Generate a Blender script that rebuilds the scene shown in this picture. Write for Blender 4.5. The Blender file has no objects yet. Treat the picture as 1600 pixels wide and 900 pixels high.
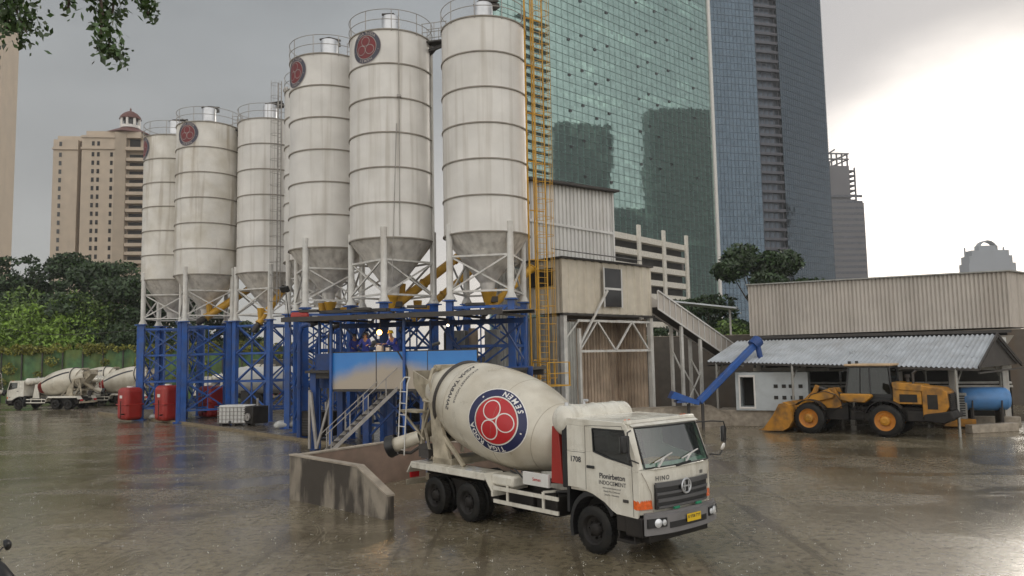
import bpy, bmesh, math, random
import numpy as np
from mathutils import Vector, Matrix
random.seed(7)
V = Vector
PI = math.pi
R = math.radians
S = bpy.context.scene
COL = S.collection

# ------------------------------------------------------------------ camera
CAM_H = 4.4
PITCH, ROLL = R(5.0), R(1.1)
FOC = 1200.0
F_ = V((0, math.cos(PITCH), math.sin(PITCH)))
U0 = V((0, -math.sin(PITCH), math.cos(PITCH)))
R0 = V((1, 0, 0))
R_ = math.cos(ROLL) * R0 - math.sin(ROLL) * U0
U_ = math.sin(ROLL) * R0 + math.cos(ROLL) * U0
CP = V((0, 0, CAM_H))

def ray(px, py):
    return F_ + (px - 800) / FOC * R_ - (py - 450) / FOC * U_

def at(px, py, Y):
    d = ray(px, py)
    return CP + d * (Y / d.y)

def gnd(px, py, z=0.0):
    d = ray(px, py)
    return CP + d * ((z - CAM_H) / d.z)

cd = bpy.data.cameras.new('camera')
cam = bpy.data.objects.new('camera', cd)
COL.objects.link(cam)
cam.matrix_world = Matrix(((R_.x, U_.x, -F_.x, CP.x), (R_.y, U_.y, -F_.y, CP.y), (R_.z, U_.z, -F_.z, CP.z), (0, 0, 0, 1)))
cd.sensor_width = 36
cd.lens = 36 * FOC / 1600
cd.clip_start = 0.05
cd.clip_end = 6000
S.camera = cam

# ------------------------------------------------------------------ materials
def _nt(name):
    m = bpy.data.materials.new(name)
    m.use_nodes = True
    nt = m.node_tree
    return m, nt, nt.nodes, nt.links, nt.nodes['Principled BSDF']

def rgb(c):
    return (c[0], c[1], c[2], 1)

def mat(name, col, rough=0.6, metal=0.0, var=0.18, scale=2.0, bump=0.0, bscale=30.0,
        streak=0.0, scol=(0.12, 0.08, 0.05), ssc=(5, 5, 0.35), dirt=0.0, dcol=(0.10, 0.085, 0.07), dsc=1.3, slo=0.48, shi=0.78, spec=0.5, coat=0.0, emis=None, estr=0, isl=0.0, rand=True):
    m, nt, N, L, b = _nt(name)
    tc0 = N.new('ShaderNodeTexCoord'); oi = N.new('ShaderNodeObjectInfo')
    sc_ = N.new('ShaderNodeMath'); sc_.operation = 'MULTIPLY'; sc_.inputs[1].default_value = 40.0 if rand else 0.0; L.new(oi.outputs['Random'], sc_.inputs[0])
    tcv = N.new('ShaderNodeVectorMath'); L.new(tc0.outputs['Object'], tcv.inputs[0]); L.new(sc_.outputs[0], tcv.inputs[1])
    n1 = N.new('ShaderNodeTexNoise'); n1.inputs['Scale'].default_value = scale; n1.inputs['Detail'].default_value = 6
    L.new(tcv.outputs[0], n1.inputs['Vector'])
    mr = N.new('ShaderNodeMapRange')
    mr.inputs['From Min'].default_value = 0.3; mr.inputs['From Max'].default_value = 0.7
    mr.inputs['To Min'].default_value = 1 - var; mr.inputs['To Max'].default_value = 1 + var
    L.new(n1.outputs['Fac'], mr.inputs['Value'])
    hs = N.new('ShaderNodeHueSaturation'); hs.inputs['Color'].default_value = rgb(col)
    L.new(mr.outputs['Result'], hs.inputs['Value'])
    cur = hs.outputs['Color']
    if isl:
        ge = N.new('ShaderNodeNewGeometry')
        mi = N.new('ShaderNodeMapRange'); mi.inputs['To Min'].default_value = 1 - isl; mi.inputs['To Max'].default_value = 1 + isl
        L.new(ge.outputs['Random Per Island'], mi.inputs['Value'])
        h2 = N.new('ShaderNodeHueSaturation'); L.new(cur, h2.inputs['Color']); L.new(mi.outputs['Result'], h2.inputs['Value'])
        cur = h2.outputs['Color']
    def layer(fac_scale, vec, amount, colr, lo, hi, cur, det=5):
        mp = N.new('ShaderNodeMapping'); mp.inputs['Scale'].default_value = vec
        L.new(tcv.outputs[0], mp.inputs['Vector'])
        nn = N.new('ShaderNodeTexNoise'); nn.inputs['Scale'].default_value = fac_scale; nn.inputs['Detail'].default_value = det
        L.new(mp.outputs['Vector'], nn.inputs['Vector'])
        rr = N.new('ShaderNodeMapRange'); rr.inputs['From Min'].default_value = lo; rr.inputs['From Max'].default_value = hi
        rr.inputs['To Max'].default_value = amount
        L.new(nn.outputs['Fac'], rr.inputs['Value'])
        mx = N.new('ShaderNodeMix'); mx.data_type = 'RGBA'
        L.new(rr.outputs['Result'], mx.inputs[0]); L.new(cur, mx.inputs[6]); mx.inputs[7].default_value = rgb(colr)
        return mx.outputs[2]
    if dirt: cur = layer(dsc, (1, 1, 1), dirt, dcol, 0.42, 0.75, cur)
    if streak: cur = layer(1.0, ssc, streak, scol, slo, shi, cur, 8)
    L.new(cur, b.inputs['Base Color'])
    b.inputs['Metallic'].default_value = metal
    b.inputs['Specular IOR Level'].default_value = spec
    if coat:
        b.inputs['Coat Weight'].default_value = coat; b.inputs['Coat Roughness'].default_value = 0.12
    r2 = N.new('ShaderNodeMapRange'); r2.inputs['From Min'].default_value = 0.3; r2.inputs['From Max'].default_value = 0.7
    r2.inputs['To Min'].default_value = max(0.02, rough - 0.08); r2.inputs['To Max'].default_value = min(1, rough + 0.08)
    L.new(n1.outputs['Fac'], r2.inputs['Value']); L.new(r2.outputs['Result'], b.inputs['Roughness'])
    if bump:
        nb = N.new('ShaderNodeTexNoise'); nb.inputs['Scale'].default_value = bscale; nb.inputs['Detail'].default_value = 4
        L.new(tcv.outputs[0], nb.inputs['Vector'])
        bp = N.new('ShaderNodeBump'); bp.inputs['Strength'].default_value = bump; bp.inputs['Distance'].default_value = 0.02
        L.new(nb.outputs['Fac'], bp.inputs['Height']); L.new(bp.outputs['Normal'], b.inputs['Normal'])
    if emis:
        b.inputs['Emission Color'].default_value = rgb(emis); b.inputs['Emission Strength'].default_value = estr
    return m

def glass(name, tint=(0.8, 0.9, 0.88), refl=0.25, rough=0.02):
    m, nt, N, L, b = _nt(name)
    N.remove(b)
    out = N['Material Output']
    tr = N.new('ShaderNodeBsdfTransparent'); tr.inputs['Color'].default_value = rgb(tint)
    gl = N.new('ShaderNodeBsdfGlossy'); gl.inputs['Roughness'].default_value = rough
    lw = N.new('ShaderNodeLayerWeight'); lw.inputs['Blend'].default_value = 0.35
    mr = N.new('ShaderNodeMapRange'); mr.inputs['To Min'].default_value = refl * 0.4; mr.inputs['To Max'].default_value = min(1, refl * 2.2)
    L.new(lw.outputs['Facing'], mr.inputs['Value'])
    mx = N.new('ShaderNodeMixShader')
    L.new(mr.outputs['Result'], mx.inputs[0]); L.new(tr.outputs[0], mx.inputs[1]); L.new(gl.outputs[0], mx.inputs[2])
    L.new(mx.outputs[0], out.inputs['Surface'])
    return m

def facade_glass(name, dark, tint, pane=(1.5, 1.5), metal=0.75, rough=0.06, wob=0.12, bandcol=None, bandamt=0.0, dist=0.35):
    """coated curtain-wall glass: every pane sits at its own slight tilt and tone; local x along the wall, z up"""
    m, nt, N, L, b = _nt(name)
    tc = N.new('ShaderNodeTexCoord')
    sx = N.new('ShaderNodeSeparateXYZ'); L.new(tc.outputs['Object'], sx.inputs[0])
    def snap(o, s):
        d = N.new('ShaderNodeMath'); d.operation = 'DIVIDE'; d.inputs[1].default_value = s; L.new(o, d.inputs[0])
        f = N.new('ShaderNodeMath'); f.operation = 'FLOOR'; L.new(d.outputs[0], f.inputs[0]); return f.outputs[0], d.outputs[0]
    fx, dx = snap(sx.outputs['X'], pane[0]); fz, dz = snap(sx.outputs['Z'], pane[1])
    cb = N.new('ShaderNodeCombineXYZ'); L.new(fx, cb.inputs[0]); L.new(fz, cb.inputs[2])
    wn = N.new('ShaderNodeTexWhiteNoise'); L.new(cb.outputs[0], wn.inputs['Vector'])
    mr = N.new('ShaderNodeMapRange'); mr.inputs['To Min'].default_value = 0.84; mr.inputs['To Max'].default_value = 1.09
    L.new(wn.outputs['Value'], mr.inputs['Value'])
    hs = N.new('ShaderNodeHueSaturation'); hs.inputs['Color'].default_value = rgb(tint); L.new(mr.outputs[0], hs.inputs['Value'])
    cur = hs.outputs['Color']
    if bandamt:
        # spandrel rows: some storeys carry paler blinds behind the glass
        mp = N.new('ShaderNodeMapping'); mp.inputs['Scale'].default_value = (0.035, 0.035, 0.16); L.new(tc.outputs['Object'], mp.inputs[0])
        nn = N.new('ShaderNodeTexNoise'); nn.inputs['Scale'].default_value = 1; nn.inputs['Detail'].default_value = 3; L.new(mp.outputs[0], nn.inputs['Vector'])
        r2 = N.new('ShaderNodeMapRange'); r2.inputs['From Min'].default_value = 0.56; r2.inputs['From Max'].default_value = 0.66; r2.inputs['To Max'].default_value = bandamt
        L.new(nn.outputs['Fac'], r2.inputs['Value'])
        mm = N.new('ShaderNodeMath'); mm.operation = 'MULTIPLY'; L.new(r2.outputs[0], mm.inputs[0]); L.new(wn.outputs['Value'], mm.inputs[1])
        mx = N.new('ShaderNodeMix'); mx.data_type = 'RGBA'; L.new(mm.outputs[0], mx.inputs[0]); L.new(cur, mx.inputs[6]); mx.inputs[7].default_value = rgb(bandcol)
        cur = mx.outputs[2]
    L.new(cur, b.inputs['Base Color'])
    b.inputs['Metallic'].default_value = metal; b.inputs['Roughness'].default_value = rough
    # tilt of each pane
    ge = N.new('ShaderNodeNewGeometry')
    vm = N.new('ShaderNodeVectorMath'); vm.operation = 'SUBTRACT'; L.new(wn.outputs['Color'], vm.inputs[0]); vm.inputs[1].default_value = (0.5, 0.5, 0.5)
    nz = N.new('ShaderNodeTexNoise'); nz.inputs['Scale'].default_value = dist; nz.inputs['Detail'].default_value = 2; L.new(tc.outputs['Object'], nz.inputs['Vector'])
    v3 = N.new('ShaderNodeVectorMath'); v3.operation = 'SUBTRACT'; L.new(nz.outputs['Color'], v3.inputs[0]); v3.inputs[1].default_value = (0.5, 0.5, 0.5)
    s1 = N.new('ShaderNodeVectorMath'); s1.operation = 'SCALE'; L.new(vm.outputs[0], s1.inputs[0]); s1.inputs['Scale'].default_value = wob * 0.25
    s2 = N.new('ShaderNodeVectorMath'); s2.operation = 'SCALE'; L.new(v3.outputs[0], s2.inputs[0]); s2.inputs['Scale'].default_value = wob
    a1 = N.new('ShaderNodeVectorMath'); L.new(s1.outputs[0], a1.inputs[0]); L.new(s2.outputs[0], a1.inputs[1])
    a2 = N.new('ShaderNodeVectorMath'); L.new(a1.outputs[0], a2.inputs[0]); L.new(ge.outputs['Normal'], a2.inputs[1])
    nm = N.new('ShaderNodeVectorMath'); nm.operation = 'NORMALIZE'; L.new(a2.outputs[0], nm.inputs[0])
    L.new(nm.outputs[0], b.inputs['Normal'])
    return m

# ------------------------------------------------------------------ mesh builder
class MB:
    def __init__(s): s.v = []; s.f = []; s.m = []; s.T = None; s.mi = 0
    def add(s, vs, fs, mi=None):
        o = len(s.v); T = s.T
        s.v += [tuple(T @ V(p)) for p in vs] if T else [tuple(p) for p in vs]
        s.f += [tuple(i + o for i in f) for f in fs]
        s.m += [s.mi if mi is None else mi] * len(fs)
    def box(s, c, d, rz=0.0, mi=None, M3=None):
        x, y, z = d[0] / 2, d[1] / 2, d[2] / 2
        vs = [V((a, b, e)) for a in (-x, x) for b in (-y, y) for e in (-z, z)]
        m = M3 or (Matrix.Rotation(rz, 3, 'Z') if rz else None)
        vs = [(m @ p if m else p) + V(c) for p in vs]
        s.add(vs, [(0, 1, 3, 2), (4, 6, 7, 5), (0, 4, 5, 1), (2, 3, 7, 6), (0, 2, 6, 4), (1, 5, 7, 3)], mi)
    def bb(s, x0, x1, y0, y1, z0, z1, mi=None):
        s.box(((x0 + x1) / 2, (y0 + y1) / 2, (z0 + z1) / 2), (abs(x1 - x0), abs(y1 - y0), abs(z1 - z0)), mi=mi)
    def bar(s, p, q, w, h=None, mi=None, up=V((0, 0, 1))):
        p, q = V(p), V(q); h = h or w
        d = (q - p); n = d.normalized()
        a = n.cross(up)
        if a.length < 1e-3: a = n.cross(V((0, 1, 0)))
        a.normalize(); b = a.cross(n).normalized()
        vs = []
        for e in (p, q):
            for (i, j) in ((-1, -1), (1, -1), (1, 1), (-1, 1)):
                vs.append(e + a * (w / 2 * i) + b * (h / 2 * j))
        s.add(vs, [(3, 2, 1, 0), (4, 5, 6, 7), (0, 1, 5, 4), (1, 2, 6, 5), (2, 3, 7, 6), (3, 0, 4, 7)], mi)
    def tube(s, p, q, r, n=8, r2=None, mi=None, cap=True):
        s.rev(p, V(q) - V(p), [(0, r), ((V(q) - V(p)).length, r if r2 is None else r2)], n, mi, cap)
    def rev(s, o, ax, prof, n=24, mi=None, cap=True):
        o = V(o); ax = V(ax).normalized()
        a = ax.cross(V((0, 0, 1)))
        if a.length < 1e-3: a = V((1, 0, 0))
        a.normalize(); b = ax.cross(a)
        vs = []; fs = []
        for (t, r) in prof:
            for k in range(n):
                an = 2 * PI * k / n
                vs.append(o + ax * t + (a * math.cos(an) + b * math.sin(an)) * r)
        for i in range(len(prof) - 1):
            for k in range(n):
                k2 = (k + 1) % n
                fs.append((i * n + k, i * n + k2, (i + 1) * n + k2, (i + 1) * n + k))
        if cap:
            if prof[0][1] > 1e-4: fs.append(tuple(range(n))[::-1])
            if prof[-1][1] > 1e-4: fs.append(tuple((len(prof) - 1) * n + k for k in range(n)))
        s.add(vs, fs, mi)
    def path(s, pts, r, n=6, mi=None):
        pts = [V(p) for p in pts]; vs = []; fs = []
        pa = None
        for i, p in enumerate(pts):
            d = (pts[min(i + 1, len(pts) - 1)] - pts[max(i - 1, 0)]).normalized()
            if pa is None:
                a = d.cross(V((0, 0, 1)))
                if a.length < 1e-2: a = d.cross(V((0, 1, 0)))
            else:
                a = pa - d * pa.dot(d)
            a.normalize(); pa = a; b = d.cross(a)
            rr = r[i] if isinstance(r, (list, tuple)) else r
            for k in range(n):
                an = 2 * PI * k / n
                vs.append(p + (a * math.cos(an) + b * math.sin(an)) * rr)
        for i in range(len(pts) - 1):
            for k in range(n):
                k2 = (k + 1) % n
                fs.append((i * n + k, i * n + k2, (i + 1) * n + k2, (i + 1) * n + k))
        fs.append(tuple(range(n))[::-1]); fs.append(tuple((len(pts) - 1) * n + k for k in range(n)))
        s.add(vs, fs, mi)
    def prism(s, poly, vec, mi=None):
        n = len(poly); vec = V(vec)
        vs = [V(p) for p in poly] + [V(p) + vec for p in poly]
        s.add(vs, [tuple(range(n))[::-1], tuple(range(n, 2 * n))] + [(i, (i + 1) % n, n + (i + 1) % n, n + i) for i in range(n)], mi)
    def ring(s, c, ax, R1, r, n=32, k=6, mi=None, a0=0, a1=2 * PI):
        c = V(c); ax = V(ax).normalized(); a = ax.cross(V((0, 0, 1)))
        if a.length < 1e-3: a = V((1, 0, 0))
        a.normalize(); b = ax.cross(a); vs = []; fs = []
        full = abs(a1 - a0 - 2 * PI) < 1e-6
        m = n if full else n + 1
        for i in range(m):
            an = a0 + (a1 - a0) * i / n
            d = a * math.cos(an) + b * math.sin(an)
            for j in range(k):
                q = 2 * PI * j / k
                vs.append(c + d * (R1 + r * math.cos(q)) + ax * (r * math.sin(q)))
        for i in range(n):
            i2 = (i + 1) % m
            for j in range(k):
                j2 = (j + 1) % k
                fs.append((i * k + j, i2 * k + j, i2 * k + j2, i * k + j2))
        s.add(vs, fs, mi)
    def corr(s, p00, p10, p11, p01, n, amp, th=0.0, mi=None, rows=1, box=True):
        """profiled metal sheet: n ribs across p00->p10, ribs run p00->p01"""
        p00, p10, p11, p01 = map(V, (p00, p10, p11, p01))
        nr = (p10 - p00).cross(p01 - p00).normalized()
        prof = [(0, 0), (.35, 0), (.5, 1), (.65, 1), (.8, 0)] if box else [(k / 6, .5 - .5 * math.cos(2 * PI * k / 6)) for k in range(6)]
        us = []
        for i in range(n):
            for (a, h) in prof: us.append(((i + a) / n, h))
        us.append((1, 0)); vs = []
        for r in range(rows + 1):
            t = r / rows
            for (u, h) in us:
                a = p00.lerp(p10, u); b = p01.lerp(p11, u)
                vs.append(a.lerp(b, t) + nr * (h * amp))
        m = len(us)
        fs = [(r * m + i, r * m + i + 1, (r + 1) * m + i + 1, (r + 1) * m + i) for r in range(rows) for i in range(m - 1)]
        s.add(vs, fs, mi)
    def grid(s, fn, nu, nv, mi=None):
        vs = [fn(i / nu, j / nv) for i in range(nu + 1) for j in range(nv + 1)]
        fs = [(i * (nv + 1) + j, (i + 1) * (nv + 1) + j, (i + 1) * (nv + 1) + j + 1, i * (nv + 1) + j + 1) for i in range(nu) for j in range(nv)]
        s.add(vs, fs, mi)

def mesh_of(name, mb, mats, smooth=True, ang=35):
    me = bpy.data.meshes.new(name)
    me.from_pydata(mb.v, [], mb.f)
    if not isinstance(mats, (list, tuple)): mats = [mats]
    for m in mats: me.materials.append(m)
    if len(mats) > 1: me.polygons.foreach_set('material_index', mb.m)
    if smooth and len(mb.f) < 60000:
        bm = bmesh.new(); bm.from_mesh(me)
        bmesh.ops.recalc_face_normals(bm, faces=bm.faces) if len(mb.f) < 30000 and smooth != 'keep' else None
        bm.to_mesh(me); bm.free()
        me.polygons.foreach_set('use_smooth', [True] * len(me.polygons))
        me.set_sharp_from_angle(angle=R(ang))
    me.update()
    return me

def thing(name, label, cat, loc=(0, 0, 0), rz=0.0, group=None):
    o = bpy.data.objects.new(name, None); COL.objects.link(o)
    o.location = loc; o.rotation_euler = (0, 0, rz); o.empty_display_size = 0.3
    o['label'] = label; o['category'] = cat
    if group: o['group'] = group
    return o

def rootmat(o):
    return Matrix.Translation(o.location) @ o.rotation_euler.to_matrix().to_4x4()

def part(name, mb, mats, parent=None, world=False, bevel=0.0, smooth=True, ang=35, label=None, seg=2):
    if world and parent is not None:
        p = parent; chain = [p]
        while p.parent: p = p.parent; chain.append(p)
        M_ = Matrix.Identity(4)
        for q in reversed(chain): M_ = M_ @ rootmat(q)
        Mi = M_.inverted()
        mb.v = [tuple(Mi @ V(p)) for p in mb.v]
    o = bpy.data.objects.new(name, mesh_of(name, mb, mats, smooth, ang)); COL.objects.link(o)
    if parent is not None: o.parent = parent
    if bevel:
        bv = o.modifiers.new('bevel', 'BEVEL'); bv.width = bevel; bv.segments = seg; bv.limit_method = 'ANGLE'; bv.angle_limit = R(40)
    if label: o['label'] = label
    return o

def tag(o, label, cat, group=None):
    o['label'] = label; o['category'] = cat
    if group: o['group'] = group
    return o

def struct(name, mb, mats, kind='structure', **k):
    o = part(name, mb, mats, **k); o['kind'] = kind; return o

def dup(o, parent=None, loc=None, rz=None, label=None, group=None):
    c = o.copy(); COL.objects.link(c)
    if parent is not None: c.parent = parent
    if loc is not None: c.location = loc
    if rz is not None: c.rotation_euler = (0, 0, rz)
    if label: c['label'] = label
    if group: c['group'] = group
    for ch in list(o.children): dup(ch, c)
    return c

def text_geo(txt, size, bold=0.0, res=3, spacing=1.0):
    cu = bpy.data.curves.new('t', 'FONT'); cu.body = txt; cu.size = size; cu.align_x = 'CENTER'; cu.align_y = 'CENTER'
    cu.resolution_u = res; cu.offset = bold; cu.space_character = spacing
    ob = bpy.data.objects.new('t', cu); COL.objects.link(ob)
    bpy.context.view_layer.update()
    dg = bpy.context.evaluated_depsgraph_get()
    me = bpy.data.meshes.new_from_object(ob.evaluated_get(dg))
    vs = [(v.co.x, v.co.y) for v in me.vertices]; fs = [tuple(p.vertices) for p in me.polygons]
    bpy.data.objects.remove(ob); bpy.data.curves.remove(cu); bpy.data.meshes.remove(me)
    return vs, fs

def put_text(mb, txt, size, fn, bold=0.0, mi=None, spacing=1.0):
    vs, fs = text_geo(txt, size, bold, spacing=spacing)
    mb.add([fn(x, y) for x, y in vs], fs, mi)

def arc_text(mb, txt, size, Rr, ang0, fn, inward=False, bold=0.0, mi=None, adv=0.95):
    wd = {'I': 0.42, 'M': 1.05, ' ': 0.5}
    ws = [wd.get(c, 0.82) * size * adv for c in txt]; tot = sum(ws)
    s = -tot / 2
    for c, w in zip(txt, ws):
        mid = s + w / 2; s += w
        if c == ' ': continue
        vs, fs = text_geo(c, size, bold)
        if not inward:
            a = ang0 - mid / Rr; ex = (math.sin(a), -math.cos(a)); ey = (math.cos(a), math.sin(a))
        else:
            a = ang0 + mid / Rr; ex = (-math.sin(a), math.cos(a)); ey = (-math.cos(a), -math.sin(a))
        c0 = (Rr * math.cos(a), Rr * math.sin(a))
        mb.add([fn(c0[0] + ex[0] * x + ey[0] * y, c0[1] + ex[1] * x + ey[1] * y) for x, y in vs], fs, mi)

def emblem(R1, rot, fn, h=0.004, small=False):
    """round badge: navy ring, red disc with three linked circles; fn(u, v, h) puts it on a surface. slots: 0 navy 1 red 2 white"""
    mb = MB(); NA = 40
    def annulus(cx, cy, r0, r1, hh, mi, nr=3, na=NA):
        def f(a, b):
            r = r0 + (r1 - r0) * b; an = 2 * PI * a
            return fn(cx + r * math.cos(an), cy + r * math.sin(an), hh)
        mb.grid(f, na, nr, mi)
    annulus(0, 0, 0.73 * R1, R1, h, 0)
    annulus(0, 0, 0.715 * R1, 0.745 * R1, 2 * h, 2, 1)
    annulus(0, 0, 0.001, 0.70 * R1, h, 1, 5)
    annulus(0, 0, R1 * 0.99, R1 * 1.02, 1.5 * h, 2, 1)
    for k in range(3):
        a = rot + PI / 2 + k * 2 * PI / 3
        annulus(0.34 * R1 * math.cos(a), 0.34 * R1 * math.sin(a), 0.265 * R1, 0.30 * R1, 2 * h, 2, 1, 28)
    f2 = lambda x, y: fn(x, y, 2 * h)
    arc_text(mb, 'TIGA RODA', 0.235 * R1, 0.865 * R1, rot + PI / 2, f2, False, 0.006 * R1, 2)
    arc_text(mb, 'SEMEN', 0.235 * R1, 0.865 * R1, rot - PI / 2, f2, True, 0.006 * R1, 2)
    for sg in (-1, 1):
        a = rot + (0 if sg > 0 else PI) - sg * 0.25
        annulus(0.865 * R1 * math.cos(a), 0.865 * R1 * math.sin(a), 0.001, 0.03 * R1, 2 * h, 2, 1, 8)
    return mb

# ------------------------------------------------------------------ palette
M = {}
M['silo'] = mat('silo paint', (0.72, 0.70, 0.67), 0.42, var=0.10, scale=0.6, slo=.52, shi=.74, streak=0.45, scol=(0.30, 0.25, 0.18), ssc=(2.6, 2.6, 0.10), dirt=0.25, dcol=(0.36, 0.33, 0.27), dsc=0.5)
M['silostain'] = mat('rusted silo paint', (0.70, 0.675, 0.63), 0.45, var=0.12, scale=0.8, slo=.52, shi=.72, streak=0.8, scol=(0.26, 0.19, 0.11), ssc=(1.8, 1.8, 0.12), dirt=0.45, dcol=(0.38, 0.32, 0.2), dsc=0.7)
M['flange'] = mat('flange dirt', (0.27, 0.245, 0.21), 0.7, var=0.2)
M['cone'] = mat('hopper cone paint', (0.72, 0.69, 0.645), 0.6, streak=0.5, ssc=(3, 3, 0.4))
M['wsteel'] = mat('white steel', (0.62, 0.61, 0.58), 0.5, var=0.15, streak=0.4, scol=(0.30, 0.2, 0.12), ssc=(3, 3, 0.5))
M['blue'] = mat('blue steel paint', (0.009, 0.085, 0.35), 0.42, var=0.25, scale=1.4, streak=0.35, scol=(0.10, 0.12, 0.16), ssc=(3, 3, 0.4), dirt=0.5, dcol=(0.07, 0.085, 0.14), dsc=2.0)
M['bluedark'] = mat('dark and shaded blue steel', (0.010, 0.05, 0.20), 0.5, var=0.3, dirt=0.2)  # on platform posts and bracing this darker blue is shade put into colour
M['chrome'] = mat('galvanised', (0.55, 0.56, 0.58), 0.35, metal=0.7, var=0.15)
M['darkmetal'] = mat('dark grimy metal', (0.045, 0.04, 0.037), 0.6, var=0.35, dirt=0.3)
M['rail'] = mat('handrail steel', (0.33, 0.31, 0.29), 0.5, var=0.25)
M['yellow'] = mat('yellow paint', (0.60, 0.33, 0.03), 0.45, var=0.2, dirt=0.3, dcol=(0.2, 0.13, 0.06))
M['orange'] = mat('machine yellow', (0.48, 0.22, 0.02), 0.42, var=0.2, dirt=0.95, dcol=(0.10, 0.065, 0.035), dsc=2.2)
M['orange_dirty'] = mat('muddy machine yellow', (0.45, 0.20, 0.02), 0.55, var=0.25, dirt=0.85, dcol=(0.07, 0.05, 0.03), dsc=2.5)
M['rimor'] = mat('rim orange', (0.50, 0.19, 0.02), 0.5, dirt=0.5, dcol=(0.12, 0.07, 0.03), dsc=4)
M['rubber'] = mat('tyre rubber', (0.009, 0.009, 0.009), 0.6, spec=0.3, var=0.3, scale=5, dirt=0.25, dcol=(0.07, 0.06, 0.045), dsc=5)
M['black'] = mat('black plastic', (0.014, 0.014, 0.015), 0.4, var=0.2)
M['chassis'] = mat('chassis black', (0.016, 0.014, 0.013), 0.6, spec=0.3, var=0.3, dirt=0.3)
M['cream'] = mat('cream truck paint', (0.70, 0.675, 0.60), 0.25, var=0.05, dirt=0.35, dcol=(0.42, 0.37, 0.28), dsc=2.6, streak=.35, slo=.52, shi=.7, scol=(.3,.25,.18), ssc=(5,5,.6), coat=0.4)
M['drum'] = mat('drum paint', (0.62, 0.58, 0.49), 0.33, var=0.10, scale=1.5, dirt=0.65, dcol=(0.34, 0.28, 0.19), dsc=0.9, coat=0.3)
M['dirtycream'] = mat('cement splashed frame', (0.42, 0.37, 0.28), 0.6, var=0.25, dirt=0.65, dcol=(0.10, 0.08, 0.06), dsc=3)
M['plateblack'] = mat('grille grey', (0.085, 0.085, 0.09), 0.35, var=0.1, coat=0.3)
M['bumper'] = mat('bumper grey', (0.19, 0.185, 0.19), 0.4, var=0.15, dirt=0.15)
M['lamp'] = mat('headlamp lens', (0.75, 0.77, 0.8), 0.12, metal=0.5, var=0.1, scale=20)
M['indic'] = mat('orange indicator lens', (0.75, 0.13, 0.02), 0.15, var=0.25, scale=14)
M['navy'] = mat('navy decal', (0.012, 0.016, 0.075), 0.35, var=0.05)
M['red'] = mat('red decal', (0.46, 0.012, 0.018), 0.35, var=0.08)
M['white'] = mat('white decal', (0.75, 0.73, 0.70), 0.4, var=0.05)
M['ink'] = mat('black lettering', (0.02, 0.02, 0.03), 0.4, var=0.05)
M['faded'] = mat('faded emblem navy', (0.05, 0.05, 0.075), 0.5, var=0.2)
M['fadedw'] = mat('faded emblem white', (0.34, 0.30, 0.29), 0.5, var=0.2)
M['fadedr'] = mat('faded emblem red', (0.17, 0.016, 0.02), 0.5, var=0.2)
M['redtank'] = mat('red tank', (0.33, 0.02, 0.014), 0.4, var=0.12, dirt=0.25, dcol=(0.2, 0.03, 0.02))
M['numplate'] = mat('yellow plate', (0.75, 0.50, 0.02), 0.4, var=0.03)
M['conc'] = mat('stained concrete', (0.27, 0.235, 0.19), 0.7, var=0.2, scale=2.5, bump=0.35, bscale=18, streak=0.92, scol=(0.035, 0.028, 0.022), slo=.44, shi=.53, rand=False, ssc=(1.1, 1.1, 0.33), dirt=0.4, dcol=(0.15, 0.12, 0.09))
M['concin'] = mat('wet inner concrete', (0.25, 0.175, 0.135), 0.6, var=0.2, bump=0.3, dirt=0.4, dcol=(0.12, 0.09, 0.07))
M['conclight'] = mat('concrete cap', (0.36, 0.31, 0.25), 0.7, var=0.25, scale=4, bump=0.3, dirt=0.4)
M['clad'] = mat('beige cladding', (0.47, 0.43, 0.385), 0.55, var=0.10, scale=0.7, streak=0.4, scol=(0.28, 0.24, 0.20), ssc=(1.2, 1.2, 0.12))
M['cladw'] = mat('white cladding', (0.66, 0.65, 0.63), 0.5, var=0.08, scale=0.8, streak=0.35, scol=(0.38, 0.34, 0.30), ssc=(1.5, 1.5, 0.15))
M['cladglow'] = mat('glow tinted inner cladding', (0.54, 0.43, 0.33), 0.6, var=0.25, scale=1.0, streak=0.7, scol=(0.14, 0.08, 0.05), ssc=(2, 2, 0.2))  # warm glow on the bay's inner walls is put into this base colour
M['cladgrey'] = mat('grey cladding', (0.33, 0.33, 0.31), 0.6, var=0.15, streak=0.4)
M['galv'] = mat('galvanised roof', (0.50, 0.53, 0.56), 0.35, metal=0.35, var=0.15, scale=1.2, dirt=0.3, dcol=(0.3, 0.28, 0.26))
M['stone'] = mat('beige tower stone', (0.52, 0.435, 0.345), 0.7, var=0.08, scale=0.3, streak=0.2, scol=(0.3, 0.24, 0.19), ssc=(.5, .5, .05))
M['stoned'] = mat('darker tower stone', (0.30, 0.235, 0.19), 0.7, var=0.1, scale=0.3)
M['rooftile'] = mat('red roof tiles', (0.13, 0.05, 0.04), 0.6, var=0.2)
M['dkwin'] = mat('dark window', (0.03, 0.03, 0.032), 0.15, var=0.3, scale=0.6)
M['parkc'] = mat('parking concrete', (0.62, 0.59, 0.53), 0.7, var=0.12)
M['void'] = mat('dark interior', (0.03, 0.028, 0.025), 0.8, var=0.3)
M['bark'] = mat('bark', (0.07, 0.052, 0.038), 0.8, var=0.3, bump=0.4)
M['leafd'] = mat('dark leaves', (0.036, 0.066, 0.022), 0.5, var=0.35, scale=0.35, isl=0.5)
M['leafm'] = mat('mid leaves', (0.11, 0.175, 0.035), 0.5, var=0.35, scale=0.5, isl=0.5)
M['leafb'] = mat('bright leaves', (0.17, 0.27, 0.04), 0.5, var=0.35, scale=0.8, isl=0.5)
M['leafy'] = mat('yellow green creeper', (0.20, 0.20, 0.035), 0.6, var=0.35, scale=0.8, isl=0.5)
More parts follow.
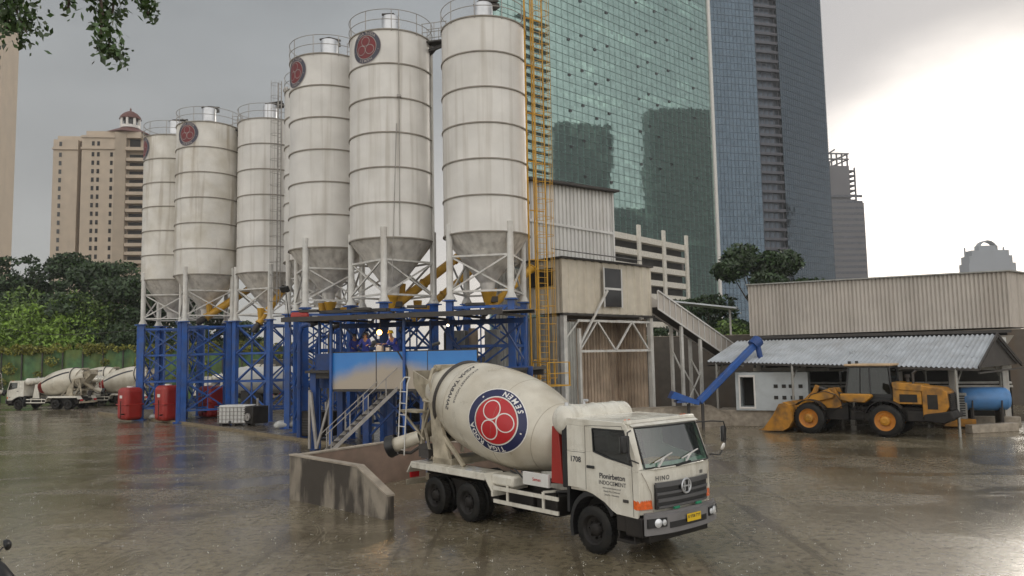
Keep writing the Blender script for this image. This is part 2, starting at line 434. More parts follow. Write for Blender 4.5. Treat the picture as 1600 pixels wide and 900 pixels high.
M['net'] = mat('green netting', (0.07, 0.15, 0.06), 0.7, var=0.4, scale=1.6, dirt=0.8, dcol=(0.17, 0.19, 0.035), dsc=0.5)
M['ibc'] = mat('white plastic tank', (0.62, 0.62, 0.60), 0.4, var=0.08)
M['bagwhite'] = mat('white sacks', (0.5, 0.5, 0.48), 0.7, var=0.15, bump=0.3, bscale=10)
M['overall'] = mat('blue overalls', (0.03, 0.05, 0.30), 0.8, var=0.2, scale=8)
M['skin'] = mat('skin', (0.30, 0.17, 0.11), 0.5, var=0.08)
M['helmet'] = mat('yellow helmet', (0.75, 0.48, 0.03), 0.3, var=0.05)
M['seatcloth'] = mat('seat cloth', (0.05, 0.055, 0.06), 0.8)
M['orangecloth'] = mat('orange cloth', (0.60, 0.20, 0.03), 0.8, var=0.3, scale=12)
M['screen'] = glass('windshield glass', (0.46, 0.70, 0.62), 0.30, 0.0)
M['sideglass'] = glass('tinted side glass', (0.22, 0.26, 0.25), 0.15, 0.0)
M['cabglass'] = glass('loader cab glass', (0.16, 0.25, 0.21), 0.14, 0.0)
M['bulb'] = mat('lit lamp', (1, 0.75, 0.4), 0.4, emis=(1.0, 0.50, 0.14), estr=5)
M['bulbw'] = mat('lit white lamp', (1, 0.9, 0.7), 0.4, emis=(1.0, 0.85, 0.6), estr=5)
M['mirror'] = mat('mirror glass', (0.7, 0.7, 0.7), 0.05, metal=1)
# ------------------------------------------------------------------ world and sun
W = bpy.data.worlds.new('World'); S.world = W; W.use_nodes = True
nt = W.node_tree; N = nt.nodes; L = nt.links
bg = N['Background']
sky = N.new('ShaderNodeTexSky'); sky.sky_type = 'NISHITA'; sky.sun_disc = False
SUN_AZ = math.atan2(0.64, 0.77)      # to the right of the view, low behind thin cloud
sky.sun_elevation = R(17); sky.sun_rotation = SUN_AZ
tc = N.new('ShaderNodeTexCoord')
def sph(px, py):
    return ray(px, py).normalized()
GC = sph(1650, 520)
nz = N.new('ShaderNodeTexNoise'); nz.inputs['Scale'].default_value = 3.2; nz.inputs['Detail'].default_value = 5; nz.inputs['Roughness'].default_value = 0.5
mpw = N.new('ShaderNodeMapping'); mpw.inputs['Scale'].default_value = (1, 1, 2.2)
L.new(tc.outputs['Generated'], mpw.inputs['Vector']); L.new(mpw.outputs[0], nz.inputs['Vector'])
dt = N.new('ShaderNodeVectorMath'); dt.operation = 'DOT_PRODUCT'; dt.inputs[1].default_value = GC
nv = N.new('ShaderNodeVectorMath'); nv.operation = 'NORMALIZE'; L.new(tc.outputs['Generated'], nv.inputs[0]); L.new(nv.outputs[0], dt.inputs[0])
def math_(op, a, b=None, c=None):
    n = N.new('ShaderNodeMath'); n.operation = op
    for i, x in enumerate((a, b, c)):
        if x is None: continue
        if hasattr(x, 'is_output'): L.new(x, n.inputs[i])
        else: n.inputs[i].default_value = x
    return n.outputs[0]
def mixc(f, a, b):
    n = N.new('ShaderNodeMix'); n.data_type = 'RGBA'
    for i, x in ((0, f), (6, a), (7, b)):
        if hasattr(x, 'is_output'): L.new(x, n.inputs[i])
        else: n.inputs[i].default_value = x if i == 0 else rgb(x)
    return n.outputs[2]
def mrange(x, a, b, c=0.0, d=1.0, smooth=True):
    n = N.new('ShaderNodeMapRange'); n.interpolation_type = 'SMOOTHSTEP' if smooth else 'LINEAR'
    L.new(x, n.inputs['Value'])
    for k, v in (('From Min', a), ('From Max', b), ('To Min', c), ('To Max', d)): n.inputs[k].default_value = v
    return n.outputs[0]
ang = math_('ARCCOSINE', math_('MINIMUM', dt.outputs['Value'], 0.9999))
angn = math_('ADD', ang, math_('MULTIPLY', math_('SUBTRACT', nz.outputs['Fac'], 0.5), 0.12))
glow = mrange(angn, 0.375, 0.25)
glow2 = mrange(angn, 0.80, 0.32)
sx = N.new('ShaderNodeSeparateXYZ'); L.new(nv.outputs[0], sx.inputs[0])
up = mrange(sx.outputs['Z'], 0.0, 0.6)
base = mixc(up, (0.31, 0.31, 0.30), (0.25, 0.265, 0.275))
cl = mrange(nz.outputs['Fac'], 0.3, 0.7, 0.88, 1.12)
bm_ = N.new('ShaderNodeVectorMath'); bm_.operation = 'SCALE'; L.new(base, bm_.inputs[0]); L.new(cl, bm_.inputs['Scale'])
back = mrange(sx.outputs['Y'], 0.30, -0.45)
c1 = mixc(back, bm_.outputs[0], (1.22, 1.18, 1.11))
over = mrange(sx.outputs['Z'], 0.55, 0.9)
c1 = mixc(math_('MULTIPLY', over, 0.6), c1, (0.62, 0.63, 0.65))
c2 = mixc(math_('MULTIPLY', glow2, 0.62), c1, (0.62, 0.58, 0.565))
low = mrange(sx.outputs['Z'], 0.36, 0.08)
glow3 = math_('MULTIPLY', mrange(angn, 1.05, 0.45), low)
c2 = mixc(math_('MULTIPLY', glow3, 0.85), c2, (0.84, 0.77, 0.71))
c3 = mixc(glow, c2, (1.55, 1.44, 1.33))
skys = N.new('ShaderNodeVectorMath'); skys.operation = 'SCALE'; L.new(sky.outputs[0], skys.inputs[0]); skys.inputs['Scale'].default_value = 0.006
ad = N.new('ShaderNodeVectorMath'); L.new(c3, ad.inputs[0]); L.new(skys.outputs[0], ad.inputs[1])
L.new(ad.outputs[0], bg.inputs['Color']); bg.inputs['Strength'].default_value = 1.0

sl = bpy.data.lights.new('sun', 'SUN'); sl.energy = 0.55; sl.angle = R(16); sl.color = (1, 0.93, 0.82)
so = bpy.data.objects.new('sun', sl); COL.objects.link(so)
sd = V((math.sin(SUN_AZ) * math.cos(R(17)), math.cos(SUN_AZ) * math.cos(R(17)), math.sin(R(17))))
so.rotation_euler = sd.to_track_quat('Z', 'Y').to_euler()
S.view_settings.view_transform = 'Standard'; S.view_settings.look = 'None'; S.view_settings.exposure = 0.22; S.view_settings.gamma = 1
S.cycles.max_bounces = 6; S.cycles.transparent_max_bounces = 10; S.cycles.caustics_reflective = False; S.cycles.caustics_refractive = False
S.cycles.use_denoising = True
try: S.cycles.denoiser = 'OPENIMAGEDENOISE'
except Exception: pass

# ------------------------------------------------------------------ ground (wet yard)
def wet_ground():
    m, nt, N, L, b = _nt('wet yard')
    tc = N.new('ShaderNodeTexCoord')
    def noise(scale, det=5, vec=None, rough=0.55, dist=0):
        n = N.new('ShaderNodeTexNoise'); n.inputs['Scale'].default_value = scale; n.inputs['Detail'].default_value = det
        n.inputs['Roughness'].default_value = rough; n.inputs['Distortion'].default_value = dist
        if vec:
            mp = N.new('ShaderNodeMapping'); mp.inputs['Scale'].default_value = vec; mp.inputs['Rotation'].default_value = (0, 0, R(35))
            L.new(tc.outputs['Object'], mp.inputs[0]); L.new(mp.outputs[0], n.inputs['Vector'])
        else: L.new(tc.outputs['Object'], n.inputs['Vector'])
        return n.outputs['Fac']
    def mr(x, a, b_, c=0, d=1):
        n = N.new('ShaderNodeMapRange'); n.interpolation_type = 'SMOOTHSTEP'; L.new(x, n.inputs[0])
        for k, v in (('From Min', a), ('From Max', b_), ('To Min', c), ('To Max', d)): n.inputs[k].default_value = v
        return n.outputs[0]
    def mix(f, a, c):
        n = N.new('ShaderNodeMix'); n.data_type = 'RGBA'
        if hasattr(f, 'is_output'): L.new(f, n.inputs[0])
        else: n.inputs[0].default_value = f
        for i, x in ((6, a), (7, c)):
            if hasattr(x, 'is_output'): L.new(x, n.inputs[i])
            else: n.inputs[i].default_value = rgb(x)
        return n.outputs[2]
    big = noise(0.10, 6, dist=0.6); mid = noise(0.55, 6); fine = noise(5, 6); grit = noise(40, 3)
    c = mix(mr(big, 0.38, 0.62), (0.235, 0.20, 0.13), (0.115, 0.095, 0.058))
    c = mix(mr(mid, 0.4, 0.66, 0, 0.7), c, (0.24, 0.20, 0.14))
    c = mix(mr(fine, 0.45, 0.7, 0, 0.7), c, (0.06, 0.045, 0.03))
    c = mix(mr(grit, 0.58, 0.78, 0, 0.4), c, (0.30, 0.27, 0.21))
    rg = noise(0.32, 4, dist=1.4)                                   # silt lines left where the film of water ends
    ab = N.new('ShaderNodeMath'); ab.operation = 'SUBTRACT'; L.new(rg, ab.inputs[0]); ab.inputs[1].default_value = .5
    ab2 = N.new('ShaderNodeMath'); ab2.operation = 'ABSOLUTE'; L.new(ab.outputs[0], ab2.inputs[0])
    c = mix(mr(ab2.outputs[0], 0.012, 0.0, 0, 0.55), c, (0.30, 0.26, 0.19))
    trk = noise(1.0, 4, (2.4, .09, 1), dist=.3)                      # wheel tracks
    c = mix(mr(trk, 0.56, 0.66, 0, 0.5), c, (0.07, 0.052, 0.034))
    L.new(c, b.inputs['Base Color'])
    film = mr(noise(0.16, 5, (1, 2.0, 1), dist=0.8), 0.43, 0.53)        # 1 = standing water
    ro = N.new('ShaderNodeMapRange'); L.new(film, ro.inputs[0]); ro.inputs['To Min'].default_value = 0.26; ro.inputs['To Max'].default_value = 0.04
    a2 = N.new('ShaderNodeMath'); a2.operation = 'MULTIPLY_ADD'; L.new(fine, a2.inputs[0]); a2.inputs[1].default_value = 0.14; L.new(ro.outputs[0], a2.inputs[2])
    s3 = N.new('ShaderNodeMath'); s3.operation = 'SUBTRACT'; L.new(a2.outputs[0], s3.inputs[0]); s3.inputs[1].default_value = 0.06
    L.new(s3.outputs[0], b.inputs['Roughness'])
    b.inputs['Specular IOR Level'].default_value = 1.0
    # rain-roughened water: ripples, plus rings where drops land
    rp = noise(9, 4, (1, 1, 1)); rp2 = noise(32, 3)
    vo = N.new('ShaderNodeTexVoronoi'); vo.inputs['Scale'].default_value = 2.6; L.new(tc.outputs['Object'], vo.inputs['Vector'])
    ms = N.new('ShaderNodeMath'); ms.operation = 'MULTIPLY'; L.new(vo.outputs['Distance'], ms.inputs[0]); ms.inputs[1].default_value = 60
    sn = N.new('ShaderNodeMath'); sn.operation = 'SINE'; L.new(ms.outputs[0], sn.inputs[0])
    fade = mr(vo.outputs['Distance'], 0.32, 0.05)
    rr = N.new('ShaderNodeMath'); rr.operation = 'MULTIPLY'; L.new(sn.outputs[0], rr.inputs[0]); L.new(fade, rr.inputs[1])
    h = N.new('ShaderNodeMath'); h.operation = 'MULTIPLY_ADD'; L.new(rp, h.inputs[0]); h.inputs[1].default_value = 1.3; L.new(rp2, h.inputs[2])
    h2 = N.new('ShaderNodeMath'); h2.operation = 'MULTIPLY_ADD'; L.new(rr.outputs[0], h2.inputs[0]); h2.inputs[1].default_value = 0.10; L.new(h.outputs[0], h2.inputs[2])
    bp = N.new('ShaderNodeBump'); bp.inputs['Strength'].default_value = 0.3; bp.inputs['Distance'].default_value = 0.010
    L.new(h2.outputs[0], bp.inputs['Height']); L.new(bp.outputs[0], b.inputs['Normal'])
    return m
M['ground'] = wet_ground()
mb = MB()
# one sheet to the horizon, finer near the yard
xs = [-3000, -600, -200, -80, -40, -20, 0, 20, 40, 80, 200, 600, 3000]; ys = [-3000, -600, -100, -20, 0, 15, 30, 45, 60, 90, 200, 600, 3000]
mb.add([(x, y, 0) for x in xs for y in ys], [(i * 13 + j, (i + 1) * 13 + j, (i + 1) * 13 + j + 1, i * 13 + j + 1) for i in range(12) for j in range(12)])
struct('ground', mb, M['ground'], smooth=False)
# raised slab under the silos
M['slab'] = mat('wet slab', (0.12, 0.10, 0.078), 0.28, var=0.3, bump=0.2, bscale=8, dirt=0.5, dcol=(0.05, 0.045, 0.04))
p = [gnd(155, 646), gnd(300, 664), gnd(478, 690), gnd(560, 702)]
mb = MB()
front = [V((q.x, q.y, 0)) for q in p]
poly = front + [V((12, 62, 0)), V((-20, 86, 0)), V((front[0].x - 6, 74, 0))]
mb.prism([q + V((0, 0, -0.05)) for q in poly], (0, 0, 0.13))
struct('pavement_slab', mb, M['slab'], smooth=False)

M['kerb'] = mat('worn kerb', (0.23, 0.18, 0.11), 0.6, var=0.3, scale=4, bump=0.3, dirt=0.5)
mb = MB()
for a, b in zip(front[:-1], front[1:]): mb.bar(a + V((0, 0, .07)), b + V((0, 0, .07)), .22, .16)
struct('kerb', mb, M['kerb'], smooth=False)
# ------------------------------------------------------------------ far towers
def wall_tower(name, label, pL, YL, pR, YR, h, depth, gmat, floor_h, fr_mat, mull=6.0, body=None, base=0.0):
    """tower with a curtain wall between two plan points; local x runs left to right along the facade, -y is outwards"""
    a = at(pL, 552, YL); b = at(pR, 552, YR); a.z = b.z = 0
    w = (b - a).length; rz = math.atan2(b.y - a.y, b.x - a.x)
    t = thing(name, label, 'tower', (a.x, a.y, base), rz, None)
    m = MB(); m.bb(0, w, 0, 0.6, 0, h); part('glass_wall', m, gmat, t, smooth=False)
    m = MB(); m.prism([(0.3, 0.62, 0), (w - 0.3, 0.62, 0), (w - 0.3, depth, 0), (depth * 1.05 + 1, depth, 0)], (0, 0, h - 0.5)); part('body', m, body or fr_mat, t, smooth=False)
    m = MB(); k = 1
    while k * floor_h < h:
        m.bb(0.0, w, -0.12, 0.0 - 0.003, k * floor_h - 0.06, k * floor_h + 0.06); k += 1
    part('floor_bands', m, fr_mat, t, smooth=False)
    m = MB(); k = 0; nm = int(w / mull)
    for k in range(nm + 1):
        x = w * k / nm; m.bb(x - 0.035, x + 0.035, -0.2, -0.125, 0, h)
    part('mullions', m, fr_mat, t, smooth=False)
    return t, w

M['gg'] = facade_glass('green curtain wall', (0, 0, 0), (0.37, 0.51, 0.475), (1.35, 1.5), metal=0.86, rough=0.03, wob=0.020, bandcol=(0.60, 0.85, 0.74), bandamt=0.8, dist=0.06)
M['gfr'] = mat('green wall frame', (0.20, 0.29, 0.27), 0.3, metal=0.7, var=0.1)
M['bgl'] = facade_glass('blue curtain wall', (0, 0, 0), (0.080, 0.112, 0.145), (1.6, 1.9), metal=0.85, rough=0.05, wob=0.05, dist=0.05)
M['bfr'] = mat('blue wall frame', (0.08, 0.10, 0.13), 0.35, metal=0.6, var=0.1)
gt, gw = wall_tower('glass_tower', 'tall green mirrored glass office tower directly behind the rightmost silo', 768, 220, 1127, 302, 190, 26, M['gg'], 3.0, M['gfr'], 3.0)
vm_ = MB(); vm_.bb(-0.55, 0.55, -0.28, -0.21, -0.42, 0.42)
vent0 = None
random.seed(3)
for ci, cx in enumerate([0.30, 0.345, 0.41, 0.465, 0.60, 0.655, 0.70, 0.755, 0.90]):
    for k in range(10):
        z = 58 + 12.0 * k + (ci % 2) * 3 + 1.5
        if cx > 0.58 and z < 66: continue
        if random.random() < 0.12: continue
        if vent0 is None:
            vent0 = part('vent_window', vm_, M['dkwin'], gt, smooth=False); o = vent0
        else: o = dup(vent0)
        o.location = (cx * gw + (0.9 if ci % 3 == 1 else 0), 0, z)
# sun-shade fins on the left end
fm = MB(); fm.bb(0, 13.5, -1.2, -0.22, -0.12, 0.12); fin0 = None
for k in range(30):
    if fin0 is None: fin0 = part('shade_fin', fm, M['gfr'], gt, smooth=False); o = fin0
    else: o = dup(fin0)
    o.location = (gw * 0.105, 0, 22 + 3.0 * k * 1.0 + (0))
# white corner trim on the right edge
mb = MB(); mb.bb(gw - 0.1, gw + 1.6, -0.6, 2.0, 0, 190); part('corner_trim', mb, M['white'], gt, smooth=False)
# louvre band just above the car park
mb = MB(); mb.bb(gw * 0.44, gw * 0.80, -0.6, -0.3, 33.0, 38.0)
for k in range(46):
    x = gw * 0.44 + k * gw * 0.36 / 46; mb.bb(x, x + 0.35, -0.9, -0.61, 33.0, 38.0)
part('louvre_band', mb, mat('brown louvre', (0.16, 0.14, 0.13), 0.6, var=0.2), gt, smooth=False)

# blue tower in two faces with a recessed balcony strip
bt = thing('glass_tower', 'dark blue glass skyscraper with a brown balcony strip, right of the green tower', 'tower', (0, 0, 0), 0)
A = at(1108, 552, 318); B = at(1203, 552, 325); C = at(1240, 552, 328); D = at(1312, 552, 352)
for q in (A, B, C, D): q.z = 0
bt.location = A; rzb = math.atan2(C.y - A.y, C.x - A.x); bt.rotation_euler = (0, 0, rzb)
Mi = rootmat(bt).inverted()
a, b, c, d = [Mi @ q for q in (A, B, C, D)]
H = 190
def face(p, q, nm, mm):
    m = MB(); n = V((-(q - p).y, (q - p).x, 0)).normalized() * 0.5
    m.prism([p, q, q + n, p + n], (0, 0, H)); part(nm, m, mm, bt, smooth=False)
face(a, b, 'glass_wall', M['bgl']); face(c, d, 'glass_wall', M['bgl'])
m = MB(); m.prism([a + V((.3, .7, 0)), b + V((-.2, 2.4, 0)), c + V((.2, 2.4, 0)), d + V((-.5, .7, 0)), d + V((0, 34, 0)), a + V((0, 30, 0))], (0, 0, H - 1)); part('body', m, M['bfr'], bt, smooth=False)
m = MB()
for k in range(1, 62):
    for (p, q) in ((a, b), (c, d)):
        n = V((-(q - p).y, (q - p).x, 0)).normalized() * 0.1
        m.prism([p - n + V((0, 0, 3.05 * k)), q - n + V((0, 0, 3.05 * k)), q - n * 0.05 + V((0, 0, 3.05 * k)), p - n * 0.05 + V((0, 0, 3.05 * k))], (0, 0, 0.16))
for (p, q) in ((a, b), (c, d)):
    nn = int((q - p).length / 1.7)
    n = V((-(q - p).y, (q - p).x, 0)).normalized() * 0.16
    for k in range(nn + 1):
        r = p.lerp(q, k / nn); e = (q - p).normalized() * 0.045
        m.prism([r - n - e, r - n + e, r - n * 0.66 + e, r - n * 0.66 - e], (0, 0, H))
part('wall_grid', m, M['bfr'], bt, smooth=False)
M['balc'] = mat('blue grey balcony', (0.085, 0.085, 0.105), 0.6, var=0.2)
bal = MB(); w_ = (c - b).length
bal.bb(0.05, w_ - 0.05, 0.2, 1.9, -0.18, 0.18); bal.bb(0.05, w_ - 0.05, 0.1, 0.19, 0.25, 0.95)
bal0 = None
for k in range(45):
    if bal0 is None: bal0 = part('balcony', bal, M['balc'], bt, smooth=False); o = bal0
    else: o = dup(bal0)
    o.location = b + V((0, 0, 10 + 4.15 * k)); o.rotation_euler = (0, 0, math.atan2((c - b).y, (c - b).x))
m = MB()
for k in range(5):
    r = b.lerp(c, 0.08 + 0.21 * k); m.bb(r.x - 0.12, r.x + 0.12, r.y + 0.9, r.y + 1.1, 0, H)
part('balcony_posts', m, M['balc'], bt, smooth=False)

# grey stepped tower to the right
M['greyt'] = mat('grey tower skin', (0.19, 0.185, 0.20), 0.6, var=0.08, scale=0.1)
g = thing('office_tower', 'plain grey stepped tower with an open roof frame, right of the blue skyscraper', 'tower', at(1293, 552, 420) * 1.0, R(8))
g.location.z = 0
sc = 420 / 1200
m = MB(); m.bb(-6, 76 * sc, 0, 22, 0, 4.4 + 232 * sc); part('lower_block', m, M['greyt'], g, smooth=False)
m = MB(); m.bb(-6, 56 * sc, 1, 20, 4.4 + 232 * sc, 4.4 + 292 * sc); part('upper_block', m, M['greyt'], g, smooth=False)
m = MB()
z0, z1 = 4.4 + 292 * sc, 4.4 + 313 * sc
for k in range(6):
    x = (8 + k * 9.0) * sc; m.bb(x, x + 0.7, 1, 1.7, z0, z1); m.bb(x, x + 0.7, 19, 19.7, z0, z1)
for z in (z0 + 3.5, z1 - 0.7): m.bb(8 * sc, 56 * sc, 0.9, 1.8, z, z + 0.7); m.bb(8 * sc, 56 * sc, 18.9, 19.8, z, z + 0.7); m.bb(55 * sc, 57 * sc, 1, 19.8, z, z + 0.7)
m.bar((0, 5, z0 + 2), (40 * sc, 5, z1 + 3), 0.8)
part('roof_frame', m, M['greyt'], g, smooth=False)
bl = MB(); bl.bb(0, 12 * sc, 2, 14, 0, 0.8); b0 = None
for k in range(7):
    o = part('balcony', bl, M['greyt'], g, smooth=False) if b0 is None else dup(b0)
    b0 = b0 or o; o.location = (56 * sc, 0, 4.4 + (236 + 8.0 * k) * sc)
m = MB(); m.bb(66 * sc, 67.5 * sc, 1.5, 2.5, 4.4 + 232 * sc, 4.4 + 290 * sc); part('corner_post', m, M['greyt'], g, smooth=False)
wn = MB()
for k in range(26):
    wn.bb(1, 74 * sc, -0.10, -0.004, 6 + 3.3 * k, 7.4 + 3.3 * k)
part('window_bands', wn, mat('grey tower glass', (0.13, 0.135, 0.16), 0.25, var=0.2), g, smooth=False)

# far stepped tower with a domed top
M['fart'] = mat('far tower skin', (0.26, 0.28, 0.31), 0.6, var=0.12, scale=0.05)
Yf = 900; sf = Yf / 1200
g = thing('office_tower', 'distant pale stepped tower with a domed crown above the right shed roof', 'tower', at(1561, 552, Yf), 0); g.location.z = 0
hz = 541
for i, (x0, x1, y0, y1) in enumerate([(-37, 37, 0, 405), (-34, 34, 2, 393), (-28, 31, 4, 384), (-14, 17, 8, 376)]):
    m = MB(); m.bb(x0 * sf, x1 * sf, y0, 20 - y0 * .5, 0, (hz - y1) * sf); part('tier', m, M['fart'], g, smooth=False)
m = MB()
for k in range(5):
    m.ring(((1.5) * sf, 8 + k * 2, (hz - 383) * sf), (0, 1, 0), 14.5 * sf, 0.8, 20, 5, a0=0, a1=2 * PI)
for x in (-32, 30): m.bb(x * sf - .6, x * sf + .6, 12, 13.5, (hz - 400) * sf, (hz - 378) * sf)
part('dome_frame', m, M['fart'], g, smooth=False)

# towers out of frame on the right, seen mirrored in the green glass
for (x, y, w, dp, h, nm_) in ((430, 262, 230, 22, 128, 'broad low tower block out of view to the right, mirrored below the others'), (300, 326, 46, 22, 172, 'dark slab tower standing out of view to the right, mirrored in the green glass'), (345, 258, 43, 22, 178, 'tall dark tower further out of view to the right, mirrored in the green glass')):
    g = thing('office_tower', nm_, 'tower', (x, y, 0), R(-8))
    m = MB(); m.bb(0, dp, -w / 2, w / 2, 0, h); part('body', m, mat('dark tower', (0.05, 0.07, 0.07), 0.6, var=0.3, scale=0.2), g, smooth=False)
    m = MB()
    for k in range(int(h / 3.4)): m.bb(-0.2, -0.004, -w / 2 + 2, w / 2 - 2, 3.4 * k + 1, 3.4 * k + 2.6)
    part('window_bands', m, M['dkwin'], g, smooth=False)

# car park between the batching tower and the glass tower
def car_park():
    a = at(940, 552, 150); b = at(1078, 552, 178); a.z = b.z = 0
    w = (b - a).length; rz = math.atan2(b.y - a.y, b.x - a.x)
    t = thing('parking_garage', 'open pale concrete car park of stacked decks below the green tower', 'car park', a, rz)
    s = 165 / 1200
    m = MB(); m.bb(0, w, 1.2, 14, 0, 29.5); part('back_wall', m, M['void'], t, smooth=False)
    sl_ = MB(); sl_.bb(0, w, -0.5, 1.1, -0.2, 1.0); s0 = None
    for k in range(9):
        o = part('deck_slab', sl_, M['parkc'], t, smooth=False) if s0 is None else dup(s0)
        s0 = s0 or o; o.location = (0, 0, 4.0 + 3.0 * k)
    cm = MB(); cm.bb(-0.55, 0.55, -0.95, -0.51, 0, 31.3); c0 = None
    for k in range(4):
        o = part('column', cm, M['parkc'], t, smooth=False) if c0 is None else dup(c0)
        c0 = c0 or o; o.location = (w * (0.10 + 0.29 * k), 0, 0)
    rm = MB(); rm.prism([(0, -0.3, 17), (w * .45, -0.3, 14.6), (w * .45, -0.3, 15.4), (0, -0.3, 17.9)], (0, 1.2, 0)); rm.prism([(0, -0.3, 23), (w * .45, -0.3, 20.6), (w * .45, -0.3, 21.4), (0, -0.3, 23.9)], (0, 1.2, 0))
    part('ramp', rm, M['parkc'], t, smooth=False)
car_park()

# ------------------------------------------------------------------ pinkish apartment tower on the left
def apartment():
    Y = 260; s = Y / 1200
    o = at(130, 560, Y); o.z = 0
    t = thing('apartment_tower', 'pinkish beige apartment tower with a red domed cupola behind the leftmost silo', 'tower', o, R(7))
    zt = lambda y: 4.4 + (568 - y) * s * 1.035 + 3.0
    def px(x): return (x - 150) * s
    # plan: facets stepping round
    top = zt(240)
    m = MB(); m.bb(px(96), px(133), 0, 16, 0, zt(238)); part('left_wing', m, M['stone'], t, bevel=0, smooth=False)
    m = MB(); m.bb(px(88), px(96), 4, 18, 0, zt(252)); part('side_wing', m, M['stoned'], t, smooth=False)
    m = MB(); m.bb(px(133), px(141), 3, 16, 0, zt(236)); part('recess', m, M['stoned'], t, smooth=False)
    m = MB(); m.bb(px(141), px(190), -1.2, 16, 0, zt(232)); part('centre_wing', m, M['stone'], t, smooth=False)
    m = MB(); m.prism([(px(190), -1.2, 0), (px(203), 1.5, 0), (px(203), 16, 0), (px(190), 16, 0)], (0, 0, zt(226))); part('chamfer', m, M['stone'], t, smooth=False)
    m = MB(); m.bb(px(203), px(252), 3.6, 18, 0, zt(226)); part('balcony_wing', m, M['stone'], t, smooth=False)
    m = MB()
    m.bb(px(95), px(134), -0.5, -0.01, zt(254), zt(251)); m.bb(px(140), px(191), -1.7, -1.21, zt(254), zt(251)); m.bb(px(140), px(191), -1.6, -1.21, zt(236), zt(233))
    m.bb(px(202), px(253), 1.0, 3.59, zt(252), zt(247))
    m.bb(px(98), px(150), 2.0, 14, zt(238) + .01, zt(230)); m.bb(px(142), px(225), 1.5, 14, zt(232) + .01, zt(222))
    part('cornice', m, M['stone'], t, smooth=False)
    wm = MB(); wm.bb(-0.42, 0.42, -0.12, -0.003, -0.75, 0.75); w0 = None
    def win(x, y, z):
        nonlocal w0
        oo = part('window', wm, M['dkwin'], t, smooth=False) if w0 is None else dup(w0)
        w0 = w0 or oo; oo.location = (x, y, z)
    for k in range(16):
        z = zt(262 + 13.2 * k)
        if z < 18: break
        win(px(107), 0, z); 
        if k < 15: win(px(158), -1.2, z); win(px(166), -1.2, z)
        win(px(186), -1.2, z)
    for x in (107, 158, 166): win(px(x), 0 if x == 107 else -1.2, zt(245))
    bm = MB(); bm.bb(px(204), px(250), 1.2, 3.55, -0.2, 0.95); b0 = None
    vd = MB(); vd.bb(px(206), px(248), 3.3, 3.59, 1.1, 2.5); v0 = None
    for k in range(13):
        z = zt(268 + 13.4 * k)
        oo = part('balcony', bm, M['stone'], t, smooth=False) if b0 is None else dup(b0); b0 = b0 or oo; oo.location.z = z
        oo = part('balcony_window', vd, M['dkwin'], t, smooth=False) if v0 is None else dup(v0); v0 = v0 or oo; oo.location.z = z
    m = MB(); m.bb(px(206), px(222), 3.3, 3.59, zt(245), zt(232)); m.bb(px(228), px(246), 3.3, 3.59, zt(245), zt(232)); part('penthouse_window', m, M['dkwin'], t, smooth=False)
    m = MB(); cx = px(198)
    m.rev((cx, 8, 0), (0, 0, 1), [(zt(222), 40 * s), (zt(209), 13 * s), (zt(209) + .01, 0)], 8); part('roof', m, M['rooftile'], t, smooth=False)
    cu = part('cupola', (lambda q: (q.rev((cx, 8, 0), (0, 0, 1), [(zt(209.5), 15.5 * s), (zt(205), 15.5 * s)], 16), [q.box((cx + 14 * s * math.cos(a), 8 + 14 * s * math.sin(a), zt(199.5)), (.7, .7, 12 * s)) for a in [2 * PI * k / 8 for k in range(8)]], q)[2])(MB()), M['white'], t)
    m = MB(); m.rev((cx, 8, 0), (0, 0, 1), [(zt(194), 17 * s), (zt(190), 15.5 * s), (zt(185), 11 * s), (zt(181.5), 5 * s), (zt(180), 1.2 * s), (zt(177), 1.4 * s), (zt(175), .2 * s)], 20); part('dome', m, M['rooftile'], cu)
    m = MB(); m.rev((cx, 8, 0), (0, 0, 1), [(zt(205), 10 * s), (zt(194), 10 * s)], 12); part('lantern', m, M['dkwin'], cu)
apartment()

def left_tower():
    Y = 200; s = Y / 1200
    o = at(-17, 560, Y); o.z = 0
    t = thing('apartment_tower', 'beige tower block with small windows cut off by the left edge, behind the hanging leaves', 'tower', o, R(10))
    m = MB(); m.bb(-20, -11 * s, 0, 12, 0, 100); part('main_wall', m, M['stone'], t, smooth=False)
    m = MB(); m.bb(-11 * s, 0, 0.8, 10, 0, 100); part('corner_bay', m, M['stone'], t, smooth=False)
    wm = MB(); wm.bb(-0.26, 0.26, -0.1, -0.003, -0.5, 0.5); w0 = None
    for k in range(26):
        for (x, y) in ((-15.5 * s, 0), (-21 * s, 0), (-4.5 * s, 0.8)):
            oo = part('window', wm, M['dkwin'], t, smooth=False) if w0 is None else dup(w0)
            w0 = w0 or oo; oo.location = (x, y, 32 + 2.75 * k)
left_tower()

# ------------------------------------------------------------------ vegetation
def leaf_cloud(blobs, n, size, rng, flat=0.75, mi=0):
    """n leaf-sized quads spread through the shells of many blobs"""
    c = np.array([b[:3] for b in blobs]); r = np.array([b[3] for b in blobs])
    w = r ** 2; w = w / w.sum()
    idx = rng.choice(len(blobs), n, p=w)
    d = rng.normal(size=(n, 3)); d /= np.linalg.norm(d, axis=1)[:, None]
    rad = r[idx] * (0.55 + 0.5 * rng.random(n) ** 0.7)
    p = c[idx] + d * rad[:, None] * np.array([1, 1, flat])
    a = rng.normal(size=(n, 3)) + d * 0.2; a /= np.linalg.norm(a, axis=1)[:, None]
    b = np.cross(a, rng.normal(size=(n, 3))); b /= np.linalg.norm(b, axis=1)[:, None]
    s = size * (0.6 + 0.8 * rng.random(n))
    a = a * s[:, None]; b = b * (s * 0.55)[:, None]
    v = np.stack([p - a, p + b * 0.9 - a * .1, p + a, p - b * 0.9 - a * .1], axis=1).reshape(-1, 3)
    return v

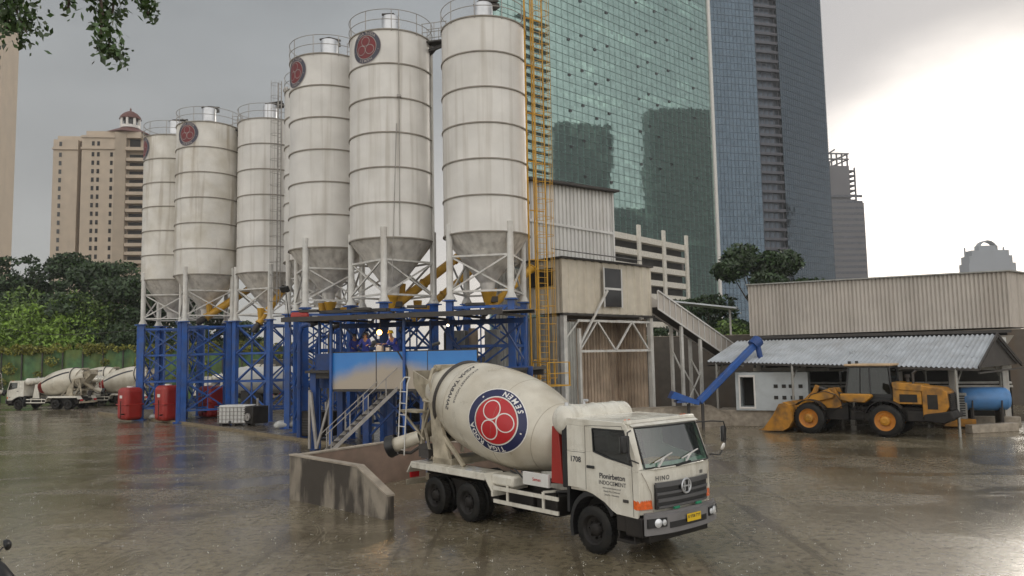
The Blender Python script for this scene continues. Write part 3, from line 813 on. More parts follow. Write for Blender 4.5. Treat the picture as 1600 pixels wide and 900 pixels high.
def leaf_mesh(name, v, m, parent=None):
    n = len(v) // 4
    me = bpy.data.meshes.new(name)
    me.vertices.add(len(v)); me.vertices.foreach_set('co', v.astype(np.float32).ravel())
    me.loops.add(len(v)); me.loops.foreach_set('vertex_index', np.arange(len(v), dtype=np.int32))
    me.polygons.add(n); me.polygons.foreach_set('loop_start', np.arange(0, len(v), 4, dtype=np.int32)); me.polygons.foreach_set('loop_total', np.full(n, 4, dtype=np.int32))
    me.materials.append(m); me.update(); me.validate()
    o = bpy.data.objects.new(name, me); COL.objects.link(o)
    if parent is not None: o.parent = parent
    return o

def tree(label, loc, h, cr, n, size, m, seed, group=None, trunk_r=0.3, spread=0.5, base=0.35, name='broadleaf_tree', cat='tree'):
    rng = np.random.default_rng(seed); random.seed(seed)
    t = thing(name, label, cat, loc, 0, group)
    tk = MB(); tips = []
    tk.path([(0, 0, -.2), (0.1, 0, h * .2), (0, .1, h * .42), (.1, 0, h * .62)], [trunk_r, trunk_r * .8, trunk_r * .62, trunk_r * .35], 8)
    blobs = []
    nb = 16
    for i in range(nb):
        a = 2 * PI * i / nb * 2.4 + random.uniform(-.3, .3)
        z0 = h * random.uniform(base * .8, .6); rr = cr * random.uniform(.45, .95); z1 = h * (base + (0.98 - base) * random.random())
        k = 1 - abs((z1 / h - base) / (1 - base) - 0.45) * 0.9
        e = V((math.cos(a) * rr * k, math.sin(a) * rr * k, z1))
        s0 = V((0, 0, z0)); mdp = s0.lerp(e, .5) + V((0, 0, -h * .02))
        tk.path([s0, mdp, e], [trunk_r * .35, trunk_r * .22, trunk_r * .08], 5)
        blobs.append((e.x, e.y, e.z, cr * random.uniform(.22, .40)))
        for j in range(3):
            q = e + V((random.uniform(-1, 1), random.uniform(-1, 1), random.uniform(-.7, .7))) * cr * .32
            blobs.append((q.x, q.y, min(q.z, h), cr * random.uniform(.12, .24)))
    part('trunk', tk, M['bark'], t)
    leaf_mesh('crown', leaf_cloud(blobs, n, size, rng, spread), m, t)
    return t

# the far row behind the fence (left)
rows = [  # px, Y, height, radius, material, label
    (8, 110, 19.5, 9.0, 'leafd', 'dark broad tree at the far left beneath the cut-off beige tower'),
    (62, 113, 20.5, 7.5, 'leafd', 'dark airy tree just left of the pinkish apartment tower'),
    (128, 108, 18.0, 9.5, 'leafd', 'wide dark tree in front of the pinkish tower'),
    (190, 104, 17.0, 8.5, 'leafd', 'dark tree beside the leftmost silo'),
    (262, 112, 15, 8.0, 'leafd', 'dark tree glimpsed behind the legs of the two leftmost silos'),
    (345, 116, 11.5, 7.0, 'leafd', 'dark tree glimpsed behind the yellow conveyor under the silos'),
]
for i, (px_, Y, h, cr, mm, lb) in enumerate(rows):
    q = at(px_, 560, Y); tree(lb, (q.x, q.y, 0), h, cr, 15000, .30, M[mm], 20 + i, 'trees beyond the green fence', base=.28)
def shrub(label, loc, w, h, n, size, m, seed, group=None, name='shrub'):
    rng = np.random.default_rng(seed); random.seed(seed)
    t = thing(name, label, 'shrub', loc, 0, group); bl = []; tk = MB()
    for i in range(22):
        a = random.uniform(0, 2 * PI); r = w * math.sqrt(random.random()) * .8
        z = h * random.uniform(.25, .82) * (1 - .4 * (r / w) ** 2)
        bl.append((math.cos(a) * r, math.sin(a) * r * .6, z, h * random.uniform(.14, .26)))
        if i % 2 == 0: tk.path([(0, 0, 0), (math.cos(a) * r * .5, math.sin(a) * r * .3, z * .6), (math.cos(a) * r, math.sin(a) * r * .6, z)], [.09, .06, .03], 5)
    part('stems', tk, M['bark'], t)
    leaf_mesh('foliage', leaf_cloud(bl, n, size, rng, .9), m, t)
for i, (px_, Y, w, h, mm, lb) in enumerate([
    (15, 96, 8.5, 14.0, 'leafb', 'bright green bush at the far left above the netting fence'),
    (95, 97, 7.0, 12.2, 'leafb', 'bright green rounded bush above the fence behind the parked mixer truck'),
    (125, 100, 7.5, 14.0, 'leafm', 'mid green bush behind the bright rounded bush'),
    (170, 96, 7.0, 10.0, 'leafd', 'low dark bush above the fence near the leftmost silo'),
    (215, 97, 7.0, 10.0, 'leafd', 'low dark bush directly behind the leftmost silo legs'),
    (55, 101, 8.0, 15.5, 'leafm', 'tall mid green bush between the two bright ones')]):
    q = at(px_, 560, Y); shrub(lb, (q.x, q.y, 0), w, h, 13000, .25, M[mm], 60 + i, 'bushes beyond the green fence')
# green netting fence with posts and creeper
def net_fence():
    a = at(-60, 560, 89); b = at(470, 560, 92); a.z = b.z = 0
    w = (b - a).length; rz = math.atan2(b.y - a.y, b.x - a.x)
    t = thing('netting_fence', 'long green netting fence with creeper along its top behind the parked trucks', 'fence', a, rz)
    def f(u, v): return V((u * w, .12 * math.sin(u * 160) + .1 * math.sin(u * 47 + v * 3), v * 6.0))
    m = MB(); m.grid(f, 220, 4); part('netting', m, M['net'], t, ang=60)
    pm = MB(); pm.bb(-.06, .06, -.3, -.18, 0, 6.3); p0 = None
    for k in range(18):
        oo = part('post', pm, M['darkmetal'], t, smooth=False) if p0 is None else dup(p0)
        p0 = p0 or oo; oo.location.x = w * k / 17
    rng = np.random.default_rng(5)
    bl = [(w * random.random(), -.3, 6.2 + random.uniform(-.5, .3), random.uniform(.3, .55)) for _ in range(120)]
    bl += [(w * random.random() ** 1.5, -.3, random.uniform(2, 5), random.uniform(.4, .9)) for _ in range(26)]
    o = leaf_mesh('creeper', leaf_cloud(bl, 14000, .14, rng, .8), M['leafy'], t)
net_fence()
# white roof glimpse between trees (left)
g = thing('low_building', 'low white roofed building glimpsed through the dark trees on the left', 'building', at(58, 560, 135), R(6)); g.location.z = 0
m = MB(); m.bb(-7, 7, 0, 8, 0, 15.8); part('wall', m, M['stoned'], g, smooth=False)
m = MB(); m.bb(-8, 8, -1, 9, 15.8, 16.6); m.bb(-8, 4, -1.2, -.2, 13.6, 14.2); part('roof', m, M['white'], g, smooth=False)
# right-hand trees
q = at(1190, 560, 78); tree('spreading tree with layered dark crown rising in front of the blue skyscraper', (q.x, q.y, 0), 15.0, 5.2, 16000, .24, M['leafd'], 81, spread=.65, base=.40)
q = at(1098, 560, 82); tree('lower dark tree behind the sloping conveyor, left of the spreading tree', (q.x, q.y, 0), 9.8, 5.0, 9000, .24, M['leafd'], 82, spread=.6, base=.3)
q = at(1250, 560, 84); tree('dark tree mostly hidden behind the left end of the beige shed', (q.x, q.y, 0), 11.0, 5.5, 7000, .26, M['leafd'], 83, base=.35)
for i, (px_, w, h, mm, lb) in enumerate([(1040, 3.5, 5.6, 'leafd', 'dark bush behind the batching tower by the conveyor legs'), (1100, 3.5, 6.2, 'leafm', 'mid green bush below the sloping conveyor'), (1150, 3.8, 7.6, 'leafm', 'mid green bush left of the beige shed')]):
    q = at(px_, 560, 74); shrub(lb, (q.x, q.y, 0), w, h, 6000, .2, M[mm], 90 + i, 'bushes behind the retaining wall')

# branches hanging into view at the top left: one tree standing beside the camera
def overhang():
    rng = np.random.default_rng(11); random.seed(11)
    t = thing('overhanging_tree', 'leafy twigs of a near tree hanging into the top left corner', 'tree', (-6.2, 5.4, 0), 0)
    tk = MB(); base = V((-6.2, 5.4, 0))
    W_ = lambda px, py, Y: at(px, py, Y) - base
    hub = W_(120, -330, 7.2)
    tk.path([(0, 0, 0), (-.2, .1, 3), (.2, 0, 6), hub], [.28, .24, .18, .09], 8)
    lv = []
    def strand(pts, n, sprd, Y):
        ps = [W_(x, y, Y + random.uniform(-.1, .1)) for x, y in pts]
        tk.path([hub] + ps, [.05] + [max(.004, .018 - .004 * i) for i in range(len(ps))], 5)
        for _ in range(n):
            k = random.uniform(0, len(ps) - 1.001); i = int(k)
            p = ps[i].lerp(ps[i + 1], k - i) + V((random.gauss(0, sprd), random.gauss(0, sprd * 1.3), random.gauss(0, sprd)))
            lv.append(p)
    strand([(15, -60), (20, -10), (28, 25), (42, 52)], 480, .10, 7.0)
    strand([(-10, -40), (0, 10), (12, 45)], 380, .10, 7.1)
    strand([(110, -60), (108, -10), (107, 18)], 60, .035, 7.0)
    strand([(150, -60), (158, 10), (165, 45), (172, 75), (190, 94)], 280, .058, 7.0)
    strand([(150, -60), (160, 25), (157, 60), (160, 84)], 130, .04, 6.8)
    strand([(180, -80), (178, 0), (176, 22)], 110, .07, 7.2)
    strand([(215, -60), (222, -8), (232, 22)], 190, .055, 7.1)
    strand([(130, -60), (150, -15), (200, -8)], 150, .07, 7.1)
    n = len(lv); p = np.array([tuple(q) for q in lv])
    a = rng.normal(size=(n, 3)); a[:, 2] -= .6; a /= np.linalg.norm(a, axis=1)[:, None]
    b = np.cross(a, rng.normal(size=(n, 3))); b /= np.linalg.norm(b, axis=1)[:, None]
    s = .036 * (0.6 + .8 * rng.random(n)); a *= s[:, None]; b *= (s * .55)[:, None]
    v = np.stack([p - a, p + b, p + a, p - b], axis=1).reshape(-1, 3)
    part('trunk', tk, M['bark'], t)
    leaf_mesh('leaves', v, mat('near leaves', (0.055, 0.10, 0.028), .4, var=.3, scale=3, isl=.55), t)
overhang()
# ------------------------------------------------------------------ mixer truck
def wheel(t, x, y, r=0.5, w=0.30, dual=False, tyre_m=None, rim_m=None, name='wheel', outer=1, parent_off=None):
    """wheel on an axle along y; tyre with tread, rim a sub-part"""
    tm = MB()
    o = V((x, y - w / 2, r)) if not dual else V((x, y - w / 2, r))
    prof = [(0, r * .62), (0.0, r * .80), (w * .06, r * .93), (w * .16, r * .985), (w * .84, r * .985), (w * .94, r * .93), (w, r * .80), (w, r * .62)]
    tm.rev(o, (0, 1, 0), prof, 36, cap=False)
    nt_ = 30
    for k in range(nt_):
        a = 2 * PI * k / nt_
        for (yy, sh) in ((w * .3, 0), (w * .7, PI / nt_)):
            c = o + V((math.cos(a + sh) * r * .985, yy, math.sin(a + sh) * r * .985))
            tm.box(c, (r * .05, w * .34, r * .12), M3=Matrix.Rotation(-(a + sh), 3, 'Y'))
    ty = part(name, tm, tyre_m or M['rubber'], t)
    rm = MB()
    s = outer; yo = y + s * w / 2
    rp = [(-.01, r * .62), (.0, r * .64), (-.02, r * .58), (-.09, r * .52), (-.12, r * .34), (-.08, r * .30), (-.03, r * .24), (-.01, r * .16), (-.01, 0)]
    rm.rev((x, yo, r), (0, s, 0), rp, 28, cap=False)
    for k in range(8):
        a = 2 * PI * k / 8
        rm.tube((x + math.cos(a) * r * .36, yo - s * .12, r + math.sin(a) * r * .36), (x + math.cos(a) * r * .36, yo - s * .05, r + math.sin(a) * r * .36), .022, 6)
    part('rim', rm, rim_m or M['chassis'], ty)
    return ty

DR_A = V((-1.80, 0, 2.12)); DR_B = V((-7.25, 0, 3.35)); DR_AX = (DR_B - DR_A).normalized(); DR_L = (DR_B - DR_A).length
_dp = [(0, .50), (.05, .66), (.5, .86), (1.1, 1.07), (1.7, 1.20), (2.3, 1.25), (3.0, 1.25), (3.7, 1.20), (4.3, 1.07), (5.0, .84), (5.4, .68), (DR_L, .60)]
def drum_r(s):
    s = max(0, min(DR_L, s))
    for i in range(len(_dp) - 1):
        if s <= _dp[i + 1][0]:
            t = (s - _dp[i][0]) / (_dp[i + 1][0] - _dp[i][0])
            p0 = _dp[max(i - 1, 0)][1]; p1 = _dp[i][1]; p2 = _dp[i + 1][1]; p3 = _dp[min(i + 2, len(_dp) - 1)][1]
            return p1 + 0.5 * t * (p2 - p0 + t * (2 * p0 - 5 * p1 + 4 * p2 - p3 + t * (3 * (p1 - p2) + p3 - p0)))
    return _dp[-1][1]
def drum_pt(s, a, h):
    """a: angle from straight up towards the truck's right side (-y)"""
    up_ = V((0, 1, 0)).cross(DR_AX); up_ = up_ if up_.z > 0 else -up_
    r = drum_r(s); sl = (drum_r(s + .05) - drum_r(s - .05)) / .1
    rd = up_ * math.cos(a) + V((0, -1, 0)) * math.sin(a)
    n = (rd - DR_AX * sl).normalized()
    return DR_A + DR_AX * s + rd * r + n * h

def mixer_truck(label, loc, rz, group=None, full=True):
    t = thing('mixer_truck', label, 'mixer truck', loc, rz, group)
    C = M['cream']
    # ---- chassis
    m = MB()
    for y in (-.42, .42): m.bb(-7.4, 1.1, y - .04, y + .04, .82, 1.10)
    for x in (-7.3, -6.7, -5.3, -4, -2.6, -1.2, .4): m.bb(x - .05, x + .05, -.38, .38, .86, 1.06)
    for x in (0, -4.55, -6.05): m.tube((x, -1.0, .5), (x, 1.0, .5), .07, 10)
    m.rev((-4.55, 0, .5), (1, 0, 0), [(-.2, .1), (-.12, .24), (.12, .24), (.2, .1)], 12); m.rev((-6.05, 0, .5), (1, 0, 0), [(-.2, .1), (-.12, .24), (.12, .24), (.2, .1)], 12)
    m.bb(-.9, .9, -.35, .35, .55, 1.15)
    m.bb(-6.9, -3.7, -.75, -.55, .55, .95); m.bb(-6.9, -3.7, .55, .75, .55, .95)
    part('chassis', m, M['chassis'], t, bevel=.01)
    # ---- wheels
    for y in (-1.03, 1.03):
        wheel(t, 0, y, .51, .29, outer=1 if y > 0 else -1)
        for x in (-4.55, -6.05):
            sg = 1 if y > 0 else -1
            wheel(t, x, y, .50, .27, outer=sg); 
            wheel(t, x, y - sg * .31, .50, .27, outer=sg)
    # ---- cab shell
    w = 1.2
    side = [(-.72, 1.37), (-.35, 1.36), (.05, 1.28), (.38, 1.15), (.60, 1.00), (.72, .95), (1.30, .93), (1.36, 1.3), (1.34, 1.86)]
    # side panels as adjoining plates round the window
    def plates(y, th):
        m = MB()
        P = lambda q: [(a, y, b) for a, b in q]
        v = (0, th, 0)
        m.prism(P(side + [(.50, 2.08), (.10, 2.18), (-.72, 2.18)]), v)
        m.prism(P([(-.72, 2.18), (.10, 2.18), (.06, 2.70), (-.72, 2.74)]), v)
        m.prism(P([(1.34, 1.86), (1.34, 2.0), (1.08, 2.70), (.985, 2.70), (1.20, 1.97), (.5, 2.08)]), v)
        m.prism(P([(-.72, 2.74), (.06, 2.70), (1.08, 2.70), (1.04, 2.80), (.96, 2.86), (-.72, 2.88)]), v)
        return m
    cab = MB()
    for (y, th) in ((-w, .05), (w, -.05)):
        q = plates(y, th); cab.add(q.v, q.f)
    # roof, crowned, with domed edge
    def roof(u, v):
        y = -w + 2 * w * v; e = 1 - abs(2 * v - 1) ** 6; x = -.72 + u * 1.80
        f = 1 - max(0, (u - .75) / .25) ** 2 * .8
        return V((x, y * (1 - .02), 2.83 + .05 * e * f + .02 * math.sin(u * 3)))
    cab.grid(roof, 16, 16)
    cab.bb(-.72, -.68, -w + .05, w - .05, 1.37, 2.87)                       # rear wall
    cab.prism([(.98, -w + .05, 2.80), (1.10, -w + .05, 2.70), (1.10, -w + .05, 2.76), (1.03, -w + .05, 2.90), (.9, -w + .05, 2.90)], (0, 2 * w - .1, 0))   # header
    # front lower panel, bowed
    def front(u, v):
        y = (-w + .0) + 2 * w * u; z = 1.0 + .90 * v
        bow = .18 * (1 - abs(2 * u - 1) ** 2.6)
        return V((1.30 + bow + .05 * math.sin(v * 2.2), y, z))
    cab.grid(front, 20, 8)
    cab.prism([(1.30, -w, 1.88), (1.51, -.8, 1.90), (1.56, 0, 1.90), (1.51, .8, 1.90), (1.30, w, 1.88), (1.25, w - .05, 1.97), (1.3, 0, 1.97), (1.25, -w + .05, 1.97)], (0, 0, .03))
    cab.bb(-.68, 1.25, -w + .06, w - .06, 1.3, 1.36)
    # A pillars
    for sg in (-1, 1):
        cab.prism([(1.34, sg * w, 1.9), (1.40, sg * (w - .10), 1.93), (1.13, sg * (w - .13), 2.76), (1.07, sg * (w - .005), 2.72)], (-.05, -sg * .02, 0))
    cb = part('cab', cab, C, t, bevel=.012, ang=28)
    # sun visor lip & roof lights
    m = MB(); m.grid(lambda u, v: V((1.06 + .10 * v + .03 * (1 - (2 * u - 1) ** 2), (-1.14 + 2.28 * u), 2.83 - .05 * v)), 14, 2)
    part('visor', m, C, cb)
    for y in (-1.02, -.90, .9, 1.02):
        m = MB(); m.rev((.88, y, 2.865), (0, 0, 1), [(0, .045), (.03, .04), (.045, .01)], 10); part('marker_lamp', m, M['indic'], cb)
    # glazing
    m = MB(); m.grid(lambda u, v: V(((1.41 - .29 * v) + (.09) * (1 - abs(2 * u - 1) ** 2.4), (-1.08 + 2.16 * u) * (1 - .03 * v), 1.94 + .80 * v)), 14, 4)
    part('windshield', m, M['screen'], cb)
    m = MB()
    ed = [V(((1.41 - .29 * v) + (.09) * (1 - abs(2 * u - 1) ** 2.4) + .012, (-1.08 + 2.16 * u) * (1 - .03 * v), 1.94 + .80 * v)) for (u, v) in [(0, k / 6) for k in range(7)] + [(k / 12, 1) for k in range(1, 13)] + [(1, 1 - k / 6) for k in range(1, 7)] + [(1 - k / 12, 0) for k in range(1, 13)]]
    m.path(ed, .018, 6); part('windshield_seal', m, M['black'], cb)
    for sg in (-1, 1):
        win = [(.10, 2.20), (.50, 2.10), (1.19, 1.985), (.985, 2.68), (.07, 2.68)]
        m = MB(); m.prism([(a, sg * (w - .02), b) for a, b in win], (0, sg * .008, 0)); part('side_window', m, M['sideglass'], cb)
        m = MB(); m.path([(a, sg * (w + .004), b) for a, b in win + [win[0]]], .017, 6)
        part('window_seal', m, M['black'], cb)
        m = MB()                                             # door shut lines
        y = sg * (w + .001)
        m.path([(-.15, y, 1.36), (-.15, y, 2.74), (.92, y, 2.78), (1.17, y, 2.06), (1.19, y, .96)], .006, 4)
        m.path([(-.15, y, 2.15), (-.70, y, 2.15)], .004, 4)
        part('shut_line', m, M['chassis'], cb)
        m = MB(); m.bb(-.10, .12, sg * w, sg * (w + .035), 1.83, 1.89); part('door_handle', m, M['black'], cb, bevel=.01)
        m = MB(); m.bb(.92, 1.06, sg * w, sg * (w + .02), 1.22, 1.28); part('side_lamp', m, M['darkmetal'], cb)
        # fender arch and steps
        m = MB(); arc = [(math.cos(a) * .70, .55 + math.sin(a) * .78) for a in [R(200) - k * R(172) / 14 for k in range(15)]]
        arc = [(max(-.74, x), z) for x, z in arc]; arc2 = [(x * .87, .55 + (z - .55) * .87) for x, z in arc]
        for i in range(14):
            m.prism([(arc[i][0], sg * (w - .02), arc[i][1]), (arc[i + 1][0], sg * (w - .02), arc[i + 1][1]), (arc2[i + 1][0], sg * (w - .02), arc2[i + 1][1]), (arc2[i][0], sg * (w - .02), arc2[i][1])], (0, -sg * .42, 0))
        m.bb(-.78, -.70, sg * .75, sg * (w - .03), .8, 1.36)
        part('fender', m, M['black'], t)
        m = MB(); m.bb(.70, 1.25, sg * .80, sg * (w - .02), .62, .93); m.bb(.70, 1.20, sg * .85, sg * (w + .0), .40, .46); m.bb(.72, .76, sg * .9, sg * (w - .03), .44, .62); m.bb(1.14, 1.18, sg * .9, sg * (w - .03), .44, .62)
        part('step', m, M['chassis'], t, bevel=.01)
    # interior
    m = MB()
    for y in (-.62, .62): m.bb(-.30, .25, y - .27, y + .27, 1.5, 1.78); m.prism([(-.30, y - .26, 1.7), (-.15, y - .26, 1.7), (-.28, y - .26, 2.45), (-.42, y - .26, 2.45)], (0, .52, 0)); m.bb(-.42, -.32, y - .14, y + .14, 2.46, 2.66)
    part('seat', m, M['seatcloth'], cb, bevel=.03)
    m = MB(); m.bb(.85, 1.30, -1.08, 1.08, 1.5, 1.95); part('dashboard', m, M['black'], cb, bevel=.04)
    m = MB(); m.ring((.80, -.62, 2.03), (.75, 0, .66), .22, .017, 24); m.tube((.80, -.62, 2.03), (1.0, -.62, 1.85), .03); m.bar((.80, -.84, 2.03), (.80, -.40, 2.03), .03); part('steering_wheel', m, M['black'], cb)
    # wipers
    for (y0, y1) in ((-.75, -.18), (.15, .72)):
        m = MB(); m.bar((1.51, y0, 1.95), (1.53, y0 + .18, 2.14), .03); m.bar((1.50, y0 - .1, 2.05), (1.50, y1 - .1, 2.20), .022); part('wiper', m, M['cladw'], cb)
    m = MB(); m.bar((1.54, -.22, 1.93), (1.53, .30, 1.97), .045); part('wiper_housing', m, M['black'], cb)
    # grille, bumper, lamps
    m = MB(); bx = lambda u: 1.335 + .18 * (1 - abs(2 * u - 1) ** 2.6)
    def gril(z0, z1, y0, y1, out, mm, nm, par=cb):
        m = MB(); n = 14
        for i in range(n):
            ya = y0 + (y1 - y0) * i / n; yb = y0 + (y1 - y0) * (i + 1) / n
            xa = bx((ya + w) / 2 / w) + out; xb = bx((yb + w) / 2 / w) + out
            m.add([(xa - .05, ya, z0), (xb - .05, yb, z0), (xb - .05, yb, z1), (xa - .05, ya, z1), (xa, ya, z0), (xb, yb, z0), (xb, yb, z1), (xa, ya, z1)],
                  [(4, 5, 6, 7), (0, 1, 5, 4), (3, 7, 6, 2)] + ([(0, 4, 7, 3)] if i == 0 else []) + ([(1, 2, 6, 5)] if i == n - 1 else []))
        return part(nm, m, mm, par)
    g = gril(1.10, 1.60, -.86, .86, .075, M['black'], 'grille')
    for (z, h, sh) in ((1.54, .10, 0), (1.385, .05, .02), (1.24, .07, .04), (1.12, .04, .05)):
        gril(z, z + h, -.87 + sh, .87 - sh, .105, M['plateblack'], 'grille_bar', g)
    b = gril(.62, 1.0, -1.20, 1.20, .17, M['bumper'], 'bumper', t)
    gril(.93, 1.06, -1.18, 1.18, .14, M['bumper'], 'bumper_lip', b)
    gril(.72, .84, -.62, .62, .18, M['black'], 'air_intake', b)
    m = MB(); m.bb(.95, 1.40, -1.2, -1.0, .55, .95); m.bb(.95, 1.40, 1.0, 1.2, .55, .95); m.bb(1.2, 1.42, -1.0, 1.0, .42, .62); part('bumper_side', m, M['chassis'], b, bevel=.03)
    for sg in (-1, 1):
        m = MB(); n = 8
        ys = [sg * (.72 + .46 * i / n) for i in range(n + 1)]
        for i in range(n):
            ya, yb = ys[i], ys[i + 1]; xa = bx((ya + w) / 2 / w) + .20; xb = bx((yb + w) / 2 / w) + .20
            m.add([(xa, ya, .77), (xb, yb, .77), (xb, yb, .95), (xa, ya, .95), (xa - .1, ya, .77), (xb - .1, yb, .77), (xb - .1, yb, .95), (xa - .1, ya, .95)], [(0, 1, 2, 3), (4, 5, 1, 0), (3, 2, 6, 7)] + ([(0, 3, 7, 4)] if i == 0 else []) + ([(1, 5, 6, 2)] if i == n - 1 else []))
        hl = part('headlight', m, M['black'], b)
        m = MB(); yc = sg * .95; m.rev((bx((yc + w) / 2 / w) + .185, yc, .86), (1, sg * .25, 0), [(0, .085), (.03, .09), (.045, .06), (.05, 0)], 18); m.rev((bx((sg * .80 + w) / 2 / w) + .185, sg * .80, .86), (1, 0, 0), [(0, .06), (.03, .06), (.04, 0)], 14)
        part('lens', m, M['lamp'], hl)
        m = MB(); ysi = [sg * (.90 + .30 * i / 6) for i in range(7)]
        pt = [(bx((y + w) / 2 / w) + .012, y) for y in ysi] + [(1.30, sg * 1.212), (1.20, sg * 1.210)]
        for (p0, p1) in zip(pt[:-1], pt[1:]):
            m.add([(p0[0], p0[1], 1.10), (p1[0], p1[1], 1.12), (p1[0], p1[1], 1.30), (p0[0], p0[1], 1.27)], [(0, 1, 2, 3)])
        part('indicator', m, M['indic'], cb, smooth=False)
        m = MB(); m.path([(1.385, sg * 1.16, 1.86), (1.43, sg * 1.08, 1.7), (1.46, sg * .96, 1.45), (1.46, sg * .9, 1.05)], .007, 4); part('panel_crease', m, M['conclight'], cb)
        # mirrors
        m = MB()
        m.path([(1.12, sg * 1.10, 2.72), (1.35, sg * 1.35, 2.74), (1.50, sg * 1.62, 2.72), (1.50, sg * 1.70, 2.55), (1.48, sg * 1.68, 2.2), (1.45, sg * 1.5, 1.98), (1.38, sg * 1.20, 2.02)] if sg > 0 else
               [(1.12, sg * 1.14, 2.70), (1.22, sg * 1.36, 2.68), (1.24, sg * 1.38, 2.45), (1.25, sg * 1.38, 2.15), (1.33, sg * 1.16, 2.05)], .016, 6)
        ma = part('mirror_arm', m, M['black'], cb)
        m = MB(); mx_ = 1.46 if sg > 0 else 1.18; my = sg * (1.66 if sg > 0 else 1.40)
        m.box((mx_, my, 2.44), (.09, .20, .36), rz=sg * .3); part('mirror', m, M['black'], cb, bevel=.03)
        m = MB(); m.box((mx_ - .05, my, 2.44), (.006, .16, .31), rz=sg * .3); part('mirror_glass', m, M['mirror'], cb)
    m = MB(); m.rev((1.46, 1.60, 2.16), (1, .3, -.4), [(0, .09), (.03, .085), (.05, .03), (.055, 0)], 14); part('round_mirror', m, M['white'], cb)
    # badge: ring with a bar, lettering under the screen, plate
    bxx = bx(.5) + .115
    m = MB(); m.ring((bxx, 0, 1.50), (1, 0, 0), .145, .022, 28, 6)
    m.add([(bxx + .01, -.11, 1.485), (bxx + .01, .11, 1.485), (bxx + .01, .11, 1.515), (bxx + .01, -.11, 1.515)], [(0, 1, 2, 3)])
    for y in (-.065, .065): m.add([(bxx + .012, y - .018, 1.40), (bxx + .012, y + .018, 1.40), (bxx + .012, y + .018, 1.60), (bxx + .012, y - .018, 1.60)], [(0, 1, 2, 3)])
    part('badge', m, M['chrome'], g)
    m = MB(); m.rev((bxx - .03, 0, 1.50), (1, 0, 0), [(0, .14), (.03, .135), (.031, 0)], 24); part('badge_back', m, M['black'], g)
    fr = lambda yo, zo: (lambda x, z: V((bx((yo + x + w) / 2 / w) + .022, yo + x, zo + z)))
    if full:
        m = MB(); put_text(m, 'HINO', .13, fr(-.62, 1.71), .003, spacing=1.3); part('front_lettering', m, M['plateblack'], cb)
        m = MB(); put_text(m, '500', .10, fr(.72, 1.70), .002); part('front_number', m, M['plateblack'], cb)
    m = MB(); m.box((bx(.55) + .21, .10, .86), (.012, .46, .16)); pl = part('number_plate', m, M['numplate'], b)
    if full:
        m = MB(); put_text(m, 'B 9708 TYT', .085, lambda x, z: V((bx(.55) + .2175, .10 + x, .875 + z)), .002); part('plate_lettering', m, M['ink'], pl)
        m = MB()
        for y in (-.33, .42): m.bb(bxx - .04, bxx + .0, y - .09, y + .09, 1.07, 1.12)
        part('green_tag', m, mat('green tag', (.02, .22, .12), .4), g)
        sd = lambda xo, zo: (lambda x, z: V((xo + x, -w - .004, zo + z)))
        m = MB(); put_text(m, '1708', .17, sd(-.46, 1.98), .004); part('fleet_number', m, M['ink'], cb)
        m = MB(); put_text(m, 'Pionirbeton', .155, sd(.62, 1.70), .004); part('door_lettering', m, M['ink'], cb)
        m = MB(); put_text(m, 'INDOCEMENT', .12, sd(.62, 1.56), .001)
        for k, (ww) in enumerate((.62, .5, .56)):
            put_text(m, ['www.pionirbeton.co.id', 'Ready Mix Concrete', 'Jakarta - Indonesia'][k], .055, sd(.60, 1.46 - .07 * k), .0)
        part('door_small_lettering', m, M['ink'], cb)
        m = MB(); m.box((1.08, -.45, 2.02), (.25, .55, .10), rz=.2); m.box((1.05, .25, 2.0), (.3, .35, .06), rz=-.3); part('cloth_on_dashboard', m, M['orangecloth'], cb, bevel=.04)
    # ---- water tank behind the cab, across the truck
    m = MB(); m.rev((-1.02, -1.16, 2.80), (0, 1, 0), [(0, 0), (.001, .16), (.06, .27), (.14, .335), (.5, .34), (1.82, .34), (2.2, .335), (2.28, .27), (2.34, .1), (2.341, 0)], 28)
    for y in (-.7, 0, .7): m.ring((-1.02, y, 2.80), (0, 1, 0), .342, .012, 28, 4)
    wt = part('water_tank', m, C, t)
    m = MB(); m.tube((-1.02, -.3, 3.10), (-1.02, -.3, 3.24), .03, 8); m.tube((-1.02, -.3, 3.22), (-.9, -.3, 3.22), .03, 8); m.tube((-1.0, -.9, 3.1), (-1.0, -.9, 3.2), .05, 8); part('tank_valve', m, M['chrome'], wt)
    # front drum pedestal
    m = MB(); m.prism([(-1.15, -.55, 1.1), (-2.0, -.55, 1.1), (-1.75, -.45, 2.5), (-1.45, -.45, 2.5)], (0, .12, 0)); m.prism([(-1.15, .43, 1.1), (-2.0, .43, 1.1), (-1.75, .43, 2.5), (-1.45, .43, 2.5)], (0, .12, 0)); m.bb(-1.75, -1.4, -.5, .5, 1.8, 2.3)
    part('front_pedestal', m, C, t, bevel=.01)
    m = MB(); m.prism([(-1.02, -1.05, 1.35), (-1.42, -1.05, 1.35), (-1.36, -1.05, 2.65), (-1.16, -1.05, 2.65)], (0, .25, 0)); part('red_guard', m, M['redtank'], t, bevel=.01)
    m = MB(); m.bb(-.98, -.78, -1.12, -.75, 1.30, 2.75); part('air_snorkel', m, M['black'], t, bevel=.03)
    m = MB(); m.rev((-1.55, 0, 2.08), DR_AX, [(-.25, .22), (.0, .30), (.3, .32)], 16); m.bb(-1.7, -1.2, -.3, .3, 1.45, 1.8); part('drum_drive', m, M['darkmetal'], t)
    # ---- drum
    m = MB(); prof = [(0, 0)] + [(DR_L * k / 60, drum_r(DR_L * k / 60)) for k in range(61)] + [(DR_L - .01, .50), (DR_L - .5, .48)]
    m.rev(DR_A, DR_AX, prof, 72, cap=False)
    dr = part('drum', m, M['drum'], t, ang=50)
    m = MB()
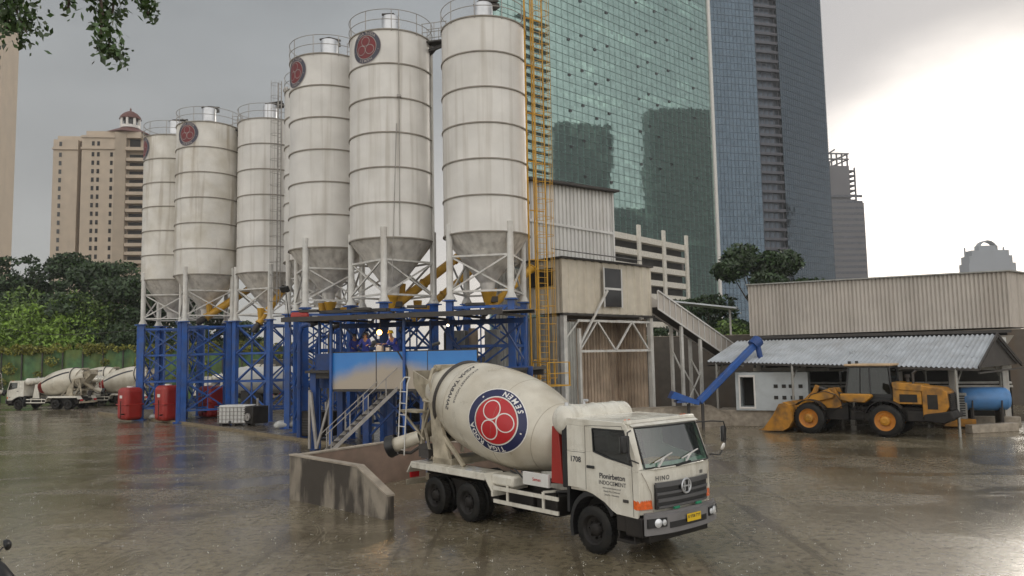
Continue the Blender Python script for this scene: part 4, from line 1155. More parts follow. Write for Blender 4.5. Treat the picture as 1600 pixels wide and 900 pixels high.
    for s in (1.70, 3.85, .52): m.ring(DR_A + DR_AX * s, DR_AX, drum_r(s), .006, 72, 4)
    part('drum_seam', m, M['conclight'], dr)
    m = MB(); s = 4.45; m.ring(DR_A + DR_AX * s, DR_AX, drum_r(s) + .035, .055, 64, 4)
    m.ring(DR_A + DR_AX * DR_L, DR_AX, .56, .03, 40, 6)
    part('roller_ring', m, M['darkmetal'], dr)
    if full or True:
        for sg in (1, -1):
            if not full and sg == 1: pass
            s0 = 1.62; a0 = R(80)
            def fn(u, v, h, sg=sg):
                # u towards the front, v upwards
                s = s0 - u * 1.12; r_ = drum_r(s0)
                return (lambda p: p if sg > 0 else V((p.x, -p.y, p.z)))(drum_pt(s, a0 - v / r_, h))
            e = emblem(.85, R(158), fn, .004)
            part('drum_emblem', e, [M['navy'], M['red'], M['white']], dr, smooth='keep')
        m = MB()
        for (txt, sz, s1, a1, bo) in (('SAHABAT ANDA', .20, 3.62, R(56), .004), ('KOKOH TERPERCAYA', .12, 3.34, R(52), .001)):
            rr = drum_r(s1)
            # rows run round the drum, upside down
            put_text(m, txt, sz, lambda x, y, s1=s1, a1=a1, rr=rr: drum_pt(s1 + y * -1, a1 - x * -1 / rr * -1 * -1, .004) if False else drum_pt(s1 - y, a1 - x / rr, .004), bo)
        part('drum_lettering', m, M['ink'], dr, smooth='keep')
    # ---- rear pedestal, hopper, chutes, ladder
    m = MB()
    for y in (-.95, .83):
        m.prism([(-5.55, y, 1.34), (-6.35, y, 1.34), (-6.55, y, 3.0), (-6.25, y, 3.0)], (0, .12, 0))
        m.bar((-5.0, y + .06, 1.36), (-6.3, y + .06, 2.4), .10)
    m.bb(-6.6, -6.2, -.9, .9, 1.9, 2.05); m.bb(-6.4, -5.5, -.95, .95, 1.34, 1.50)
    m.bar((-6.3, -.9, 2.95), (-6.3, .9, 2.95), .12)
    part('rear_pedestal', m, M['dirtycream'], t, bevel=.012)
    for y in (-.6, .6):
        m = MB(); m.tube((-6.24, y - .07, 2.12), (-6.24, y + .07, 2.12), .17, 16); part('roller', m, M['darkmetal'], t)
    m = MB(); c0 = V((-7.55, 0, 3.15))
    m.prism([(-6.9, -.62, 3.55), (-8.0, -.55, 3.9), (-8.05, -.5, 3.45), (-7.45, -.35, 2.75), (-7.15, -.35, 2.75)], (0, .05, 0))
    m.prism([(-6.9, .57, 3.55), (-8.0, .5, 3.9), (-8.05, .45, 3.45), (-7.45, .3, 2.75), (-7.15, .3, 2.75)], (0, .05, 0))
    m.prism([(-8.0, -.5, 3.9), (-8.05, -.5, 3.45), (-7.45, -.35, 2.75), (-7.42, -.35, 2.75), (-8.0, -.5, 3.45), (-7.95, -.5, 3.9)], (0, .95, 0))
    part('charge_hopper', m, M['dirtycream'], t)
    # cowl frame round the mouth
    m = MB()
    for sg in (-1, 1):
        m.path([(-6.45, sg * .85, 3.0), (-6.75, sg * .80, 3.6), (-6.95, sg * .55, 3.95), (-7.0, 0, 4.02)], .045, 6)
        m.path([(-6.45, sg * .9, 3.0), (-7.1, sg * .78, 3.05), (-7.4, sg * .5, 3.1)], .04, 6)
        m.bar((-7.3, sg * .75, 1.4), (-7.0, sg * .75, 3.1), .09); m.bar((-7.3, sg * .75, 1.9), (-6.5, sg * .9, 3.0), .06)
        m.bar((-6.6, sg * .85, 1.4), (-7.2, sg * .75, 2.6), .06)
    m.bar((-7.05, -.75, 3.0), (-7.05, .75, 3.0), .09); m.bar((-7.25, -.75, 1.9), (-7.25, .75, 1.9), .09)
    m.tube((-6.95, -.45, 3.98), (-7.05, .5, 3.98), .10, 8); m.bb(-7.2, -6.8, -.3, .3, 3.9, 4.06)
    part('mouth_frame', m, M['dirtycream'], t)
    def trough(p, q, r0, r1, m, th=.03):
        p, q = V(p), V(q); d = (q - p).normalized(); s = d.cross(V((0, 0, 1))).normalized(); u_ = s.cross(d)
        def f(rr0, rr1):
            return lambda a, b: p.lerp(q, b) + (s * math.cos(PI + a * PI) + u_ * math.sin(PI + a * PI)) * (rr0 + (rr1 - rr0) * b)
        m.grid(f(r0, r1), 14, 2); m.grid(f(r0 - th, r1 - th), 14, 2)
    m = MB(); trough((-7.05, 0, 2.75), (-7.75, -.35, 2.1), .34, .30, m); part('discharge_collar', m, M['dirtycream'], t)
    m = MB(); m.rev((-7.35, -.72, 1.98), V((-.80, -.50, -.30)), [(0, .19), (.85, .22), (.86, .19), (.02, .17)], 20, cap=False); sw = part('swing_chute', m, M['drum'], t)
    m = MB(); m.rev((-8.0, -1.13, 1.74), V((-.80, -.50, -.30)), [(0, .30), (.26, .33), (.27, .28), (.02, .2)], 20, cap=False); m.rev((-8.0, -1.13, 1.74), V((-.80, -.50, -.30)), [(.05, .27), (.06, 0)], 20, cap=False); part('chute_end', m, M['black'], sw)
    m = MB(); m.path([(-7.35, -.72, 1.7), (-7.6, -.9, 1.5), (-8.0, -1.1, 1.5)], .05, 6); m.bar((-7.2, -.5, 1.5), (-7.5, -.8, 1.9), .09); m.rev((-7.3, -.3, 1.2), (0, 0, 1), [(0, .16), (.35, .16)], 12); m.box((-7.0, -.75, 1.62), (.35, .3, .35), rz=.4); m.box((-6.75, -.9, 1.55), (.3, .2, .25), rz=.2)
    part('chute_pivot', m, M['darkmetal'], t)
    m = MB()
    for dx in (0, -.35):
        m.path([(-7.62 + dx, -1.12, 1.45), (-7.55 + dx, -1.12, 2.3), (-7.45 + dx, -1.10, 3.55), (-7.40 + dx * .8, -1.05, 3.72)], .022, 6)
    for k in range(6): z = 1.6 + k * .34; m.tube((-7.60 + k * .022, -1.12, z), (-7.95 + k * .022, -1.12, z), .016, 6)
    m.tube((-7.40, -1.05, 3.72), (-7.68, -1.05, 3.72), .022, 6)
    part('access_ladder', m, M['wsteel'], t)
    m = MB(); m.bb(-8.0, -7.0, -1.05, -.55, 2.70, 2.76); m.bar((-7.9, -1.0, 2.73), (-7.1, -.75, 1.9), .05); part('ladder_platform', m, M['dirtycream'], t)
    # ---- fenders over the tandem, guards, boxes
    for sg in (-1, 1):
        m = MB(); y0, y1 = (sg * .62, sg * 1.22)
        m.bb(-7.1, -3.72, y0, y1, 1.28, 1.34); m.bb(-7.1, -3.72, y1 - sg * .03, y1, 1.16, 1.28)
        m.prism([(-3.72, y0, 1.34), (-3.40, y0, .92), (-3.44, y0, .90), (-3.78, y0, 1.30)], (0, y1 - y0, 0)); m.bb(-3.46, -3.40, y0, y1, .80, .93)
        m.prism([(-7.1, y0, 1.34), (-7.35, y0, 1.02), (-7.31, y0, 1.0), (-7.06, y0, 1.30)], (0, y1 - y0, 0))
        part('rear_fender', m, C, t, bevel=.008)
        m = MB()
        for z in (.98, .66): m.bb(-3.38, -1.05, sg * 1.17, sg * 1.21, z, z + .09)
        for x in (-2.9, -1.6): m.bb(x - .035, x + .035, sg * 1.13, sg * 1.165, .66, 1.12)
        m.bar((-1.6, sg * 1.15, 1.12), (-1.35, sg * .6, 1.12), .05); m.bb(-2.93, -2.87, sg * .5, sg * 1.14, 1.0, 1.05)
        part('side_guard', m, C, t)
    m = MB(); m.bb(-3.6, -2.75, -1.1, -.5, 1.06, 1.34); part('curved_cover', m, C, t, bevel=.06)
    m = MB(); m.bb(-2.35, -1.45, -1.12, -1.05, 1.22, 1.52); bd = part('side_board', m, M['cladw'], t, bevel=.006)
    if full:
        m = MB(); put_text(m, 'Semen', .11, lambda x, z: V((-1.85 + x, -1.124, 1.37 + z)), .002); part('board_lettering', m, M['red'], bd)
    m = MB(); m.bb(-2.0, -1.3, -1.0, -.5, .55, 1.0); m.bb(-3.2, -2.2, -.95, -.5, .55, .95); m.bb(-2.6, -1.6, .5, 1.0, .5, 1.0); m.tube((-2.9, 1.0, .8), (-2.9, .5, .8), .2, 12)
    part('fuel_tank', m, M['chassis'], t, bevel=.04)
    m = MB(); m.path([(-2.9, -.9, 1.5), (-2.5, -.95, 1.30), (-2.2, -.9, 1.25), (-1.7, -.8, 1.35)], .025, 5); m.path([(-3.3, -.7, 1.4), (-2.5, -.75, 1.2), (-1.4, -.6, 1.3)], .03, 5); m.path([(-.9, -.95, 1.2), (-1.3, -1.0, 1.15), (-1.4, -.9, 1.0)], .03, 5)
    part('hoses', m, M['black'], t)
    m = MB(); m.bb(-7.50, -7.42, -1.15, 1.15, .62, .78); m.bb(-7.42, -7.0, -.5, -.4, .7, .9); m.bb(-7.42, -7.0, .4, .5, .7, .9); part('rear_bumper', m, M['dirtycream'], t)
    for y in (-1.0, .75):
        m = MB(); m.bb(-7.52, -7.44, y, y + .28, .82, 1.0); part('tail_light', m, M['red'], t)
    return t

TR = mixer_truck('cream mixer truck numbered 1708 backed up to the concrete bay in the foreground', (2.60, 18.15, 0), math.atan2(-.76, .65))
TR.scale = (1.02, 1.02, 1.02)

# parked trucks by the fence: same kind, copies with their parts
q = gnd(100, 631); 
T2 = dup(TR, None, (0, 0, 0), PI - R(14), 'parked mixer truck with a striped red ended drum in front of the netting', 'mixer trucks parked along the fence')
for ch in list(T2.children):
    for nm in ('drum',):
        if ch.name.startswith(nm):
            for c2 in list(ch.children):
                if c2.name.startswith('drum_lettering') or c2.name.startswith('drum_emblem'): bpy.data.objects.remove(c2)
            m = MB()
            def fl(u, v, h): return (lambda p: V((p.x, -p.y, p.z)))(drum_pt(.9 + u * 3.4, R(78) - v * .16 - u * .35, h))
            m.grid(lambda a, b: fl(a, b, .006), 24, 2); part('drum_stripe', m, M['ink'], ch, smooth='keep')
            m = MB()
            m.grid(lambda a, b: (lambda p: V((p.x, -p.y, p.z)))(drum_pt(.12 + a * .75, R(60) + b * R(75), .006)), 8, 12); part('drum_patch', m, M['redtank'], ch, smooth='keep')
q = at(44, 600, 77); T2.location = (q.x, q.y, 0); T2.scale = (.97, .97, .97)
q = at(136, 600, 80); T3 = dup(T2, None, (q.x, q.y, 0), PI - R(8), 'second parked mixer truck by the netting, its rear hidden by the leftmost silo', 'mixer trucks parked along the fence')
q = at(-112, 600, 77); T4 = dup(T2, None, (q.x, q.y, 0), PI - R(12), 'parked mixer truck cut off by the left edge beside the netting', 'mixer trucks parked along the fence')
for T in (T3, T4):
    for ch in T.children:
        if ch.name.startswith('drum') and not ch.name.startswith('drum_drive'):
            for c2 in list(ch.children):
                if c2.name.startswith('drum_patch') or c2.name.startswith('drum_stripe'): bpy.data.objects.remove(c2)
q = at(330, 600, 80); T5 = dup(T3, None, (q.x, q.y, 0), PI - R(10), 'mixer truck seen in pieces through the blue lattice of the leftmost silos', 'mixer trucks parked along the fence')

q = at(92, 600, 86); T6 = dup(T3, None, (q.x, q.y, 0), PI - R(6), 'mixer truck in the second rank, its drum showing above the striped one', 'mixer trucks parked along the fence')
# ------------------------------------------------------------------ silos
ZB = 7.3; SR = 2.3; ZT = 14.7
def make_support(x, y, phi, label, double=False):
    t = thing('silo_support', label, 'support frame', (x, y, 0), phi, 'blue lattice frames under the silos')
    c = [V((2.3 * math.cos(k * PI / 2), 2.3 * math.sin(k * PI / 2), 0)) for k in range(4)]
    pm = MB(); pm.box((0, 0, ZB / 2), (.34, .34, ZB - .1), rz=PI / 4); pm.box((0, 0, ZB - .05), (.62, .62, .06), rz=PI / 4); pm.box((0, 0, .06), (.7, .7, .08), rz=PI / 4)
    p0 = None
    for q in c:
        o = part('post', pm, M['blue'], t, smooth=False) if p0 is None else dup(p0)
        p0 = p0 or o; o.location = q
        if double:
            o2 = dup(p0); o2.location = q * 1.0 + V((q.y, -q.x, 0)).normalized() * .40
    b0 = None
    L_ = (c[1] - c[0]).length
    bm = MB(); x0, x1 = .2, L_ - .2
    zs = [.9, 2.9, 4.9, 6.9]
    for z in zs: bm.bb(x0, x1, -.06, .06, z - .07, z + .07)
    for i in range(3):
        bm.bar((x0, -.08, zs[i]), (x1, -.08, zs[i + 1]), .09); bm.bar((x0, .08, zs[i + 1]), (x1, .08, zs[i]), .09)
        bm.bar((L_ / 2, .0, zs[i]), (L_ / 2, .0, zs[i + 1]), .06)
    for k in range(4):
        o = part('lattice_panel', bm, M['blue'], t, smooth=False) if b0 is None else dup(b0)
        b0 = b0 or o; d = c[(k + 1) % 4] - c[k]; o.location = c[k]; o.rotation_euler = (0, 0, math.atan2(d.y, d.x))
    return t
SILO = None
def make_silo(label, x, y, phi, stained=False):
    t = thing('cement_silo', label, 'silo', (x, y, ZB), phi, 'cement silos in two rows')
    zc = 3.4
    m = MB(); m.rev((0, 0, 0), (0, 0, 1), [(zc, SR), (ZT, SR), (ZT + .12, SR * .55), (ZT + .16, 0)], 72, cap=False)
    sh = part('tank', m, M['silo'], t, ang=25)
    m = MB(); m.rev((0, 0, 0), (0, 0, 1), [(zc - .01, SR - .02), (.95, .42), (.55, .36), (.55, 0)], 40, cap=False); part('cone', m, M['cone'], t, ang=25)
    fm = MB(); fm.rev((0, 0, 0), (0, 0, 1), [(-.035, SR + .005), (-.035, SR + .055), (.03, SR + .055), (.03, SR + .005)], 72, cap=False); f0 = None
    for k in range(7):
        o = part('flange', fm, M['flange'], sh, ang=25) if f0 is None else dup(f0)
        f0 = f0 or o; o.location = (0, 0, zc + (ZT - zc) * k / 6)
    lm = MB(); lm.rev((0, 0, 0), (0, 0, 1), [(0, .30), (.04, .30), (.3, .175), (3.95, .175)], 14)
    l0 = None; c = [V((2.28 * math.cos(k * PI / 2), 2.28 * math.sin(k * PI / 2), 0)) for k in range(4)]
    for q in c:
        o = part('leg', lm, M['wsteel'], t) if l0 is None else dup(l0)
        l0 = l0 or o; o.location = q
    L_ = (c[1] - c[0]).length; b0 = None; bm = MB()
    for z in (.42, 2.25): bm.bb(.12, L_ - .12, -.05, .05, z - .05, z + .05)
    bm.bar((.12, -.07, .5), (L_ - .12, -.07, 2.2), .085); bm.bar((.12, .07, 2.2), (L_ - .12, .07, .5), .085)
    for k in range(4):
        o = part('brace', bm, M['wsteel'], t, smooth=False) if b0 is None else dup(b0)
        b0 = b0 or o; d = c[(k + 1) % 4] - c[k]; o.location = c[k]; o.rotation_euler = (0, 0, math.atan2(d.y, d.x))
    m = MB()
    for z in (.55, 1.1): m.ring((0, 0, ZT + z), (0, 0, 1), SR + .03, .022, 60, 5)
    for k in range(10):
        a = 2 * PI * k / 10 + .2; m.tube(((SR + .03) * math.cos(a), (SR + .03) * math.sin(a), ZT - .1), ((SR + .03) * math.cos(a), (SR + .03) * math.sin(a), ZT + 1.1), .022, 5)
    part('guard_rail', m, M['rail'], t)
    m = MB(); m.rev((0, 0, 0), (0, 0, 1), [(ZT + .1, .52), (ZT + 1.6, .52), (ZT + 1.65, .5), (ZT + 1.65, 0)], 24); m.ring((0, 0, ZT + .6), (0, 0, 1), .53, .02, 24, 4); vt = part('vent_filter', m, M['chrome'], t)
    m = MB(); m.box((-.25, -.1, ZT + 1.86), (1.3, .7, .12), M3=Matrix.Rotation(R(14), 3, 'Y')); m.box((-.7, -.1, ZT + 1.76), (.6, .5, .26), M3=Matrix.Rotation(R(8), 3, 'Y')); part('vent_lid', m, M['darkmetal'], vt, bevel=.02)
    m = MB(); a = R(150)
    for a in (R(235),):
        m.path([((SR + .15) * math.cos(a), (SR + .15) * math.sin(a), .3), ((SR + .15) * math.cos(a), (SR + .15) * math.sin(a), ZT + .4), ((SR - .3) * math.cos(a), (SR - .3) * math.sin(a), ZT + .6), ((SR - .5) * math.cos(a), (SR - .5) * math.sin(a), ZT + .1)], .055, 8)
    for k in range(7): m.box(((SR + .1) * math.cos(a), (SR + .1) * math.sin(a), 3.9 + 1.6 * k), (.16, .16, .05))
    part('fill_pipe', m, M['wsteel'], t)
    return t
silos = [  # px, Y, front leg angle, label, emblem angle offset
    (270, 60.6, 230, 'leftmost cement silo, half hidden, with the faded badge edge at its left', -76, True),
    (323, 57.5, 253, 'rust streaked cement silo second from left with a round badge near its rim', -41, True),
    (420, 57.0, 200, 'cement silo third from left with a floodlight pole on its rim', None, False),
    (500, 50.5, 225, 'cement silo almost wholly hidden behind the one with the badge at its left edge', None, False),
    (514, 45.3, 249, 'cement silo with a badge at its very left edge', -57, True),
    (613, 42.2, 268, 'tall cement silo with the clearest round badge, second from right', -36, True),
    (762, 40.8, 213, 'rightmost and nearest cement silo, plain, beside the yellow caged ladder', None, False)]
sil = []
for i, (px_, Y, phi, lb, ea, e) in enumerate(silos):
    q = at(px_, 450, Y); x, y = q.x, q.y
    make_support(x, y, R(phi), 'blue lattice frame under the ' + ['leftmost silo, with doubled posts', 'second silo from the left, with doubled posts', 'third silo from the left', 'hidden silo of the back row', 'silo badged at its left edge', 'tall silo with the clearest badge, behind the canopy', 'rightmost silo, right of the canopy'][i], double=i in (0, 1))
    if SILO is None: t = make_silo(lb, x, y, R(phi)); SILO = t
    else: t = dup(SILO, None, (x, y, ZB), R(phi), lb)
    sil.append(t)
for i, ((px_, Y, phi, lb, ea, e), t) in enumerate(zip(silos, sil)):
    if i in (0, 1):
        for ch in t.children:
            if ch.name.startswith('tank'):
                ch.data = ch.data.copy(); ch.data.materials[0] = M['silostain']
    if e:
        base = math.atan2(-t.location.y, -t.location.x) + R(ea) * 1.0   # camera-facing direction, swung left
        a0 = base - R(phi)
        zc = 3.4 + (ZT - 3.4) * (5.5 / 6) + .05
        def fn(u, v, h, a0=a0): return V(((SR + .01 + h) * math.cos(a0 + u / SR), (SR + .01 + h) * math.sin(a0 + u / SR), zc + v))
        em = emblem(.90, 0, fn, .01); part('emblem', em, [M['faded'], M['fadedr'], M['fadedw']], t, smooth='keep')
# floodlight pole on the third silo
p = V(sil[2].location); T3s = sil[2]
m = MB(); m.tube((-1.0, 1.4, ZT), (-1.0, 1.4, ZT + 2.4), .045, 6); m.rev((-1.0, 1.4, ZT + 2.5), (-1, .2, -.2), [(-.15, .1), (.0, .28), (.15, .32), (.2, .1)], 12); part('floodlight', m, M['rail'], T3s)
# cable with cleats down the clear-badged silo
m = MB(); a = math.atan2(-sil[5].location.y, -sil[5].location.x) - R(268) + R(10)
for (da, z0, z1, db) in ((0, 3.5, ZT + 1.1, 0), (-.06, 1.0, 9.5, -.12)):
    m.path([((SR + .07) * math.cos(a + da + (db) * (1 - k / 8)), (SR + .07) * math.sin(a + da + db * (1 - k / 8)), z0 + (z1 - z0) * k / 8) for k in range(9)], .022, 5)
m.box(((SR + .1) * math.cos(a), (SR + .1) * math.sin(a), 11.0), (.2, .2, .12)); part('cable', m, M['rail'], sil[5])
m = MB(); a = math.atan2(-sil[5].location.y, -sil[5].location.x) - R(268) + R(72)
m.tube(((SR + .06) * math.cos(a), (SR + .06) * math.sin(a), .2), ((SR + .06) * math.cos(a), (SR + .06) * math.sin(a), ZT), .07, 8); part('down_pipe', m, M['wsteel'], sil[5])
# walkways linking silo tops
def walkway(a, b, lb):
    p, q = V(sil[a].location), V(sil[b].location); d = (q - p); d.z = 0; L0 = d.length; d.normalize()
    t = thing('catwalk', lb, 'walkway', p + d * (SR - .3) + V((0, 0, ZT - .15)), math.atan2(d.y, d.x), 'catwalks linking the silo tops')
    w = max(.9, L0 - 2 * SR + .6)
    m = MB(); m.bb(0, w, -.35, .35, -.06, .02); m.bar((0, 0, -.5), (w, 0, -.1), .16); m.bar((0, .2, -.9), (w * .5, .2, -.1), .12); part('deck', m, M['darkmetal'], t, smooth=False)
    m = MB()
    for y in (-.38, .38):
        for z in (.5, 1.0): m.tube((0, y, z), (w, y, z), .022, 5)
        for x in (.05, w / 2, w - .05): m.tube((x, y, 0), (x, y, 1.0), .022, 5)
    part('guard_rail', m, M['rail'], t)
walkway(5, 6, 'dark catwalk between the two rightmost silo tops'); walkway(1, 2, 'dark catwalk between the second and third silo tops'); walkway(4, 5, 'catwalk joining the tall badged silo to its left neighbour')
# caged ladder, white, on the third silo; yellow on the right
def caged_ladder(lb, p, z0, z1, face, m_, w=.5, cage=.42, name='caged_ladder'):
    t = thing(name, lb, 'ladder', (p.x, p.y, z0), face); H_ = z1 - z0
    m = MB()
    for x in (-w / 2, w / 2): m.bb(x - .028, x + .028, -.03, .03, 0, H_)
    part('rail', m, m_, t, smooth=False)
    m = MB(); k = 0
    while k * .3 < H_: m.tube((-w / 2, 0, .1 + k * .3), (w / 2, 0, .1 + k * .3), .014, 5); k += 1
    part('rungs', m, m_, t)
    m = MB(); zz = .3
    while zz < H_:
        pts = [(-w / 2, 0, zz)] + [(math.cos(a) * -cage, -.30 - math.sin(a) * cage, zz) for a in [PI * j / 8 for j in range(9)]] + [(w / 2, 0, zz)]
        m.path(pts, .014, 4); zz += .92
    for a in (0, PI / 4, PI / 2, 3 * PI / 4, PI): m.bar((-math.cos(a) * cage, -.30 - math.sin(a) * cage, .3), (-math.cos(a) * cage, -.30 - math.sin(a) * cage, H_), .022, .01)
    part('safety_cage', m, m_, t)
    return t
q = at(847, 400, 39.8); yl = caged_ladder('tall yellow caged ladder between the rightmost silo and the white batching tower', V((q.x, q.y, 0)), 2.9, 26.5, R(35), M['yellow'], w=.62, cage=.46)
m = MB(); m.bb(-.75, .75, -1.2, .1, -.1, -.04)
for x in (-.7, .7):
    for y in (-1.15, .05): m.bb(x - .03, x + .03, y - .03, y + .03, -.04, 1.1)
for z in (.55, 1.1): m.bb(-.73, .73, -1.18, -1.12, z - .02, z + .02); m.bb(-.73, -.67, -1.15, .05, z - .02, z + .02)
part('landing', m, M['yellow'], yl, smooth=False)
m = MB(); m.bb(-.36, -.31, .10, .16, 0, 23.6); m.bb(-.62, -.55, .3, .37, -2.9, 23.6)
for k in range(9): m.bb(-.6, .3, .12, .2, 1.2 + 2.6 * k, 1.25 + 2.6 * k)
part('mast', m, M['yellow'], yl, smooth=False)
q = at(436, 300, 54.0); caged_ladder('thin grey caged ladder up the third silo', V((q.x, q.y, 0)), 8.2, 24.4, R(-40), M['rail'], w=.42, cage=.36)

# yellow screw conveyors
def screw(a, b, r, lb, motor=True):
    a, b = V(a), V(b); t = thing('screw_conveyor', lb, 'conveyor', a, 0, 'yellow screw conveyors under the silos')
    m = MB(); d = b - a; m.tube((0, 0, 0), d, r, 16)
    n = int(d.length / 2.2)
    for k in range(n + 1): c = d * (k / n); m.rev(c, d, [(-.04, r + .05), (.04, r + .05)], 16)
    part('casing', m, M['yellow'], t)
    m = MB(); m.rev(-d.normalized() * .1, -d, [(0, r * .9), (.5, r * .9), (.7, r * .5)], 12); m.rev(d, d, [(0, r * .9), (.4, r * .9)], 12); part('motor', m, M['darkmetal'], t)
    m = MB(); c = d * .06; m.tube(c + V((0, 0, r * .8)), c + V((0, 0, r + .7)), .18, 10, r2=.26); part('inlet', m, M['yellow'], t)
screw(at(612, 482, 43), at(838, 306, 48.5), .26, 'upper yellow screw conveyor rising behind the rightmost silo')
screw(at(640, 505, 44.5), at(836, 338, 48), .22, 'lower yellow screw conveyor running beside the upper one')
screw(at(322, 496, 56.5), at(398, 446, 58), .27, 'yellow screw conveyor under the second silo from the left')
screw(at(405, 505, 55), at(440, 455, 56), .24, 'short yellow screw conveyor under the third silo')
screw(at(765, 482, 40.8), at(830, 420, 45), .22, 'yellow screw conveyor under the rightmost silo')
screw(at(500, 500, 46), at(560, 478, 46.5), .26, 'stubby yellow screw conveyor behind the badged silo legs')
for (px_, py_, Y, lb) in ((762, 462, 40.8, 'yellow valve hopper below the rightmost silo cone'), (516, 480, 45.3, 'yellow valve hopper below the silo badged at its left edge'), (613, 470, 42.2, 'yellow valve hopper below the tall badged silo')):
    q = at(px_, py_, Y); t = thing('valve_hopper', lb, 'hopper', (q.x, q.y, q.z - .5), 0, 'valve hoppers under the silo cones')
    m = MB(); m.rev((0, 0, 0), (0, 0, 1), [(0, .14), (.1, .2), (.65, .34), (.72, .38), (.8, .38)], 14); part('funnel', m, M['yellow'], t)
    m = MB(); m.box((.35, 0, .3), (.4, .3, .3)); m.tube((0, 0, -.3), (0, 0, .05), .12, 10); part('actuator', m, M['darkmetal'], t, bevel=.02)

# ------------------------------------------------------------------ loading platform with canopy
def e2(p, q): d = q - p; return math.atan2(d.y, d.x)
pa = at(520, 604, 37.0); pb = at(746, 602, 34.6); pa.z = pb.z = 0
prz = e2(pa, pb); pw = (pb - pa).length
P = thing('loading_platform', 'blue panelled loading platform under a flat canopy, above the mixer truck drum', 'platform', pa, prz)
def panelmat():
    m, nt, N, L, b = _nt('blue sheet splashed with cement')
    tc = N.new('ShaderNodeTexCoord'); sp = N.new('ShaderNodeSeparateXYZ'); L.new(tc.outputs['Object'], sp.inputs[0])
    n = N.new('ShaderNodeTexNoise'); n.inputs['Scale'].default_value = .9; n.inputs['Detail'].default_value = 3; L.new(tc.outputs['Object'], n.inputs['Vector'])
    n2 = N.new('ShaderNodeTexNoise'); n2.inputs['Scale'].default_value = 9; n2.inputs['Detail'].default_value = 6; L.new(tc.outputs['Object'], n2.inputs['Vector'])
    def ma(op, a, b_, c=None):
        x = N.new('ShaderNodeMath'); x.operation = op
        for i, q in enumerate((a, b_, c)):
            if q is None: continue
            if hasattr(q, 'is_output'): L.new(q, x.inputs[i])
            else: x.inputs[i].default_value = q
        return x.outputs[0]
    bump_ = ma('MULTIPLY', ma('SINE', ma('MULTIPLY_ADD', sp.outputs['X'], .62, -.35), None), .55)
    edge = ma('ADD', ma('ADD', bump_, ma('MULTIPLY_ADD', n.outputs['Fac'], .55, .32)), ma('MULTIPLY', n2.outputs['Fac'], .12))
    dlt = ma('SUBTRACT', edge, ma('SUBTRACT', sp.outputs['Z'], 2.95 - .05))
    mr = N.new('ShaderNodeMapRange'); mr.interpolation_type = 'SMOOTHSTEP'; L.new(dlt, mr.inputs[0]); mr.inputs['From Min'].default_value = -.45; mr.inputs['From Max'].default_value = .35
    c1 = N.new('ShaderNodeMix'); c1.data_type = 'RGBA'; L.new(n.outputs['Fac'], c1.inputs[0]); c1.inputs[6].default_value = (0.035, 0.18, 0.56, 1); c1.inputs[7].default_value = (0.05, 0.27, 0.66, 1)
    mx = N.new('ShaderNodeMix'); mx.data_type = 'RGBA'; L.new(mr.outputs[0], mx.inputs[0]); L.new(c1.outputs[2], mx.inputs[6]); mx.inputs[7].default_value = (0.42, 0.36, 0.29, 1)
    L.new(mx.outputs[2], b.inputs['Base Color']); b.inputs['Roughness'].default_value = .3
    return m
Z0, Z1 = 2.95, 4.66
m = MB(); m.bb(0, pw, -.05, 0, Z0, Z1)
part('front_panel', m, panelmat(), P, smooth=False)
m = MB(); m.bb(0.0, pw, .002, .05, Z1, Z1 + .05); m.bb(2.35, 2.39, -.06, -.052, Z0, Z1); m.bb(5.0, 5.03, -.06, -.052, Z0, Z1); m.bb(0, pw, -.07, .1, Z0 - .12, Z0 - .01); part('panel_trim', m, M['darkmetal'], P, smooth=False)
m = MB(); m.path([(3.5 + .5 * math.sin(k / 12 * 2.4), -.075, Z1 + .02 - k / 12 * 1.62) for k in range(13)], .035, 6); part('hose', m, M['black'], P)
m = MB(); m.bb(-1.55, -.02, 1.0, 1.05, Z0, Z1); m.bb(-1.6, -1.55, 1.05, 3.2, Z0, Z1); part('end_panel', m, M['bluedark'], P, smooth=False)
m = MB(); m.bb(-1.6, pw + 2.2, .06, 3.4, 3.72, 3.84); m.bb(-1.5, pw + 2.2, .3, .45, 3.45, 3.71); m.bb(-1.5, pw + 2.2, 3.0, 3.15, 3.45, 3.71); part('deck', m, M['darkmetal'], P, smooth=False)
m = MB(); m.bb(pw + .05, pw + 2.4, .6, .7, 3.3, 3.9); part('side_beam', m, M['bluedark'], P, smooth=False)
# canopy
cm_ = MB()
cm_.corr((-2.2, -1.0, 6.38), (pw + 1.6, -1.0, 6.30), (pw + 1.6, 3.8, 6.62), (-2.2, 3.8, 6.66), 60, .04)
cm_.bb(-2.2, pw + 1.6, -1.05, -.98, 6.18, 6.40); cm_.bb(-2.2, pw + 1.6, 3.7, 3.77, 6.45, 6.62)
for k in range(6): x = -2.0 + k * 2.1; cm_.bb(x, x + .08, -.95, 3.7, 6.22, 6.34)
part('canopy', cm_, M['darkmetal'], P, smooth=False)
m = MB()
for x in (-2.0, 1.0, 4.0, 7.0): m.box((x, 1.0, 6.80), (.9, .5, .12), rz=.3)
m.bb(-1.8, 2.0, 1.6, 2.1, 6.7, 6.85); part('planks_on_canopy', m, M['darkmetal'], P)
pm = MB(); pm.bb(-.055, .055, -.055, .055, 0, 6.25); p0 = None
for (x, y) in ((-.02, -.13), (-1.45, 1.1), (pw * .52, -.13), (-1.45, 3.1), (pw * .5, 3.1), (pw + 1.3, 3.1)):
    o = part('canopy_post', pm, M['blue'], P, smooth=False) if p0 is None else dup(p0); p0 = p0 or o; o.location = (x, y, 0)
pm = MB(); pm.bb(-.16, .16, -.16, .16, 0, 3.72); p0 = None
